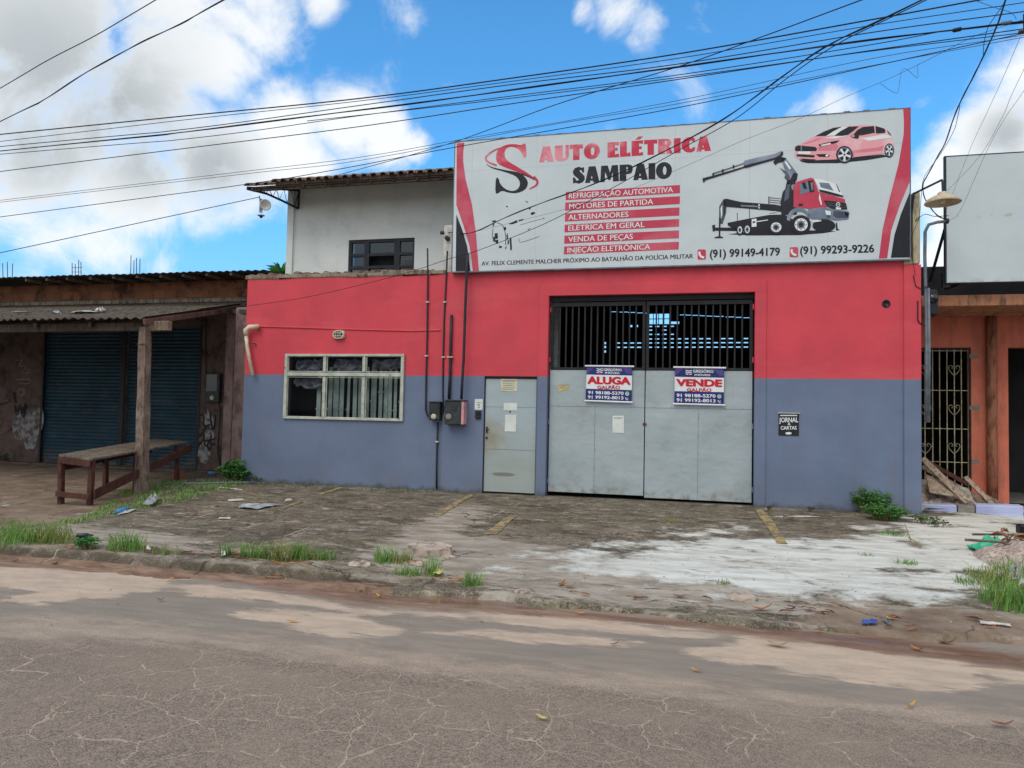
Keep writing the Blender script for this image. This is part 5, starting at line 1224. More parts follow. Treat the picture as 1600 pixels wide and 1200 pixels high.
# ------------------------------------------------------------------ left: closed shop with canopy
SY = 1.6
ls = thing('closed_shop', (-13, SY, 0), 'dark run-down shop with two blue roller shutters and a bare brick parapet', 'building')
s0, s1, s2, s3 = fy(62, 720, SY).x, fy(183, 720, SY).x, fy(190, 720, SY).x, fy(306, 720, SY).x
XRW = -8.72; ZT = 3.86
mb = MB(); wall(mb, -30, XRW, -.3, ZT, SY, .2, [(s0, s1, -.4, 3.3), (s2, s3, -.4, 3.3)]); mb.build('wall', 'shop_plaster', ls)
for (a, b, m_) in ((s0, s1, 0), (s2, s3, 0)):
    mb = MB(); k = 0; z = .02; ypl = SY + .09
    prof = []
    while z < 3.4: j = random.uniform(-.004, .004) + .010 * math.sin(z * 2.1 + a); prof += [(z, j), (z + .012, j - .016), (z + .05, j - .022), (z + .072, j - .012)]; z += .085 + random.uniform(-.003, .003)
    for (za, ya), (zb, yb) in zip(prof, prof[1:]): mb.face([(a + .012, ypl + ya, za), (b - .012, ypl + ya, za), (b - .012, ypl + yb, zb), (a + .012, ypl + yb, zb)])
    sh = mb.build('roller_shutter', 'shutter_paint', ls)
    MB().box(a + .03, b - .03, SY + .05, SY + .10, -.02, .05).build('bottom_rail', 'rust_nail', sh)
for (a, b, c) in ((s1 + .002, s2 - .002, .02), (s0 - .05, s0 + .005, .012), (s3 - .005, s3 + .05, .012)): MB().box(a, b, SY - c, SY + .1, 0, 3.3).build('guide_rail', 'black_metal', ls)
mb = MB(); mb.box(-30, XRW, SY - .25, SY - .003, -.2, .04); mb.build('threshold', 'shop_plaster', ls)
# whitewashed and scribbled patches
def blob(mb, cx, cy, rx, ry, Y, seed, rag=.22, k=36):
    rnd = random.Random(seed); ph = [rnd.uniform(0, 6.28) for _ in range(6)]
    pts = []
    for i in range(k):
        t = 2 * math.pi * i / k; r = 1 + sum(rag / (q + 1) * math.sin((q + 2) * t + ph[q]) for q in range(6)); pts.append(fy(cx + rx * r * math.cos(t), cy + ry * r * math.sin(t), Y))
    mb.flat([pts], .003)
for a in ((44, 668, 17, 40, SY - .005, 3, .34), (320, 700, 12, 20, SY - .005, 5, .4), (325, 655, 6, 16, SY - .005, 8, .4)): mb = MB(); blob(mb, *a); mb.build('whitewash', 'whitewash', ls)
def scribble(mb, strokes, w, Y, Zf):
    for st in strokes: mb.flat([[fy(*Zf(*q), Y) for q in ribbon(st, w, w * .8)]], .001)
zl = lambda x, y: (x / 3, 400 + y / 3)
mb = MB(); scribble(mb, [[(915, 760), (960, 735), (950, 800), (985, 790)], [(985, 730), (990, 800), (1005, 820), (1010, 745)], [(940, 830), (920, 870), (935, 892), (950, 860)], [(955, 830), (960, 905), (985, 860)], [(960, 868), (1010, 856)], [(990, 840), (985, 890), (1010, 880)], [(915, 870), (925, 890), (940, 870)], [(965, 800), (940, 850)], [(970, 890), (985, 915), (990, 880)]], 9, SY - .010, zl)
mb.build('black_graffiti', 'graffiti_black', ls)
mb = MB(); scribble(mb, [[(72, 490), (110, 485), (80, 520), (130, 510), (100, 550)], [(75, 580), (140, 575), (145, 600), (90, 598)], [(85, 625), (110, 620), (115, 650), (88, 655), (82, 630)], [(130, 530), (145, 545), (120, 550)]], 5, SY - .010, zl); mb.build('pale_graffiti', 'graffiti_white', ls)
mb = MB(); scribble(mb, [[(70, 700), (80, 760), (95, 680), (105, 770), (120, 690)], [(65, 640), (75, 690)], [(125, 700), (110, 760)]], 12, SY - .010, zl); mb.build('black_graffiti', 'graffiti_black', ls)
# pilasters at the right
mb = MB(); mb.box(fy(350, 600, 1.2).x, fy(364, 600, 1.2).x, 1.2, SY - .002, -.3, 3.62); mb.build('pilaster', 'pilaster_plaster', ls, bevel=.012)
mb = MB(); mb.box(-9.45, XRW, .9, SY - .003, -.3, 3.62); mb.build('pilaster', 'pilaster_plaster', ls, bevel=.012)
# brick parapet and roof
mb = MB(); wall(mb, -30, XRW, ZT, 4.36, SY + .02, .16); mb.build('brick_parapet', 'hollow_brick', ls)
mb = MB(); mb.box(-30, XRW, SY - .04, SY + .019, ZT + .0, ZT + .09); mb.build('parapet_band', 'coping_concrete', ls, bevel=.01)
def corrugated(mb, A, B, C, D, pitch=.177, amp=.022, th=.008, nseg=8, rag=.0, mi=0, rows=1):
    """wavy sheet: A-B front edge, D-C back edge (A left front, B right front)"""
    A, B, C, D = (Vector(q) for q in (A, B, C, D)); W_ = (B - A).length; n_ = int(W_ / pitch * nseg)
    for r_ in range(rows):
        v0, v1 = r_ / rows, (r_ + 1.08) / rows if r_ < rows - 1 else 1.0
        lift = .012 * r_
        pr = []
        for i in range(n_ + 1):
            u = i / n_; f0 = A.lerp(B, u); f1 = D.lerp(C, u); z = amp * math.sin(2 * math.pi * u * W_ / pitch) + random.uniform(-.002, .002)
            j = rag * (math.sin(u * 37) * .5 + math.sin(u * 91 + 1) * .5) if r_ == 0 else 0
            a = f0.lerp(f1, v0) + Vector((0, -j, z + lift)); b = f0.lerp(f1, v1) + Vector((0, 0, z + lift))
            pr.append((a, b))
        for (a, b), (c, d) in zip(pr, pr[1:]):
            T = Vector((0, 0, -th)); mb.face([a, c, d, b], mi); mb.face([a + T, b + T, d + T, c + T], mi); mb.face([a, a + T, c + T, c], mi)
mb = MB(); corrugated(mb, (-26, .82, 4.44), (XRW - .05, .82, 4.40), (XRW - .05, 9, 4.9), (-26, 9, 4.9), rag=.03, amp=.012); rf = mb.build('roof', 'roof_sheet_dark', ls, True)
px_r = [40, 72, 104, 140, 176, 213, 250, 285, 322, 360]
for px in px_r:
    a = fy(px, 442, .9); mb = MB(); mb.beam((a.x, .9, 4.36), (a.x + random.uniform(-.03, .03), SY + .02, 4.38), .06, .075); mb.build('rafter', 'weathered_wood', ls, bevel=.006)
mb = MB(); mb.beam((-26, 1.0, 4.405), (XRW, 1.0, 4.405), .05, .05) if False else mb.beam((-26, SY + .1, 4.385), (XRW, SY + .1, 4.385), .06, .05); mb.build('wall_plate', 'beam_wood', ls)
# canopy
FL, FR, BR_, BL_ = Vector((-25, -2.25, 2.97)), fy(224, 496, -2.25), fy(379, 476, 1.5), Vector((-27, 1.5, 3.86))
cp = thing('canopy', (-12, -2, 0), 'sagging lean-to canopy of dirty wavy roofing on a worn post, before the closed shop', 'canopy')
mb = MB(); corrugated(mb, FL, FR, BR_, BL_, amp=.018, rag=.05, rows=2); mb.build('roofing', 'asbestos', cp, True)
bt, bb_ = fy(0, 508, -2.0).z, fy(0, 522, -2.0).z
e0, e1 = fy(262, 503, -2.0), fy(262, 515.5, -2.0)
mb = MB(); mb.beam((-25, -2.0, (bt + bb_) / 2 - .02), (fy(224, 505, -2).x, -2.0, (e0.z + e1.z) / 2 - .01), .09, e0.z - e1.z + .01); mb.build('beam', 'beam_wood', cp, bevel=.008)
mb = MB(); mb.beam((fy(222, 505, -1.9).x, -1.93, (e0.z + e1.z) / 2), (e0.x, -1.93, (e0.z + e1.z) / 2 + .01), .10, e0.z - e1.z + .03); mb.build('beam', 'weathered_wood', cp, bevel=.008)
mb = MB(); mb.beam(FR + Vector((0, .02, -.075)), BR_ + Vector((-.02, 0, -.09)), .05, .10); mb.build('rake_board', 'rake_wood', cp, bevel=.006)
mb = MB()
for k in range(1, 9): mb.beam(FL.lerp(FR, 1 - k * .075) + Vector((0, .1, -.10)), BL_.lerp(BR_, 1 - k * .08) + Vector((0, 0, -.09)), .05, .08)
mb.build('rafters', 'beam_wood', cp)
pb, ptop = g(221, 771), fy(228, 513, -1.97)
mb = MB(); n_ = 10; prev = None
for i in range(n_ + 1):
    t = i / n_; c = Vector((pb.x + (ptop.x - pb.x) * t, pb.y + (-1.99 - pb.y) * t, pb.z - .05 + (ptop.z + .02 - pb.z + .05) * t)); w = .082 - .012 * t + .004 * math.sin(i * 1.7)
    ring = [c + Vector((sx * w, sy * w, 0)) for sx, sy in ((-1, -1), (1, -1), (1, 1), (-1, 1))]
    if prev: [mb.face([prev[k], prev[(k + 1) % 4], ring[(k + 1) % 4], ring[k]]) for k in range(4)]
    prev = ring
mb.face(prev); mb.build('post', 'post_wood', cp, bevel=0)
mb = MB(); p = fy(222, 538, -2.06); mb.tube([p + Vector((-.09, 0, 0)), p + Vector((.06, -.01, 0))], .015, 6); mb.build('hook', 'rust_nail', cp)
mb = MB(); mb.beam(fy(362, 487, 1.0), fy(390, 487.5, .9), .10, .09); mb.build('beam', 'beam_wood', cp)
# things lying on the canopy
mb = MB(); c = BL_.lerp(BR_, .80).lerp(FL.lerp(FR, .80), .6); d = fy(150, 486, c.y); 
def rag_thing(name, c, sx, sy, h, m, label, cat, seed):
    rnd = random.Random(seed); mb = MB(); n_ = 7; P_ = [[None] * (n_ + 1) for _ in range(n_ + 1)]
    for i in range(n_ + 1):
        for j in range(n_ + 1):
            u, v = i / n_ * 2 - 1, j / n_ * 2 - 1; e = max(0, 1 - (u * u + v * v) * .6)
            P_[i][j] = c + Vector((u * sx * (1 + rnd.uniform(-.2, .2)), v * sy * (1 + rnd.uniform(-.2, .2)), h * e * rnd.uniform(.2, 1.0)))
    for i in range(n_):
        for j in range(n_): mb.face([P_[i][j], P_[i + 1][j], P_[i + 1][j + 1], P_[i][j + 1]])
    mb.face([P_[0][0], P_[0][n_], P_[n_][n_], P_[n_][0]])
    return tag(mb.build(name, m), label, cat)
def on_canopy(px, py):
    N = (FR - FL).cross(BL_ - FL).normalized(); d = ray(px, py); t = (FL - cam_pos).dot(N) / d.dot(N); return cam_pos + d * t
rag_thing('cloth_rag', on_canopy(138, 489), .35, .12, .05, 'white_litter', 'flattened pale cloth scrap on the wavy canopy roofing', 'rag', 3)
rag_thing('plaster_lump', on_canopy(157, 487), .09, .07, .13, 'white_litter', 'upright white lump on the wavy canopy roofing', 'debris', 4)
rag_thing('plastic_scrap', on_canopy(88, 490), .06, .06, .09, 'silver_sheet', 'small grey crumpled scrap at the left on the canopy roofing', 'debris', 6)
mb = MB(); a = on_canopy(20, 490.5); b = on_canopy(47, 490); mb.beam(a + Vector((0, 0, .04)), b + Vector((0, 0, .04)), .10, .02); tag(mb.build('board', 'plank_wood'), 'short pale board lying on the left of the canopy roofing', 'board')
# meter box of the closed shop
a, b = fy(322, 583, SY - .1), fy(342, 629, SY - .1)
t = thing('meter_box', (a.x, SY, b.z), 'old grey meter box with a square window on the wall of the closed shop', 'meter box')
MB().box(a.x, b.x, SY - .12, SY - .002, b.z, a.z).build('case', 'meter_metal', t, bevel=.01)
h = a.z - b.z; w = b.x - a.x
MB().box(a.x + .04, b.x - .05, SY - .128, SY - .121, b.z + h * .38, a.z - .03).build('window', 'meter_glass', t)
mb = MB(); mb.lathe((a.x + w * .55, SY - .12, b.z + h * .16), (0, -1, 0), [(.05, 0), (.05, .02), (.0, .03)], 12); mb.build('meter_dial', 'vent_cream', t)
mb = MB().tube([fy(341, 628, SY - .03), fy(344, 640, SY - .03), fy(340, 700, SY - .03), fy(345, 737, SY - .03)], .012, 6); tag(mb.build('conduit', 'conduit'), 'thin conduit below the old meter box of the closed shop', 'conduit')
mb = MB().tube([fy(322, 497, SY - .03), fy(321, 540, SY - .03), fy(322, 583, SY - .03)], .012, 6); tag(mb.build('conduit', 'conduit'), 'thin conduit above the old meter box of the closed shop', 'conduit')
# leaning poles at the far left
for (a, b, lb) in (((2, 705), (14, 625), 'grey pole leaning steeply on the wall at the far left edge'), ((0, 718), (18, 668), 'grey pole leaning low on the wall at the far left edge')):
    A = g(*a); mb = MB().tube([Vector((A.x, SY - .6, 0.0)), fy(*b, SY - .03)], .022, 8); tag(mb.build('leaning_pole', 'weathered_wood'), lb, 'pole')
# rebar bundles above the roof
for px, n_, lb in ((12, 3, 'bundle of rusty rebar starters above the roof at the far left'), (120, 4, 'bundle of rusty rebar starters in the middle of the closed shop roof'), (211, 4, 'tall bundle of rusty rebar starters on the right of the closed shop roof')):
    mb = MB(); Y = 3.2; top = {12: 404, 120: 406, 211: 398}[px]
    for k in range(n_):
        a = fy(px - 7 + k * 14 / (n_ - 1), 445, Y + .1 * (k % 2)); b = fy(px - 7 + k * 14 / (n_ - 1) + random.uniform(-1, 1), top + random.uniform(0, 9), Y + .1 * (k % 2)); mb.tube([a, b], .010, 5)
    z = fy(px, 425, Y).z
    if px == 120:
        for d in (0, .12): mb.tube([fy(px - 8, 425, Y) + Vector((0, 0, d)), fy(px + 8, 425, Y) + Vector((0, 0, d))], .006, 5)
    tag(mb.build('rebar_bundle', 'rebar'), lb, 'rebar', 'rebar starters above the closed shop')

# wooden stall table
tf0, tf1 = fy(88, 710, -3.5), fy(143, 717, -3.5); tb0, tb1 = fy(242, 685, .05), fy(295, 690, .05)
tb = thing('stall_table', (-9.6, -2, 0), 'long rough stall table with red legs leaning beside the canopy post', 'table')
mb = MB(); th = .035
nb = 3
for k in range(nb):
    u0, u1 = k / nb + .006, (k + 1) / nb - .006; q = [tf0.lerp(tf1, u0), tf0.lerp(tf1, u1), tb0.lerp(tb1, u1), tb0.lerp(tb1, u0)]
    e = random.uniform(-.05, .05); q[0].y += e; q[1].y += e
    mb.hexa([v - Vector((0, 0, th)) for v in q] + q)
top = mb.build('tabletop', 'table_wood', tb, bevel=.005)
def tpt(u, v, dz=0): q = tf0.lerp(tf1, u).lerp(tb0.lerp(tb1, u), v); q.z += dz; return q
for (u, v) in ((.08, .02), (.92, .03), (.08, .40), (.92, .42), (.92, .88), (.08, .88)):
    a = tpt(u, v, -th - .001); b = Vector((a.x + random.uniform(-.03, .03), a.y + random.uniform(-.02, .02), ghf(a.x, a.y) - .01)); MB().beam(b, a, .075, .075, up=(0, 1, 0)).build('leg', 'red_wood', tb, bevel=.006)
a, b = tpt(.97, .02), tpt(1.02, 1.0)
mb = MB(); mb.beam(a + Vector((.05, 0, -.55)), b + Vector((.05, 0, -.12)), .03, .15); mb.build('side_board', 'red_wood', tb, bevel=.005)
mb = MB(); mb.beam(tpt(.02, .05, -.2), tpt(.02, .95, -.2), .03, .13); mb.build('side_board', 'red_wood', tb, bevel=.005)
mb = MB(); mb.beam(tpt(.05, .0, -.085) + Vector((0, .02, 0)), tpt(.95, .0, -.085) + Vector((0, .02, 0)), .03, .09); mb.build('apron', 'red_wood', tb, bevel=.005)
mb = MB(); mb.beam(tpt(.04, .0, -.60), tpt(.98, .0, -.58), .03, .08); mb.build('stretcher', 'red_wood', tb, bevel=.005)

# ------------------------------------------------------------------ right: orange building
OY = 2.0
ob = thing('orange_shop', (5.5, OY, 0), 'orange plastered shop with a barred gate and a dark doorway behind the rubble', 'building')
gx0, gx1 = 3.85, fy(1517, 545, OY).x; gz1 = fy(1480, 543, OY).z; dx0 = fy(1575, 545, OY).x; dz1 = gz1
mb = MB(); wall(mb, 3.64, 13, -.3, 3.75, OY, .2, [(gx0, gx1, -.4, gz1), (dx0, 10.5, -.4, dz1)]); mb.build('wall', 'orange_paint', ob)
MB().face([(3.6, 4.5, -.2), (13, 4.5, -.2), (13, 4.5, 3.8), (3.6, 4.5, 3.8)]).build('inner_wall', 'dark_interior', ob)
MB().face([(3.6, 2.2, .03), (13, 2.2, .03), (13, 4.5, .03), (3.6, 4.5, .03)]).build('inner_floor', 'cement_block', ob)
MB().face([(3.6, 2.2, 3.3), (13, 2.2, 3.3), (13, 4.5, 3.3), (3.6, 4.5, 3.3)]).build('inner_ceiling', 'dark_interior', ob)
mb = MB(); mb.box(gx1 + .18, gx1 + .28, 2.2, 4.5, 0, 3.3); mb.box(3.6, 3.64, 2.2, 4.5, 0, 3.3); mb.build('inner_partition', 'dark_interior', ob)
sz0, sz1 = fy(1500, 478, .6).z, fy(1500, 461, .6).z
mb = MB(); mb.box(3.75, 13, .6, OY - .002, sz0, sz1); mb.build('canopy_slab', 'slab_orange', ob, bevel=.01)
mb = MB(); mb.beam((3.70, 1.2, 3.60), (13, 1.2, 3.60), .1, .07); mb.build('roof_beam', 'beam_wood', ob)
mb = MB(); corrugated(mb, (3.70, 1.7, 3.80), (13, 1.7, 3.80), (13, 8, 4.3), (3.70, 8, 4.3)); mb.build('roof', 'roof_sheet_dark', ob, True)
mb = MB(); mb.box(3.62, 4.1, 1.78, 1.84, 3.56, 3.80); mb.box(4.1, 13, 1.60, 1.66, 3.56, 4.25); mb.build('dark_gap_backing', 'dark_interior', ob)  # dark backing added so the gap between sign and slab reads as shade
# column pipe
c0 = fy(1550, 600, OY - .1); mb = MB(); mb.tube([(c0.x, OY - .09, -.1), (c0.x, OY - .09, 1.2), (c0.x, OY - .09, 2.3), (c0.x, OY - .09, sz0)], .085, 14); mb.build('drain_column', 'rusty_pipe', ob, True)
mb = MB()
for (px, py, w) in ((1521, 557, 11), (1523, 637, 14), (1524, 721, 9)): p = fy(px, py, OY); mb.box(p.x - w / 160, p.x + w / 160, OY - .006, OY - .001, p.z - .035, p.z + .035)
mb.build('cement_patches', 'cement_block', ob)
# barred gate
gg = MB(); Yg = OY + .05
zs_ = [fy(1480, yy, Yg).z for yy in (548, 610, 670, 722)]
gxs = [fy(px, 600, Yg).x for px in (1445, 1457, 1468, 1479.5, 1491, 1502, 1513)]
fr = MB(); fr.box(gx0 + .002, gx1 - .002, Yg - .02, Yg + .02, gz1 - .03, gz1 - .003); fr.box(gx1 - .03, gx1 - .002, Yg - .02, Yg + .02, .0, gz1 - .031); fr.box(gx0 + .002, gx0 + .03, Yg - .02, Yg + .02, 0, gz1 - .031)
gt = fr.build('barred_gate', 'black_metal', ob)
for x in gxs: gg.tube([(x, Yg, .02), (x, Yg, gz1 - .035)], .009, 6)
for z in zs_: gg.tube([(gx0 + .03, Yg + .012, z), (gx1 - .03, Yg + .012, z)], .008, 6)
gg.build('bars', 'grille_cream', gt)
for cx in (1491, 1446):
    for yy in (578, 640, 700):
        c = fy(cx, yy, Yg - .012); hh = MB()
        for sg in (-1, 1):
            pts = [(.01, 0, -.10), (.07, 0, -.03), (.095, 0, .03), (.08, 0, .075), (.045, 0, .085), (.02, 0, .055), (.03, 0, .03), (.05, 0, .035)]
            hh.tube([c + Vector((sg * p[0], 0, p[2])) for p in [Vector(q) for q in pts]], .006, 5)
        hh.build('heart_scroll', 'grille_cream', gt)
# blank sign panel
PY = .3
a, b = fy(1477, 245, PY), fy(1477, 442, PY)
sg_ = thing('blank_sign', (a.x, PY, b.z), 'blank pale grey sign panel above the orange shop', 'sign')
MB().box(a.x + .012, 9.5, PY, PY + .05, b.z, a.z).build('panel', 'blank_sheet', sg_, bevel=.004)
mb = MB(); mb.box(a.x - .012, a.x + .011, PY - .008, PY + .06, b.z - .012, a.z + .012); mb.box(a.x + .012, 9.5, PY - .006, PY + .055, a.z + .001, a.z + .012); mb.box(a.x + .012, 9.5, PY - .006, PY + .055, b.z - .012, b.z - .001); mb.build('frame', 'conduit', sg_)
mb = MB(); mb.beam(fy(1478, 352, .35), fy(1453, 440, .9), .035, .035); mb.beam((4.3, .36, 3.7), (4.3, 1.0, 3.75), .05, .05); mb.beam((4.3, .38, 3.7), (4.3, .38, 5.7), .05, .05); mb.beam((6, .38, 3.7), (6, .38, 5.7), .05, .05); mb.beam((4.1, .38, 3.66), (4.1, .38, 3.9), .1, .1); mb.build('braces', 'black_metal', sg_)
# street lamp on bracket
lp = fy(1473, 312, -.55)
t = thing('wall_lamp', lp, 'wide cream enamel lamp shade on a bracket right of the billboard', 'lamp')
mb = MB(); c = lp + Vector((0, 0, -.055)); mb.lathe(c, (0, 0, 1), [(.245, 0), (.25, .012), (.215, .06), (.14, .105), (.075, .13), (.07, .16), (.045, .175), (0, .18)], 28); mb.lathe(c, (0, 0, 1), [(.245, .0), (.205, .05), (.13, .095), (0, .12)], 28); mb.build('shade', 'lamp_enamel', t, True)
mb = MB(); mb.lathe(c + Vector((0, 0, -.01)), (0, 0, 1), [(0, 0), (.03, .01), (.045, .05), (.03, .1), (0, .11)], 12); mb.build('bulb', 'horn_white', t, True)
mb = MB(); p1, p2, p3 = fy(1427, 303, -.05), fy(1472, 281, -.5), lp + Vector((0, 0, .13)); mb.tube([p1, p2], .016, 6); mb.tube([p2, p3 + Vector((0, 0, 0))], .014, 6); mb.tube([p1 + Vector((0, .0, -.03)), p1 + Vector((-.02, .03, -.3))], .02, 6); mb.build('bracket', 'conduit', t)
# service mast with meter at the right corner
Y = .02
mb = MB(); pts = [fy(1478, 346, Y), fy(1465, 347, Y), fy(1451, 351, Y), fy(1445.5, 362, Y), fy(1445, 400, Y), fy(1447, 480, Y), fy(1448, 560, Y), fy(1448, 660, Y)]
mb.tube(pts, .025, 10); t = tag(mb.build('service_mast', 'conduit_grey', None, True), 'grey bent service mast running down between the red wall and the orange shop', 'conduit')
MB().tube([fy(1478, 345.5, Y), fy(1482, 345.5, Y)], .042, 10).build('mast_cap', 'conduit', t)
mb = MB(); mb.tube([fy(1451, 450, Y - .02), fy(1452, 540, Y - .02), fy(1451.5, 660, Y - .02)], .02, 8); tag(mb.build('conduit', 'conduit_grey', None, True), 'slim grey conduit beside the bent service mast', 'conduit')
c = fy(1457, 466, Y + .06); mb = MB(); mb.lathe(c + Vector((0, .1, 0)), (0, -1, 0), [(0, 0), (.07, 0), (.085, .05), (.085, .12), (.06, .16), (0, .17)], 16)
t = thing('round_meter', c, 'dark round electric meter hanging by the service mast', 'meter'); mb.build('glass_cover', 'meter_glass', t, True)
MB().box(c.x - .085, c.x + .085, Y + .04, Y + .2, c.z - .28, c.z + .14).build('case', 'conduit', t, bevel=.03)
mb = MB(); mb.tube([fy(1434, 470, -.045), fy(1434, 500, -.045), fy(1437, 505, -.045), fy(1445, 509, -.02)], .009, 6); mb.tube([fy(1427, 430, -.05), fy(1431, 447, -.05), fy(1440, 452, -.04), fy(1452, 446, 0.0)], .007, 5); tag(mb.build('loose_wire', 'cable_black'), 'loose black wire looping at the right corner of the red wall', 'wire')
# rubble, planks
c = Vector((4.45, 1.15, 0))
mb = MB(); n_ = 30; rnd = random.Random(11)
G = [[None] * (n_ + 1) for _ in range(n_ + 1)]
for i in range(n_ + 1):
    for j in range(n_ + 1):
        x = 3.64 + 1.9 * i / n_; y = .45 + 1.5 * j / n_
        h = .40 * math.exp(-((x - 3.85) / .75) ** 2) * sst(np.array(y), .4, 1.4) + .05; h = float(h) * (1 + .3 * mnoise.noise((x * 4, y * 4, 0))) + .06 * mnoise.noise((x * 11, y * 11, 3)) + .03 * mnoise.noise((x * 30, y * 30, 3))
        G[i][j] = Vector((x, y, ghf(x, y) - .02 + max(h, 0)))
for i in range(n_):
    for j in range(n_): mb.face([G[i][j], G[i + 1][j], G[i + 1][j + 1], G[i][j + 1]])
tag(mb.build('rubble_heap', 'rubble'), 'heap of broken plaster and sand before the barred gate', 'rubble', kind='stuff')
def plank(a, b, Ya, Yb, w, label, m='plank_wood', th=.025, tilt=(0, -.5, 1)):
    A, B = fy(*a, Ya), fy(*b, Yb); d = B - A; mb = MB(); mb.beam(A, B, w, th, up=tilt); tag(mb.build('plank', m, None, bevel=.004), label, 'plank', 'loose planks on the rubble heap')
plank((1441, 716), (1512, 785), 1.05, .6, .11, 'long grey plank sloping from the red wall corner down to the lilac tiles', tilt=(0, -.8, .5))
plank((1440, 729), (1545, 788), 1.45, 1.0, .09, 'brown plank behind the long grey plank on the rubble', 'weathered_wood', tilt=(0, -.8, .5))
plank((1450, 722), (1512, 757), 1.6, 1.5, .08, 'dark thin plank under the barred gate on the rubble', 'red_wood', tilt=(0, -.8, .5))
plank((1508, 745), (1553, 790), 1.3, .9, .08, 'short pale plank at the right end of the rubble', 'plank_wood', tilt=(0, -.8, .5))
plank((1530, 770), (1568, 790), 1.4, 1.2, .07, 'stubby brown plank at the foot of the orange column', 'weathered_wood', tilt=(0, -.8, .5))
def board(px, Ys, label, m):
    q = [fy(*p, y) for p, y in zip(px, Ys)]; N = (q[1] - q[0]).cross(q[3] - q[0]).normalized(); N = N if N.y < 0 else -N
    mb = MB(); mb.hexa([v - N * .018 for v in q] + q); tag(mb.build('wood_board', m, None), label, 'board')
board([(1446, 740), (1496, 762), (1488, 775), (1453, 769)], [1.0, .95, .62, .62], 'broad brown board lying on the rubble heap', 'plank_wood')
board([(1486, 756), (1514, 763), (1522, 784), (1506, 780)], [.95, .95, .6, .6], 'pale square board lying on the rubble heap', 'mortar')
# lilac tile stacks and a cement block
LY0 = g(1425, 798); LY1 = g(1600, 815)
def tile_block(name, px0, px1, yt0, yt1, Y0, Y1, m, label, dep=.30, ridges=True):
    A0, A1 = fy(px0, yt0, Y0), fy(px1, yt1, Y1); b0, b1 = Vector((A0.x, A0.y, ghf(A0.x, A0.y) - .1)), Vector((A1.x, A1.y, ghf(A1.x, A1.y) - .1)); D = Vector((.2, 1, 0)).normalized() * dep
    t = thing(name, (A0 + A1) / 2 * 1.0, label, 'block' if name != 'tile_stack' else 'tile stack'); t.location.z = (b0.z + b1.z) / 2 + .1
    mb = MB(); mb.hexa([b0, b1, b1 + D, b0 + D, A0, A1, A1 + D, A0 + D]); mb.build('body', m, t, bevel=.006)
    if ridges:
        mb = MB(); H = A0.z - b0.z
        for k in range(1, 5):
            z = -.025 * k; N = Vector((0, -.006, 0)); mb.beam(A0 + Vector((0, 0, z)) + N * .3, A1 + Vector((0, 0, z)) + N * .3, .008, .006)
        mb.build('tile_edges', m, t)
tile_block('tile_stack', 1425, 1495, 787, 790, .55, .42, 'lilac_tile', 'longer lilac tile stack at the corner of the blue wall')
tile_block('cement_block', 1497, 1523, 790, 791, .40, .36, 'cement_block', 'grey cement block between two lilac tile stacks', .2, False)
tile_block('tile_stack', 1525, 1599, 789, 791, .38, .1, 'lilac_tile', 'right hand lilac tile stack before the dark doorway')

# ------------------------------------------------------------------ plants
def leaf_face(mb, p, d, n_, l, w, mi=0, fold=.15):
    d = d.normalized(); s_ = d.cross(n_); s_ = s_.normalized() if s_.length > 1e-4 else Vector((1, 0, 0)); u = s_.cross(d)
    mb.raw([p, p + d * l * .35 + s_ * w * .5 + u * l * fold * .4, p + d * l * .75 + s_ * w * .38 + u * l * fold * .2, p + d * l - u * l * fold, p + d * l * .75 - s_ * w * .38 + u * l * fold * .2, p + d * l * .35 - s_ * w * .5 + u * l * fold * .4, p + d * l * .45], [(0, 1, 6), (1, 2, 6), (2, 3, 6), (3, 4, 6), (4, 5, 6), (5, 0, 6)], mi)
def bush(name, c, r, h, nst, nl, ls, label, cat='bush', m='leaf_green', seed=0, lean=(0, 0), wide=None):
    rnd = random.Random(seed); t = thing(name, c, label, cat, None); st = MB(); lf = MB()
    for i in range(nst):
        a = rnd.uniform(0, 6.283); q = rnd.uniform(.1, 1) ** .6; hh = h * rnd.uniform(.45, 1.0) * (1 - .35 * q)
        rx = wide or r; e = c + Vector((math.cos(a) * rx * q + lean[0], math.sin(a) * r * q + lean[1], hh)); b = c + Vector((math.cos(a) * rx * q * .45, math.sin(a) * r * q * .45, 0)); b.z = ghf(b.x, b.y) - .01
        mid = b.lerp(e, .55) + Vector((rnd.uniform(-.04, .04), rnd.uniform(-.04, .04), .06)); pts = [b, mid, e]; st.tube(pts, [.006, .004, .002], 4)
        for k in range(nl):
            u = rnd.uniform(.2, 1.0); p = b.lerp(mid, u / .55) if u < .55 else mid.lerp(e, (u - .55) / .45)
            aa = rnd.uniform(0, 6.283); d = Vector((math.cos(aa), math.sin(aa), rnd.uniform(-.3, .7))); leaf_face(lf, p, d, Vector((rnd.uniform(-.5, .5), rnd.uniform(-.5, .5), 1)), ls * rnd.uniform(.6, 1.3), ls * rnd.uniform(.35, .6))
    st.build('stem', 'twig', t); lf.build('foliage', m, t); return t
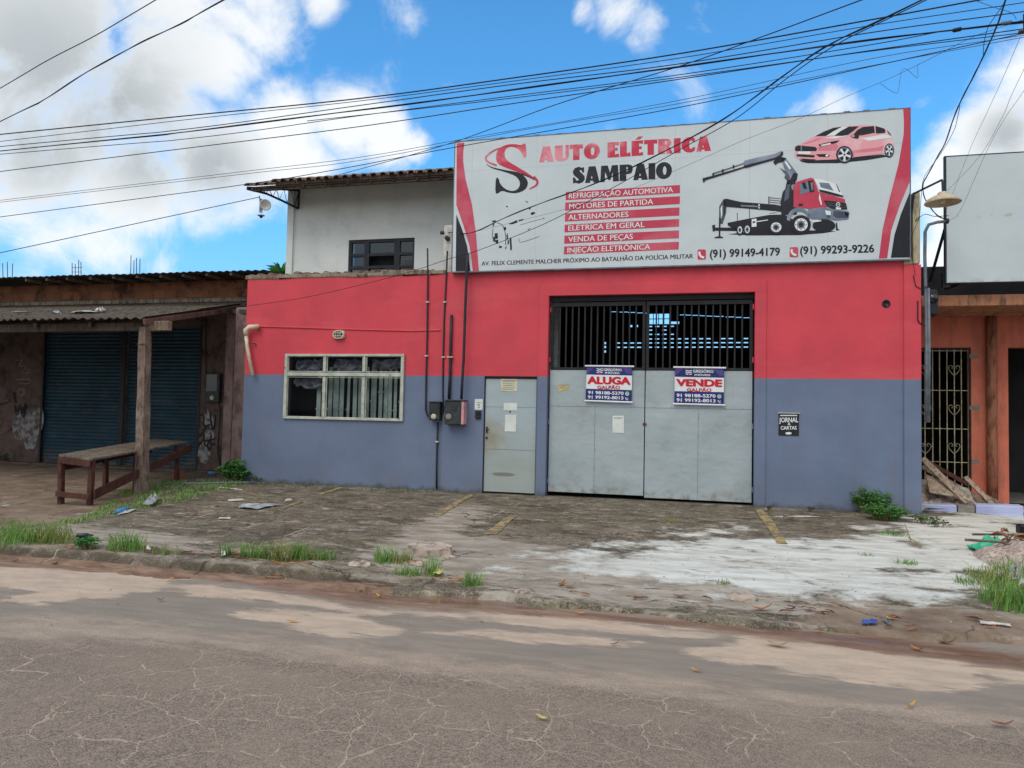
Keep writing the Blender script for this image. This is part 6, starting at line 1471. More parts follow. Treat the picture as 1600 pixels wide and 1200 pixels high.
def grass(name, px, py, n_, h, r, label, m='grass_green', seed=0, wide=None, cat='grass clump', lean=.75, bw=.0042, dz=0.0, z=None):
    rnd = random.Random(seed + 31); c = g(px, py); mb = MB(); wx = wide or r
    h *= .8; wx *= 1.25; r *= 1.2
    for i in range(int(n_ * 1.05)):
        a = rnd.uniform(0, 6.283); q = rnd.random() ** .7; b = c + Vector((math.cos(a) * wx * q, math.sin(a) * r * q, 0)); b.z = (ghf(b.x, b.y) if b.y > -5.9 else max(ghf(b.x, b.y), ROADZ)) - .006 + dz
        hh = h * rnd.uniform(.25, 1.25); a2 = rnd.uniform(0, 6.283); L_ = Vector((math.cos(a2), math.sin(a2), 0)) * hh * rnd.uniform(.1, lean * 1.3); w = bw * rnd.uniform(.6, 1.3); s_ = Vector((-math.sin(a2 + .5), math.cos(a2 + .5), 0)) * w
        m1 = b + L_ * .25 + Vector((0, 0, hh * .55)); m2 = b + L_ * .7 + Vector((0, 0, hh * .9)); e = b + L_ * 1.2 + Vector((0, 0, hh * (1.0 - .3 * rnd.random())))
        mb.raw([b - s_, b + s_, m1 + s_ * .8, m1 - s_ * .8, m2 + s_ * .5, m2 - s_ * .5, e], [(0, 1, 2, 3), (3, 2, 4, 5), (5, 4, 6)])
    return tag(mb.build(name, m), label, cat)
bush('leafy_bush', g(366, 752), .30, .50, 44, 18, .10, 'bright green leafy bush at the left foot of the blue wall', seed=2, wide=.32)
bush('leafy_bush', g(1360, 802), .28, .50, 70, 24, .055, 'tall part of the green bush at the right foot of the blue wall', seed=4, wide=.30)
bush('creeping_bush', g(1384, 812), .34, .28, 110, 16, .048, 'low creeping green growth in front of the bush at the right foot of the wall', seed=6, wide=.38)
bush('vine', g(1445, 818), .12, .14, 14, 8, .06, 'small dark vine trailing beside the lilac tiles', 'vine', 'leaf_dark', 8, wide=.22)
bush('vine', g(1468, 824), .08, .09, 8, 7, .06, 'tiny vine end on the white sand right of the trailing vine', 'vine', 'leaf_dark', 9, wide=.12)
bush('weed', g(135, 880), .14, .15, 26, 10, .055, 'round leafy weed between two grass clumps at the left kerb', 'weed', 'leaf_green', 12, wide=.2)
bush('weed', g(398, 753), .1, .14, 9, 7, .05, 'sparse weed right of the bright bush by the blue wall', 'weed', 'leaf_dark', 13, wide=.2)
bush('weed', g(660, 764), .07, .10, 10, 8, .045, 'small weed at the foot of the blue wall by the conduit', 'weed', 'leaf_green', 14, wide=.2)
bush('weed', g(1200, 799), .05, .10, 5, 7, .04, 'tiny weed at the wall foot right of the gate', 'weed', 'leaf_dark', 15)
bush('weed', g(1268, 800), .05, .09, 7, 7, .04, 'tiny weed at the wall foot below the mail slot', 'weed', 'leaf_dark', 16, wide=.12)
bush('weed', g(6, 722), .2, .25, 14, 9, .08, 'dark weed at the far left by the closed shop', 'weed', 'leaf_dark', 17, wide=.3)
GR = [(22, 868, 420, .30, .22, .42, 'grass_green', 'large tall grass clump at the far left kerb'), (78, 868, 300, .24, .15, .26, 'grass_dry', 'yellowish grass clump right of the large one at the left kerb'), (197, 879, 220, .24, .10, .20, 'grass_green', 'bright upright grass clump right of the round weed at the kerb'),
      (258, 882, 60, .14, .07, .15, 'grass_dry', 'thin dry grass clump on the kerb above the dry leaves'), (352, 888, 60, .18, .05, .07, 'grass_green', 'lone small grass tuft on the left kerb'), (398, 893, 160, .20, .07, .16, 'grass_green', 'leftmost of the three grass clumps on the middle kerb'),
      (434, 895, 180, .24, .07, .15, 'grass_dry', 'tallest of the grass clumps on the middle kerb'), (468, 898, 150, .22, .06, .12, 'grass_green', 'slender grass clump right of the tallest one on the kerb'), (503, 899, 160, .14, .06, .14, 'grass_green', 'low grass clump at the right end of the middle kerb'),
      (601, 878, 130, .20, .10, .10, 'grass_green', 'grass clump left of the broken concrete slab'), (627, 878, 100, .15, .10, .10, 'grass_dry', 'dry grass clump touching the broken concrete slab'), (637, 898, 110, .12, .06, .12, 'grass_green', 'low grass clump below the broken concrete slab'), (674, 898, 80, .24, .07, .09, 'grass_green', 'spiky grass clump by the crumpled yellow wrapper'),
      (737, 914, 110, .17, .06, .09, 'grass_green', 'grass clump alone on the bare kerb right of the slab'), (1048, 815, 60, .07, .12, .12, 'grass_dry', 'flat grass patch before the right gate leaf'),
      (1397, 836, 90, .08, .10, .16, 'grass_green', 'flat grass patch on the white sand under the bush'), (1416, 881, 80, .07, .07, .10, 'grass_green', 'small grass tuft in the middle of the white sand'), (1353, 868, 30, .05, .06, .08, 'grass_green', 'sparse grass sprig on the grey streak of the sand'),
      (1503, 911, 50, .09, .10, .08, 'grass_green', 'thin grass sprig near the lower right of the white sand'), (1513, 895, 30, .08, .06, .06, 'grass_green', 'tiny grass sprig above the thin one on the sand'), (1576, 944, 420, .24, .22, .20, 'grass_green', 'large grass clump at the right edge below the rubbish'), (1560, 912, 260, .20, .22, .22, 'grass_dry', 'shaggy grass clump among the rubbish at the right'),
      (1130, 912, 40, .06, .05, .06, 'grass_dry', 'tiny dry grass tuft at the lower edge of the white sand'), (1600, 900, 200, .2, .25, .25, 'grass_green', 'grass clump behind the white cup at the right edge')]
for i, (px, py, n_, h, r, wide, m, lb) in enumerate(GR): grass('grass_clump', px, py, n_, h, r, lb, m, i, wide)
# flat weedy strip along the divide by the stall table
mb = MB(); rnd = random.Random(5)
def scatter_grass(poly, n_, h, m, name, seed):
    rnd = random.Random(seed); mb = MB(); P_ = [g(*p) for p in poly]; x0, x1 = min(p.x for p in P_), max(p.x for p in P_); y0, y1 = min(p.y for p in P_), max(p.y for p in P_); arr = np.array([(p.x, p.y) for p in P_]); k = 0
    pts = np.array([(rnd.uniform(x0, x1), rnd.uniform(y0, y1)) for _ in range(n_ * 4)]); sd_ = poly_sd(pts, arr)
    for (x, y), s_ in zip(pts, sd_):
        if s_ < -.02 or mnoise.noise((x * 2.2, y * 2.2, seed)) < -.12: continue
        z = ghf(x, y); hh = h * rnd.uniform(.4, 1.2); a = rnd.uniform(0, 6.283); d = Vector((math.cos(a), math.sin(a), 0)); w = Vector((-d.y, d.x, 0)) * .006; b = Vector((x, y, z - .004))
        mb.raw([b - w, b + w, b + d * hh * .5 + Vector((0, 0, hh * .7)) + w * .6, b + d * hh * .5 + Vector((0, 0, hh * .7)) - w * .6, b + d * hh * 1.1 + Vector((0, 0, hh * .8))], [(0, 1, 2, 3), (3, 2, 4)]); k += 1
        if k > n_: break
    o = mb.build(name, m); return o
o = scatter_grass([(200, 762), (235, 752), (330, 752), (395, 756), (330, 772), (250, 790), (195, 800), (120, 820), (60, 828), (150, 800)], 2600, .075, 'grass_green', 'ground_weeds', 3); tag(o, 'thin strip of green ground weeds beside the canopy post', 'ground cover', kind='stuff')
o = scatter_grass([(400, 751), (690, 764), (750, 768), (740, 772), (560, 768), (400, 758)], 420, .05, 'leaf_dark', 'wall_moss', 5); tag(o, 'thin line of dark moss along the foot of the blue wall', 'moss', kind='stuff')
# palm-like tree behind the wing
c = fy(440, 430, 4.0); t = thing('palm_tree', (c.x, 4.0, 0), 'small spiky palm crown behind the red wing left of the house', 'palm tree')
MB().tube([(c.x, 4.0, 0), (c.x + .05, 4.0, 2.5), (c.x, 4.0, c.z + .02)], [.1, .08, .06], 8).build('trunk', 'trunk_bark', t)
mb = MB(); rnd = random.Random(3)
for i in range(70):
    a = rnd.uniform(0, 6.283); e = rnd.uniform(-.1, 1.3); d = Vector((math.cos(a) * math.cos(e), math.sin(a) * math.cos(e), math.sin(e))); L_ = rnd.uniform(.25, .5); leaf_face(mb, c + Vector((0, 0, -.02)), d, Vector((0, 0, 1)), L_, .035, 0, .2)
mb.build('crown', 'leaf_green', t)
# dense tree line far behind, seen only between the roofs
def tree(px, py, Y, cw, chh, label, seed):
    rnd = random.Random(seed); c = fy(px, py, Y); t = thing('tree', (c.x, Y, -.3), label, 'tree', 'trees far behind the buildings')
    MB().tube([(c.x, Y, -.3), (c.x + .1, Y, c.z * .6), (c.x, Y, c.z)], [.22, .16, .08], 8).build('trunk', 'trunk_bark', t)
    mb = MB()
    cl = [(Vector((rnd.uniform(-cw, cw), rnd.uniform(-cw, cw), rnd.uniform(-chh, chh))), rnd.uniform(.4, .7)) for _ in range(14)]
    for i in range(2200):
        o_, rr = rnd.choice(cl); p = Vector((rnd.gauss(0, .5), rnd.gauss(0, .5), rnd.gauss(0, .45))) * rr * 1.2; d = Vector((rnd.uniform(-1, 1), rnd.uniform(-1, 1), rnd.uniform(-.6, .6))); leaf_face(mb, c + o_ + p, d, Vector((rnd.uniform(-.4, .4), rnd.uniform(-.4, .4), 1)), .22, .1)
    mb.build('crown', 'leaf_green', t)

# ------------------------------------------------------------------ litter and leaves
def flat_litter(name, px, m, label, cat, dz=.012, curl=.02, seed=1, group=None):
    rnd = random.Random(seed); q = [g(*p, dz) for p in px]; mb = MB(); c = sum(q, Vector()) / len(q); c.z += curl; ring = []
    for i in range(len(q)):
        a, b = q[i], q[(i + 1) % len(q)]
        for k in range(3): ring.append(a.lerp(b, k / 3) + Vector((rnd.uniform(-.008, .008), rnd.uniform(-.008, .008), rnd.uniform(0, curl))))
    mid = [c.lerp(r_, .5) + Vector((0, 0, rnd.uniform(-curl * .5, curl))) for r_ in ring]; k = len(ring)
    for i in range(k):
        j = (i + 1) % k; mb.face([ring[i], ring[j], mid[j], mid[i]]); mb.face([mid[i], mid[j], c])
    return tag(mb.build(name, m), label, cat, group)
flat_litter('metal_scrap', [(371, 795), (402, 797), (442, 790), (420, 790), (380, 790)], 'silver_sheet', 'crumpled silver sheet lying on the dark forecourt', 'scrap', .01, .03, 2)
flat_litter('plastic_bag', [(222, 791), (238, 793), (250, 786), (245, 781), (232, 786)], 'silver_sheet', 'clear plastic bag in the weeds below the stall table', 'plastic bag', .02, .07, 3)
flat_litter('paper_scrap', [(183, 806), (200, 803), (213, 797), (196, 798)], 'white_litter', 'white paper scrap by the blue bottle', 'paper', .01, .015, 4)
flat_litter('white_scrap', [(340, 812), (360, 812), (360, 809), (343, 808.5)], 'white_litter', 'thin white scrap left of the silver sheet', 'scrap', .006, .01, 5)
flat_litter('paper_scrap', [(1228, 808), (1252, 809), (1282, 808), (1256, 806)], 'white_litter', 'flat white paper on the dark ground below the mail slot', 'paper', .006, .004, 6)
flat_litter('paper_scrap', [(1210, 808), (1223, 809), (1224, 807), (1212, 806.5)], 'white_litter', 'smaller white paper near the yellow line below the mail slot', 'paper', .006, .004, 7)
flat_litter('white_scrap', [(355, 784), (382, 783), (380, 780), (358, 781)], 'white_litter', 'white strip near the bush on the forecourt', 'scrap', .008, .008, 8)
flat_litter('white_scrap', [(445, 784), (457, 783), (455, 780), (447, 780)], 'white_litter', 'small white strip right of the silver sheet', 'scrap', .008, .008, 9)
flat_litter('wrapper', [(676, 903), (690, 904), (692, 897), (680, 895)], 'sticker_yellow', 'crumpled yellow wrapper by the spiky grass', 'wrapper', .02, .04, 10)
flat_litter('white_scrap', [(227, 887), (234, 888), (236, 884), (229, 883)], 'white_litter', 'white crumb among the leaves in the left gutter', 'scrap', .03, .03, 11)
flat_litter('plastic_scrap', [(345, 874), (352, 874), (352, 867), (346, 867)], 'white_litter', 'white crumb on the kerb by the lone grass tuft', 'scrap', .02, .04, 12)
flat_litter('blue_wrapper', [(1346, 979), (1370, 979), (1371, 974), (1347, 974)], 'deep_blue', 'bright blue wrapper in the right gutter', 'wrapper', .02, .02, 13)
flat_litter('grey_wrapper', [(1378, 972), (1391, 983), (1393, 979), (1383, 969)], 'conduit_grey', 'grey wrapper beside the bright blue one in the gutter', 'wrapper', .02, .02, 14)
flat_litter('white_scrap', [(1530, 998), (1579, 1003), (1580, 1001), (1531, 995)], 'white_litter', 'long white strip in the right gutter', 'scrap', .015, .01, 15)
def bottle(px0, px1, r, m, label, cap):
    a, b = g(*px0), g(*px1); a.z += r; b.z += r; d = (b - a); t = thing('bottle', (a + b) / 2, label, 'bottle')
    mb = MB(); mb.tube([a, a + d * .02, a + d * .62, a + d * .8, a + d * .84, a + d * .95], [r * .8, r, r, r * .42, r * .38, r * .38], 12); mb.build('body', m, t, True)
    MB().tube([a + d * .95, b], r * .45, 10).build('cap', cap, t); return t
bottle((119, 841), (147, 839.5), .028, 'bottle_dark', 'dark green bottle lying on the forecourt near the left kerb', 'white_litter')
bottle((183, 803.5), (203, 797), .035, 'blue_litter', 'light blue plastic bottle in the weeds', 'white_litter')
bottle((326, 741), (337, 742), .03, 'blue_litter', 'small blue bottle by the foot of the old pilaster', 'deep_blue')
c = g(277, 746); mb = MB(); mb.hexa([c + Vector(v) for v in ((-.11, -.05, 0), (.10, -.06, 0), (.12, .05, 0), (-.09, .06, 0), (-.11, -.05, .09), (.10, -.06, .095), (.12, .05, .095), (-.09, .06, .09))]); tag(mb.build('brick', 'red_brick', None, bevel=.01), 'red brick on the ground before the blue shutter', 'brick')
mb = MB(); mb.tube([g(243, 757, .03), g(300, 758, .03), g(350, 757, .035), g(402, 756, .03)], .016, 8); tag(mb.build('pipe', 'conduit_grey', None, True), 'thin grey pipe lying along the weeds by the bush', 'pipe')
mb = MB(); mb.tube([g(343, 763, .02), g(360, 765, .02), g(378, 767, .02)], .012, 5); tag(mb.build('stick', 'white_litter'), 'pale stick lying before the bright bush', 'stick')
mb = MB(); mb.tube([g(345, 769, .01), g(375, 770, .04), g(400, 776, .03), g(418, 787, .01)], .005, 5); tag(mb.build('palm_rib', 'twig'), 'thin curved palm rib reaching to the silver sheet', 'twig')
mb = MB(); mb.tube([g(350, 776, .01), g(390, 778, .03), g(430, 796, .02), g(490, 818, .01)], .004, 5); tag(mb.build('palm_rib', 'twig'), 'long thin palm rib crossing the forecourt behind the silver sheet', 'twig')
mb = MB(); mb.tube([g(1414, 833, .12), g(1424, 850, .03), g(1438, 857, .01)], .007, 5); mb.tube([g(1420, 846, .05), g(1436, 852, .02)], .006, 5); mb.tube([g(1419, 852, .02), g(1440, 858, .015)], .006, 5); tag(mb.build('dry_stick', 'twig'), 'forked dry stick standing on the white sand', 'stick')
# raised broken slab piece on the kerb
t = None; mb = MB(); top = [(636, 860), (655, 856), (690, 857), (706, 863), (703, 868), (668, 871), (645, 867)]
T_ = [g(*p, .075) for p in top]; rnd = random.Random(8); B_ = [Vector((v.x * 1 + rnd.uniform(-.03, .03), v.y + rnd.uniform(-.03, .02), ghf(v.x, v.y) - .05)) for v in T_]
mb.flat([T_], 0, 0, (0, 0, 1)); k = len(T_)
for i in range(k): mb.face([B_[i], B_[(i + 1) % k], T_[(i + 1) % k], T_[i]])
tag(mb.build('broken_slab', 'broken_concrete', None), 'lifted pale slab of broken concrete on the kerb', 'concrete slab')
for i, (px, py, s_, lb) in enumerate(((655, 882, .07, 'broken concrete lump under the lifted slab'), (700, 872, .06, 'broken concrete lump right of the lifted slab'), (640, 880, .05, 'small broken concrete lump at the left of the lifted slab'), (1160, 935, .10, 'flat broken piece of the pavement edge above the gutter'), (820, 925, .07, 'broken chunk on the crumbling pavement edge'), (560, 905, .09, 'broken chunk where the kerb ends'))):
    c = g(px, py); rnd = random.Random(i); bm = bmesh.new(); bmesh.ops.create_icosphere(bm, subdivisions=2, radius=1)
    for v in bm.verts: f_ = 1 + .35 * mnoise.noise(v.co * 1.6 + Vector((i * 3, 0, 0))); v.co = Vector((v.co.x * f_ * s_ * 1.5, v.co.y * f_ * s_, max(v.co.z, -.3) * f_ * s_ * .55)) + c
    vs = [v.co.copy() for v in bm.verts]; fs = [tuple(v.index for v in f.verts) for f in bm.faces]; bm.free(); mb = MB().raw(vs, fs); tag(mb.build('concrete_chunk', 'broken_concrete'), lb, 'concrete chunk')
# small gravel and crumbs scattered about
mb = MB(); rnd = random.Random(21)
for i in range(900):
    px, py = rnd.uniform(0, 1600), rnd.uniform(790, 990); p = g(px, py)
    if p.y < -6.1: p.z = ROADZ
    s_ = rnd.uniform(.004, .012) * (1.6 if rnd.random() < .1 else 1); v = [p + Vector((rnd.uniform(-1, 1) * s_, rnd.uniform(-1, 1) * s_, rnd.uniform(-.1, 1) * s_)) for _ in range(5)]
    mb.raw(v, [(0, 1, 2), (0, 2, 3), (0, 3, 1), (1, 2, 4), (2, 3, 4), (3, 1, 4)])
tag(mb.build('gravel', 'broken_concrete'), 'loose grit scattered over pavement and gutter', 'gravel', kind='stuff')
# leaves
def dry_leaf(px, py, l, ang, m, label, curl=.35, w=.32, seed=0):
    p = g(px, py)
    if p.y < -5.85: p = gzz(px, py, ROADZ)
    p.z += .012; rnd = random.Random(seed + 50); d = Vector((math.cos(R(ang)), math.sin(R(ang)), 0)); s_ = Vector((-d.y, d.x, 0)); mb = MB(); n_ = 6; rows = []
    for i in range(n_ + 1):
        t = i / n_; ww = l * w * math.sin(math.pi * (t * .92 + .05)) ** .8 * .5; z = curl * l * (2 * t - 1) ** 2 * (1 if t > .5 else .5) + rnd.uniform(0, .004); c = p + d * (l * (t - .5)) + s_ * (.08 * l * math.sin(t * 3)); rows.append([c + s_ * ww + Vector((0, 0, z + curl * ww * .9)), c + Vector((0, 0, z)), c - s_ * ww + Vector((0, 0, z + curl * ww * .9))])
    for a, b in zip(rows, rows[1:]): mb.face([a[0], a[1], b[1], b[0]]); mb.face([a[1], a[2], b[2], b[1]])
    return tag(mb.build('fallen_leaf', m), label, 'leaf', 'fallen leaves along the gutter')
LV = [(458, 974, .13, 20, 'leaf_yellow', 'dark yellow leaf on the dusty road at the left'), (908, 961, .12, 10, 'leaf_yellow', 'orange yellow leaf standing in the gutter below the white sand'), (878, 937, .15, 70, 'leaf_dry', 'curled tan leaf on the gutter edge left of the orange yellow leaf'), (890, 940, .16, 5, 'leaf_dry', 'long tan leaf beside the curled tan one in the gutter'),
      (592, 934, .12, -35, 'leaf_yellow', 'yellow leaf in the middle of the brown puddle'), (720, 924, .16, 10, 'leaf_dry', 'tan leaf on the bare kerb right of the slab'), (1425, 1106, .09, 40, 'leaf_yellow', 'bright yellow curled leaf on the cracked asphalt at the right'), (1088, 1051, .10, -20, 'leaf_yellow', 'yellow leaf on the road below the gate'), (1566, 1137, .14, -8, 'leaf_brown', 'thin brown leaf on the asphalt at the lower right'),
      (1190, 974, .22, 4, 'leaf_dry', 'long reddish leaf in the gutter at the right of centre'), (1140, 955, .18, 15, 'leaf_dry', 'pale tan leaf on the pavement edge right of centre'), (1062, 957, .16, -5, 'leaf_brown', 'brown leaf at the gutter below the white sand'), (1215, 1012, .22, -20, 'twig', 'long thin dry leaf on the pale road sand'), (1433, 1018, .14, -50, 'leaf_dry', 'short slanted leaf on the pale road sand at the right'),
      (1322, 976, .13, -50, 'leaf_brown', 'dark slanted leaf left of the bright blue wrapper'), (1390, 987, .14, -20, 'leaf_yellow', 'yellow leaf strip by the grey wrapper'), (1480, 1008, .14, 0, 'leaf_brown', 'flat brown leaf in the right gutter'), (110, 881, .20, 0, 'leaf_dry', 'long tan leaf under the round weed in the left gutter'), (48, 870, .18, 30, 'leaf_dry', 'tan leaf in the yellowish grass at the far left'), (27, 863, .16, 75, 'leaf_dry', 'upright tan leaf in the large grass clump'), (22, 879, .12, 5, 'leaf_brown', 'brown leaf below the large grass clump'),
      (85, 883, .12, -5, 'leaf_brown', 'small brown leaf in the left gutter'), (270, 906, .10, 10, 'leaf_yellow', 'pale yellow leaf on the sandy left gutter'), (365, 891, .18, 65, 'leaf_dry', 'tall curled tan leaf standing by the kerb grass'), (130, 880, .13, -10, 'leaf_brown', 'small leaf right of the round weed stem'), (1548, 1003, .12, 0, 'leaf_dry', 'tan leaf beside the long white strip'), (848, 1127, .12, -20, 'sticker_yellow', 'faded yellow blotch of a leaf on the cracked asphalt'), (303, 806, .12, 0, 'leaf_dry', 'brown leaf on the dark forecourt at the left'),
      (1235, 955, .14, 12, 'leaf_brown', 'brown leaf on the crumbling pavement edge at the right'), (1280, 990, .10, -15, 'leaf_dry', 'small tan leaf in the wet gutter at the right'), (960, 1010, .09, 25, 'leaf_brown', 'tiny brown leaf on the dusty road below the gate'), (250, 940, .10, -5, 'leaf_brown', 'tiny dark leaf on the pale dust at the left')]
for i, (px, py, l, a, m, lb) in enumerate(LV): dry_leaf(px, py, l * .82, a, m, lb, seed=i)
def leaf_heap(pts, n_, label, seed, m='leaf_dry', sp=.12):
    rnd = random.Random(seed); mb = MB()
    for k in range(int(n_ * .6)):
        px, py = rnd.choice(pts); p = g(px + rnd.uniform(-16, 16), py + rnd.uniform(-3, 3)); p.z = max(p.z, ROADZ) + rnd.uniform(.01, .03); a = rnd.uniform(-.5, .5) + (math.pi if rnd.random() < .5 else 0); leaf_face(mb, p, Vector((math.cos(a), math.sin(a) * .6, rnd.uniform(-.1, .3))), Vector((rnd.uniform(-.5, .5), rnd.uniform(-.5, .5), 1)), rnd.uniform(.05, .14), rnd.uniform(.012, .028))
    tag(mb.build('leaf_litter', m), label, 'leaf litter', kind='stuff')
leaf_heap([(310, 888), (325, 893), (345, 894), (380, 900), (375, 898)], 26, 'loose heap of reddish dry leaves in the gutter by the left kerb', 1, 'leaf_brown')
leaf_heap([(440, 908), (455, 910), (468, 904), (425, 912)], 24, 'long heap of orange dry leaves in front of the kerb grass', 2)
leaf_heap([(660, 905), (690, 910), (710, 906), (650, 880)], 26, 'scattered dry leaves around the broken slab', 3)
leaf_heap([(1262, 972), (1270, 975), (1254, 976)], 22, 'bunch of reddish dry leaves in the right gutter', 4, 'leaf_brown')
leaf_heap([(200, 882), (240, 884), (160, 884), (60, 876)], 20, 'dry leaves along the left gutter', 5, 'leaf_brown')
leaf_heap([(900, 948), (1000, 955), (1120, 962), (1400, 985), (1500, 990)], 26, 'thin line of dry leaf bits along the right gutter', 6, 'leaf_brown')
# rubbish heap at the right edge
rnd = random.Random(9); cx = g(1600, 890)
mb = MB(); n_ = 22; c = g(1632, 885)
for i in range(n_):
    for j in range(n_):
        def q(i, j):
            u, v = i / n_ * 2 - 1, j / n_ * 2 - 1; x, y = c.x + u * .62, c.y + v * .9; h = max(0, 1 - u * u - v * v) ** .6 * .20 * (1 + .6 * mnoise.noise((x * 5, y * 5, 1))) + .05 * mnoise.noise((x * 18, y * 18, 2)) * max(0, 1 - u * u - v * v); return Vector((x, y, ghf(x, y) + h - .012))
        mb.face([q(i, j), q(i + 1, j), q(i + 1, j + 1), q(i, j + 1)])
tag(mb.build('soil_heap', 'rubble'), 'low heap of earth and rubbish at the right edge', 'rubble', kind='stuff')
rag_thing('teal_sack', g(1546, 862), .20, .16, .22, 'teal_sack', 'torn teal plastic sack at the left of the rubbish heap', 'sack', 12)
c = g(1600, 868); 
t = thing('palm_frond', c, 'dry brown palm husks piled on the rubbish heap', 'palm frond'); mb = MB()
for k in range(80):
    a = rnd.uniform(0, 6.283); p = c + Vector((rnd.uniform(-.22, .45), rnd.uniform(-.3, .3), rnd.uniform(.06, .24))); leaf_face(mb, p, Vector((math.cos(a), math.sin(a), rnd.uniform(-.3, .5))), Vector((rnd.uniform(-.6, .6), rnd.uniform(-.6, .6), 1)), rnd.uniform(.10, .24), rnd.uniform(.025, .055), 0, .3)
mb.build('husks', 'palm_brown', t)
mb = MB(); mb.tube([c + Vector((-.65, -.1, .16)), c + Vector((-.3, -.2, .17)), c + Vector((-.05, -.3, .06))], .016, 6); mb.tube([c + Vector((-.5, .1, .2)), c + Vector((.3, .1, .24))], .014, 6); mb.build('stalks', 'trunk_bark', t)
c = g(1596, 892, .05); mb = MB(); mb.lathe(c, (.75, .25, .35), [(0, -.09), (.055, -.09), (.065, .0), (.075, .09), (.07, .09), (.06, 0), (0, -.05)], 16); tag(mb.build('cup', 'white_litter', None, True), 'white plastic cup lying in the rubbish at the right edge', 'cup')
flat_litter('plastic_bag', [(1577, 914), (1592, 916), (1597, 906), (1585, 902)], 'silver_sheet', 'pale crumpled plastic in the grass at the right edge', 'plastic bag', .05, .10, 31)
flat_litter('paper_scrap', [(1592, 925), (1604, 927), (1606, 918), (1594, 917)], 'white_litter', 'white paper bit at the right edge under the cup', 'paper', .05, .05, 32)
c = g(1601, 862, .26); mb = MB(); mb.box(c.x - .06, c.x + .2, c.y - .05, c.y + .1, c.z - .06, c.z + .06); tag(mb.build('plastic_tray', 'black_plastic', None, bevel=.02), 'black plastic tray end on top of the rubbish heap', 'tray')

# ------------------------------------------------------------------ overhead cables
def cat_rom(pts, k=10):
    out = []; m = len(pts)
    for i in range(m - 1):
        p0, p1, p2, p3 = pts[max(i - 1, 0)], pts[i], pts[i + 1], pts[min(i + 2, m - 1)]
        for j in range(k):
            t = j / k; out.append(.5 * ((2 * p1) + (p2 - p0) * t + (2 * p0 - 5 * p1 + 4 * p2 - p3) * t * t + (3 * p1 - p0 - 3 * p2 + p3) * t ** 3))
    return out + [pts[-1]]
def cable(px, Y, r, label, m='cable_black', ext=(0, 0), name='overhead_cable', twin=0.0):
    """px: pixels; Y: depth of the cable at every pixel (number or one per pixel)"""
    Ys = Y if isinstance(Y, (list, tuple)) else [Y] * len(px); pts = [fy(*q, y) for q, y in zip(px, Ys)]
    if ext[0]: pts.insert(0, pts[0] + (pts[0] - pts[1]).normalized() * ext[0])
    if ext[1]: pts.append(pts[-1] + (pts[-1] - pts[-2]).normalized() * ext[1])
    r *= .75; pts = cat_rom(pts); mb = MB(); mb.tube(pts, r, 6)
    if twin:
        off = [p + Vector((0, twin * math.cos(i * .35), twin * math.sin(i * .35))) for i, p in enumerate(pts)]; mb.tube(off, r * .8, 5)
    tag(mb.build(name, m), label, 'cable', 'cables over the street')
YS = -4.5
cable([(0, 138), (75, 94), (150, 55), (243, 0)], [-4.5, -4.8, -5.1, -5.5], .008, 'upper of the two slanting cables at the top left corner', ext=(6, 4))
cable([(0, 190), (70, 155), (140, 110), (210, 72), (280, 38), (350, 0)], [-4.5, -4.7, -4.9, -5.1, -5.3, -5.6], .008, 'lower twisted cable slanting at the top left corner', ext=(6, 4), twin=.008)
cable([(0, 210), (280, 182), (560, 154), (800, 122), (1060, 84), (1360, 31), (1530, 0)], YS, .010, 'thick topmost street cable from the left edge to the top right', ext=(20, 3))
cable([(0, 221), (300, 186), (560, 158), (800, 127), (1060, 91), (1360, 40), (1600, 4)], YS, .0055, 'second street cable from the top, thin and close to the thick one', ext=(20, 3))
cable([(0, 229), (280, 203), (560, 165), (800, 132), (1060, 100), (1360, 51), (1600, 18)], YS, .007, 'third street cable from the top at the left edge', ext=(20, 3))
cable([(0, 236), (300, 205), (560, 172), (800, 141), (1060, 104), (1360, 63), (1600, 33)], YS, .009, 'thick middle street cable with a splice near the right edge', ext=(20, 3), twin=.010)
cable([(0, 241), (300, 216), (560, 181), (800, 150), (1060, 117), (1360, 70), (1485, 47), (1600, 36)], YS, .006, 'thin street cable just under the thick middle one', ext=(20, 3))
cable([(0, 268), (280, 233), (560, 198), (800, 162), (1060, 124), (1360, 79), (1600, 45)], YS, .007, 'lowest dark street cable of the dense bundle', ext=(20, 3))
cable([(480, 189), (760, 158), (1060, 121), (1360, 80), (1600, 51)], YS, .006, 'street cable joining the bundle above the roof', ext=(0, 3))
cable([(0, 313), (380, 268), (560, 246), (720, 218), (1060, 157), (1360, 92), (1600, 55)], YS - .1, .0042, 'upper thin grey line passing over the billboard top', 'cable_grey', ext=(20, 3))
cable([(0, 316), (380, 272), (560, 251), (850, 197), (1060, 162), (1360, 103), (1600, 58)], YS - .1, .0042, 'lower thin grey line passing over the billboard top', 'cable_grey', ext=(20, 3))
cable([(0, 339), (370, 290), (520, 266), (700, 232), (1060, 168), (1360, 104), (1600, 52)], YS - .1, .006, 'dark line grazing the top left corner of the billboard', ext=(20, 3))
cable([(0, 395), (200, 352), (405, 308)], [-1.0, -.3, .45], .010, 'cable rising from the left edge to the alarm horn under the eave', ext=(10, 0))
cable([(530, 273), (700, 225), (870, 163), (1060, 104), (1200, 54), (1346, 0)], [1.0, -1.0, -2.4, -3.4, -4.2, -4.9], .008, 'cable climbing from the tiled roof to the top edge over the billboard', ext=(0, 4))
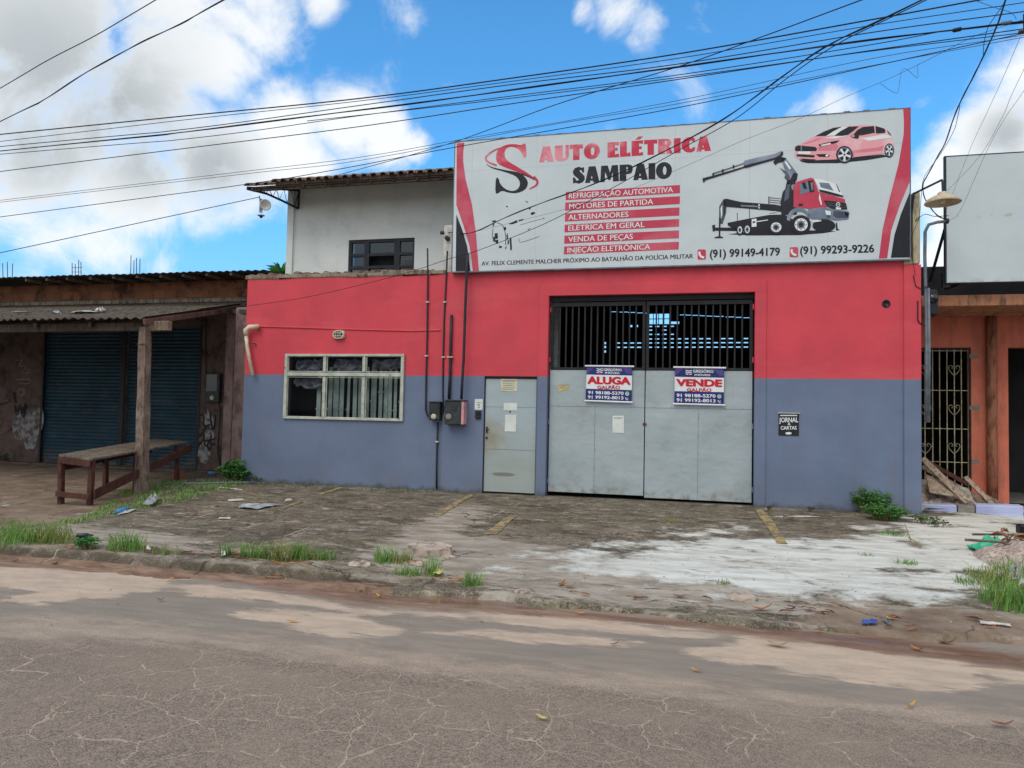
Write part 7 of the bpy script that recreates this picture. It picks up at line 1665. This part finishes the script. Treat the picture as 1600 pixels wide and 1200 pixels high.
cable([(700, 363), (735, 364), (790, 340), (860, 312), (930, 287), (1000, 255), (1120, 193), (1220, 121), (1300, 68), (1440, 0)], [.1, -.25, -.8, -1.4, -2.0, -2.6, -3.4, -4.0, -4.4, -5.0], .009, 'thick service cable from the white post rising across the billboard', ext=(0, 4), twin=.010)
cable([(388, 478), (470, 466), (560, 446), (640, 425), (700, 405), (745, 392), (850, 350), (960, 292), (1060, 235), (1150, 185), (1230, 122), (1310, 68), (1447, 0)], [-.1, -.1, -.1, -.1, -.25, -.4, -1.2, -2.0, -2.7, -3.3, -3.9, -4.4, -5.0], .007, 'service cable running from the closed shop across the red wing and billboard', ext=(0, 4))
cable([(700, 372), (840, 338), (960, 305), (1070, 260), (1160, 220), (1250, 185), (1320, 152), (1380, 127), (1445, 96), (1520, 58), (1600, 30)], [.0, -.6, -1.2, -1.8, -2.3, -2.8, -3.2, -3.5, -3.8, -4.2, -4.5], .0032, 'very thin kinked line crossing the crane truck picture', 'cable_grey', ext=(0, 3))
cable([(1376, 131), (1398, 145), (1404, 140), (1408, 112), (1416, 108), (1428, 118), (1434, 121), (1434, 104), (1437, 99)], -3.55, .003, 'loose broken wire dangling from the very thin line', 'cable_grey')
cable([(1571, 0), (1558, 40), (1540, 80), (1522, 118), (1505, 150), (1490, 185), (1476, 225), (1462, 250), (1448, 276), (1442, 290), (1446, 312), (1462, 334), (1480, 344)], [-4.6, -4.2, -3.7, -3.2, -2.7, -2.2, -1.6, -1.1, -.6, -.3, -.1, 0, .02], .010, 'thick drop cable bundle coming down to the lamp bracket', ext=(3, 0), twin=.012)
cable([(1562, 15), (1545, 40), (1538, 65), (1536, 85)], [-4.5, -4.2, -3.8, -3.5], .005, 'short slack strand left of the thick drop bundle', ext=(3, 0))
cable([(1500, 165), (1497, 180), (1490, 205), (1470, 240), (1445, 275), (1440, 300), (1436, 340), (1424, 375), (1430, 430)], [-2.5, -2.3, -1.9, -1.2, -.5, -.2, -.1, -.08, -.06], .005, 'thin slack wire falling from the drop bundle behind the lamp')
cable([(1594, 58), (1570, 115), (1545, 170), (1515, 235), (1478, 330)], [-4.4, -3.6, -2.7, -1.5, .2], .003, 'left one of the faint wires crossing the blank sign', 'cable_grey')
cable([(1600, 108), (1580, 150), (1565, 185), (1530, 245), (1478, 300)], [-4.0, -3.4, -2.9, -1.8, .2], .0032, 'middle one of the faint wires crossing the blank sign', 'cable_grey', ext=(3, 0))
cable([(1600, 142), (1570, 185), (1540, 240), (1500, 330), (1482, 345)], [-4.0, -3.2, -2.4, -.8, 0], .003, 'right one of the faint wires crossing the blank sign', 'cable_grey', ext=(3, 0))
cable([(1522, 0), (1555, 12), (1580, 20), (1588, 30)], [-5, -4.8, -4.6, -4.5], .0035, 'short thin wire curling at the top right corner', 'cable_grey')
cable([(1430, 345), (1445, 335), (1460, 338), (1482, 337)], [-.05, -.03, 0, 0], .007, 'short black wire from the concrete post to the mast head')
mb = MB()
def splice(px, r, L_): 
    a, b = fy(*px[0], YS), fy(*px[1], YS); d = b - a; mb.tube([a, a + d * .15, a + d * .85, b], [r * .4, r, r, r * .4], 8)
splice(((1488, 48), (1503, 45)), .022, 1); tag(mb.build('cable_splice', 'cable_black', None, True), 'black splice sleeve on the thick middle street cable', 'cable splice')
mb = MB(); splice(((1563, 37), (1582, 34)), .018, 1); tag(mb.build('cable_splice', 'conduit_grey', None, True), 'grey splice sleeve on the street cable at the right edge', 'cable splice')
mb = MB(); a = fy(1598, 30, YS); mb.tube([a + Vector((0.02, 0, .05)), a + Vector((0.02, 0, -.12))], .018, 8); mb.tube([fy(1592, 51, YS), fy(1604, 49, YS)], .022, 8); tag(mb.build('cable_rack', 'black_metal'), 'dark cable rack at the top right edge where the cables meet', 'cable rack')
bpy.context.view_layer.update()
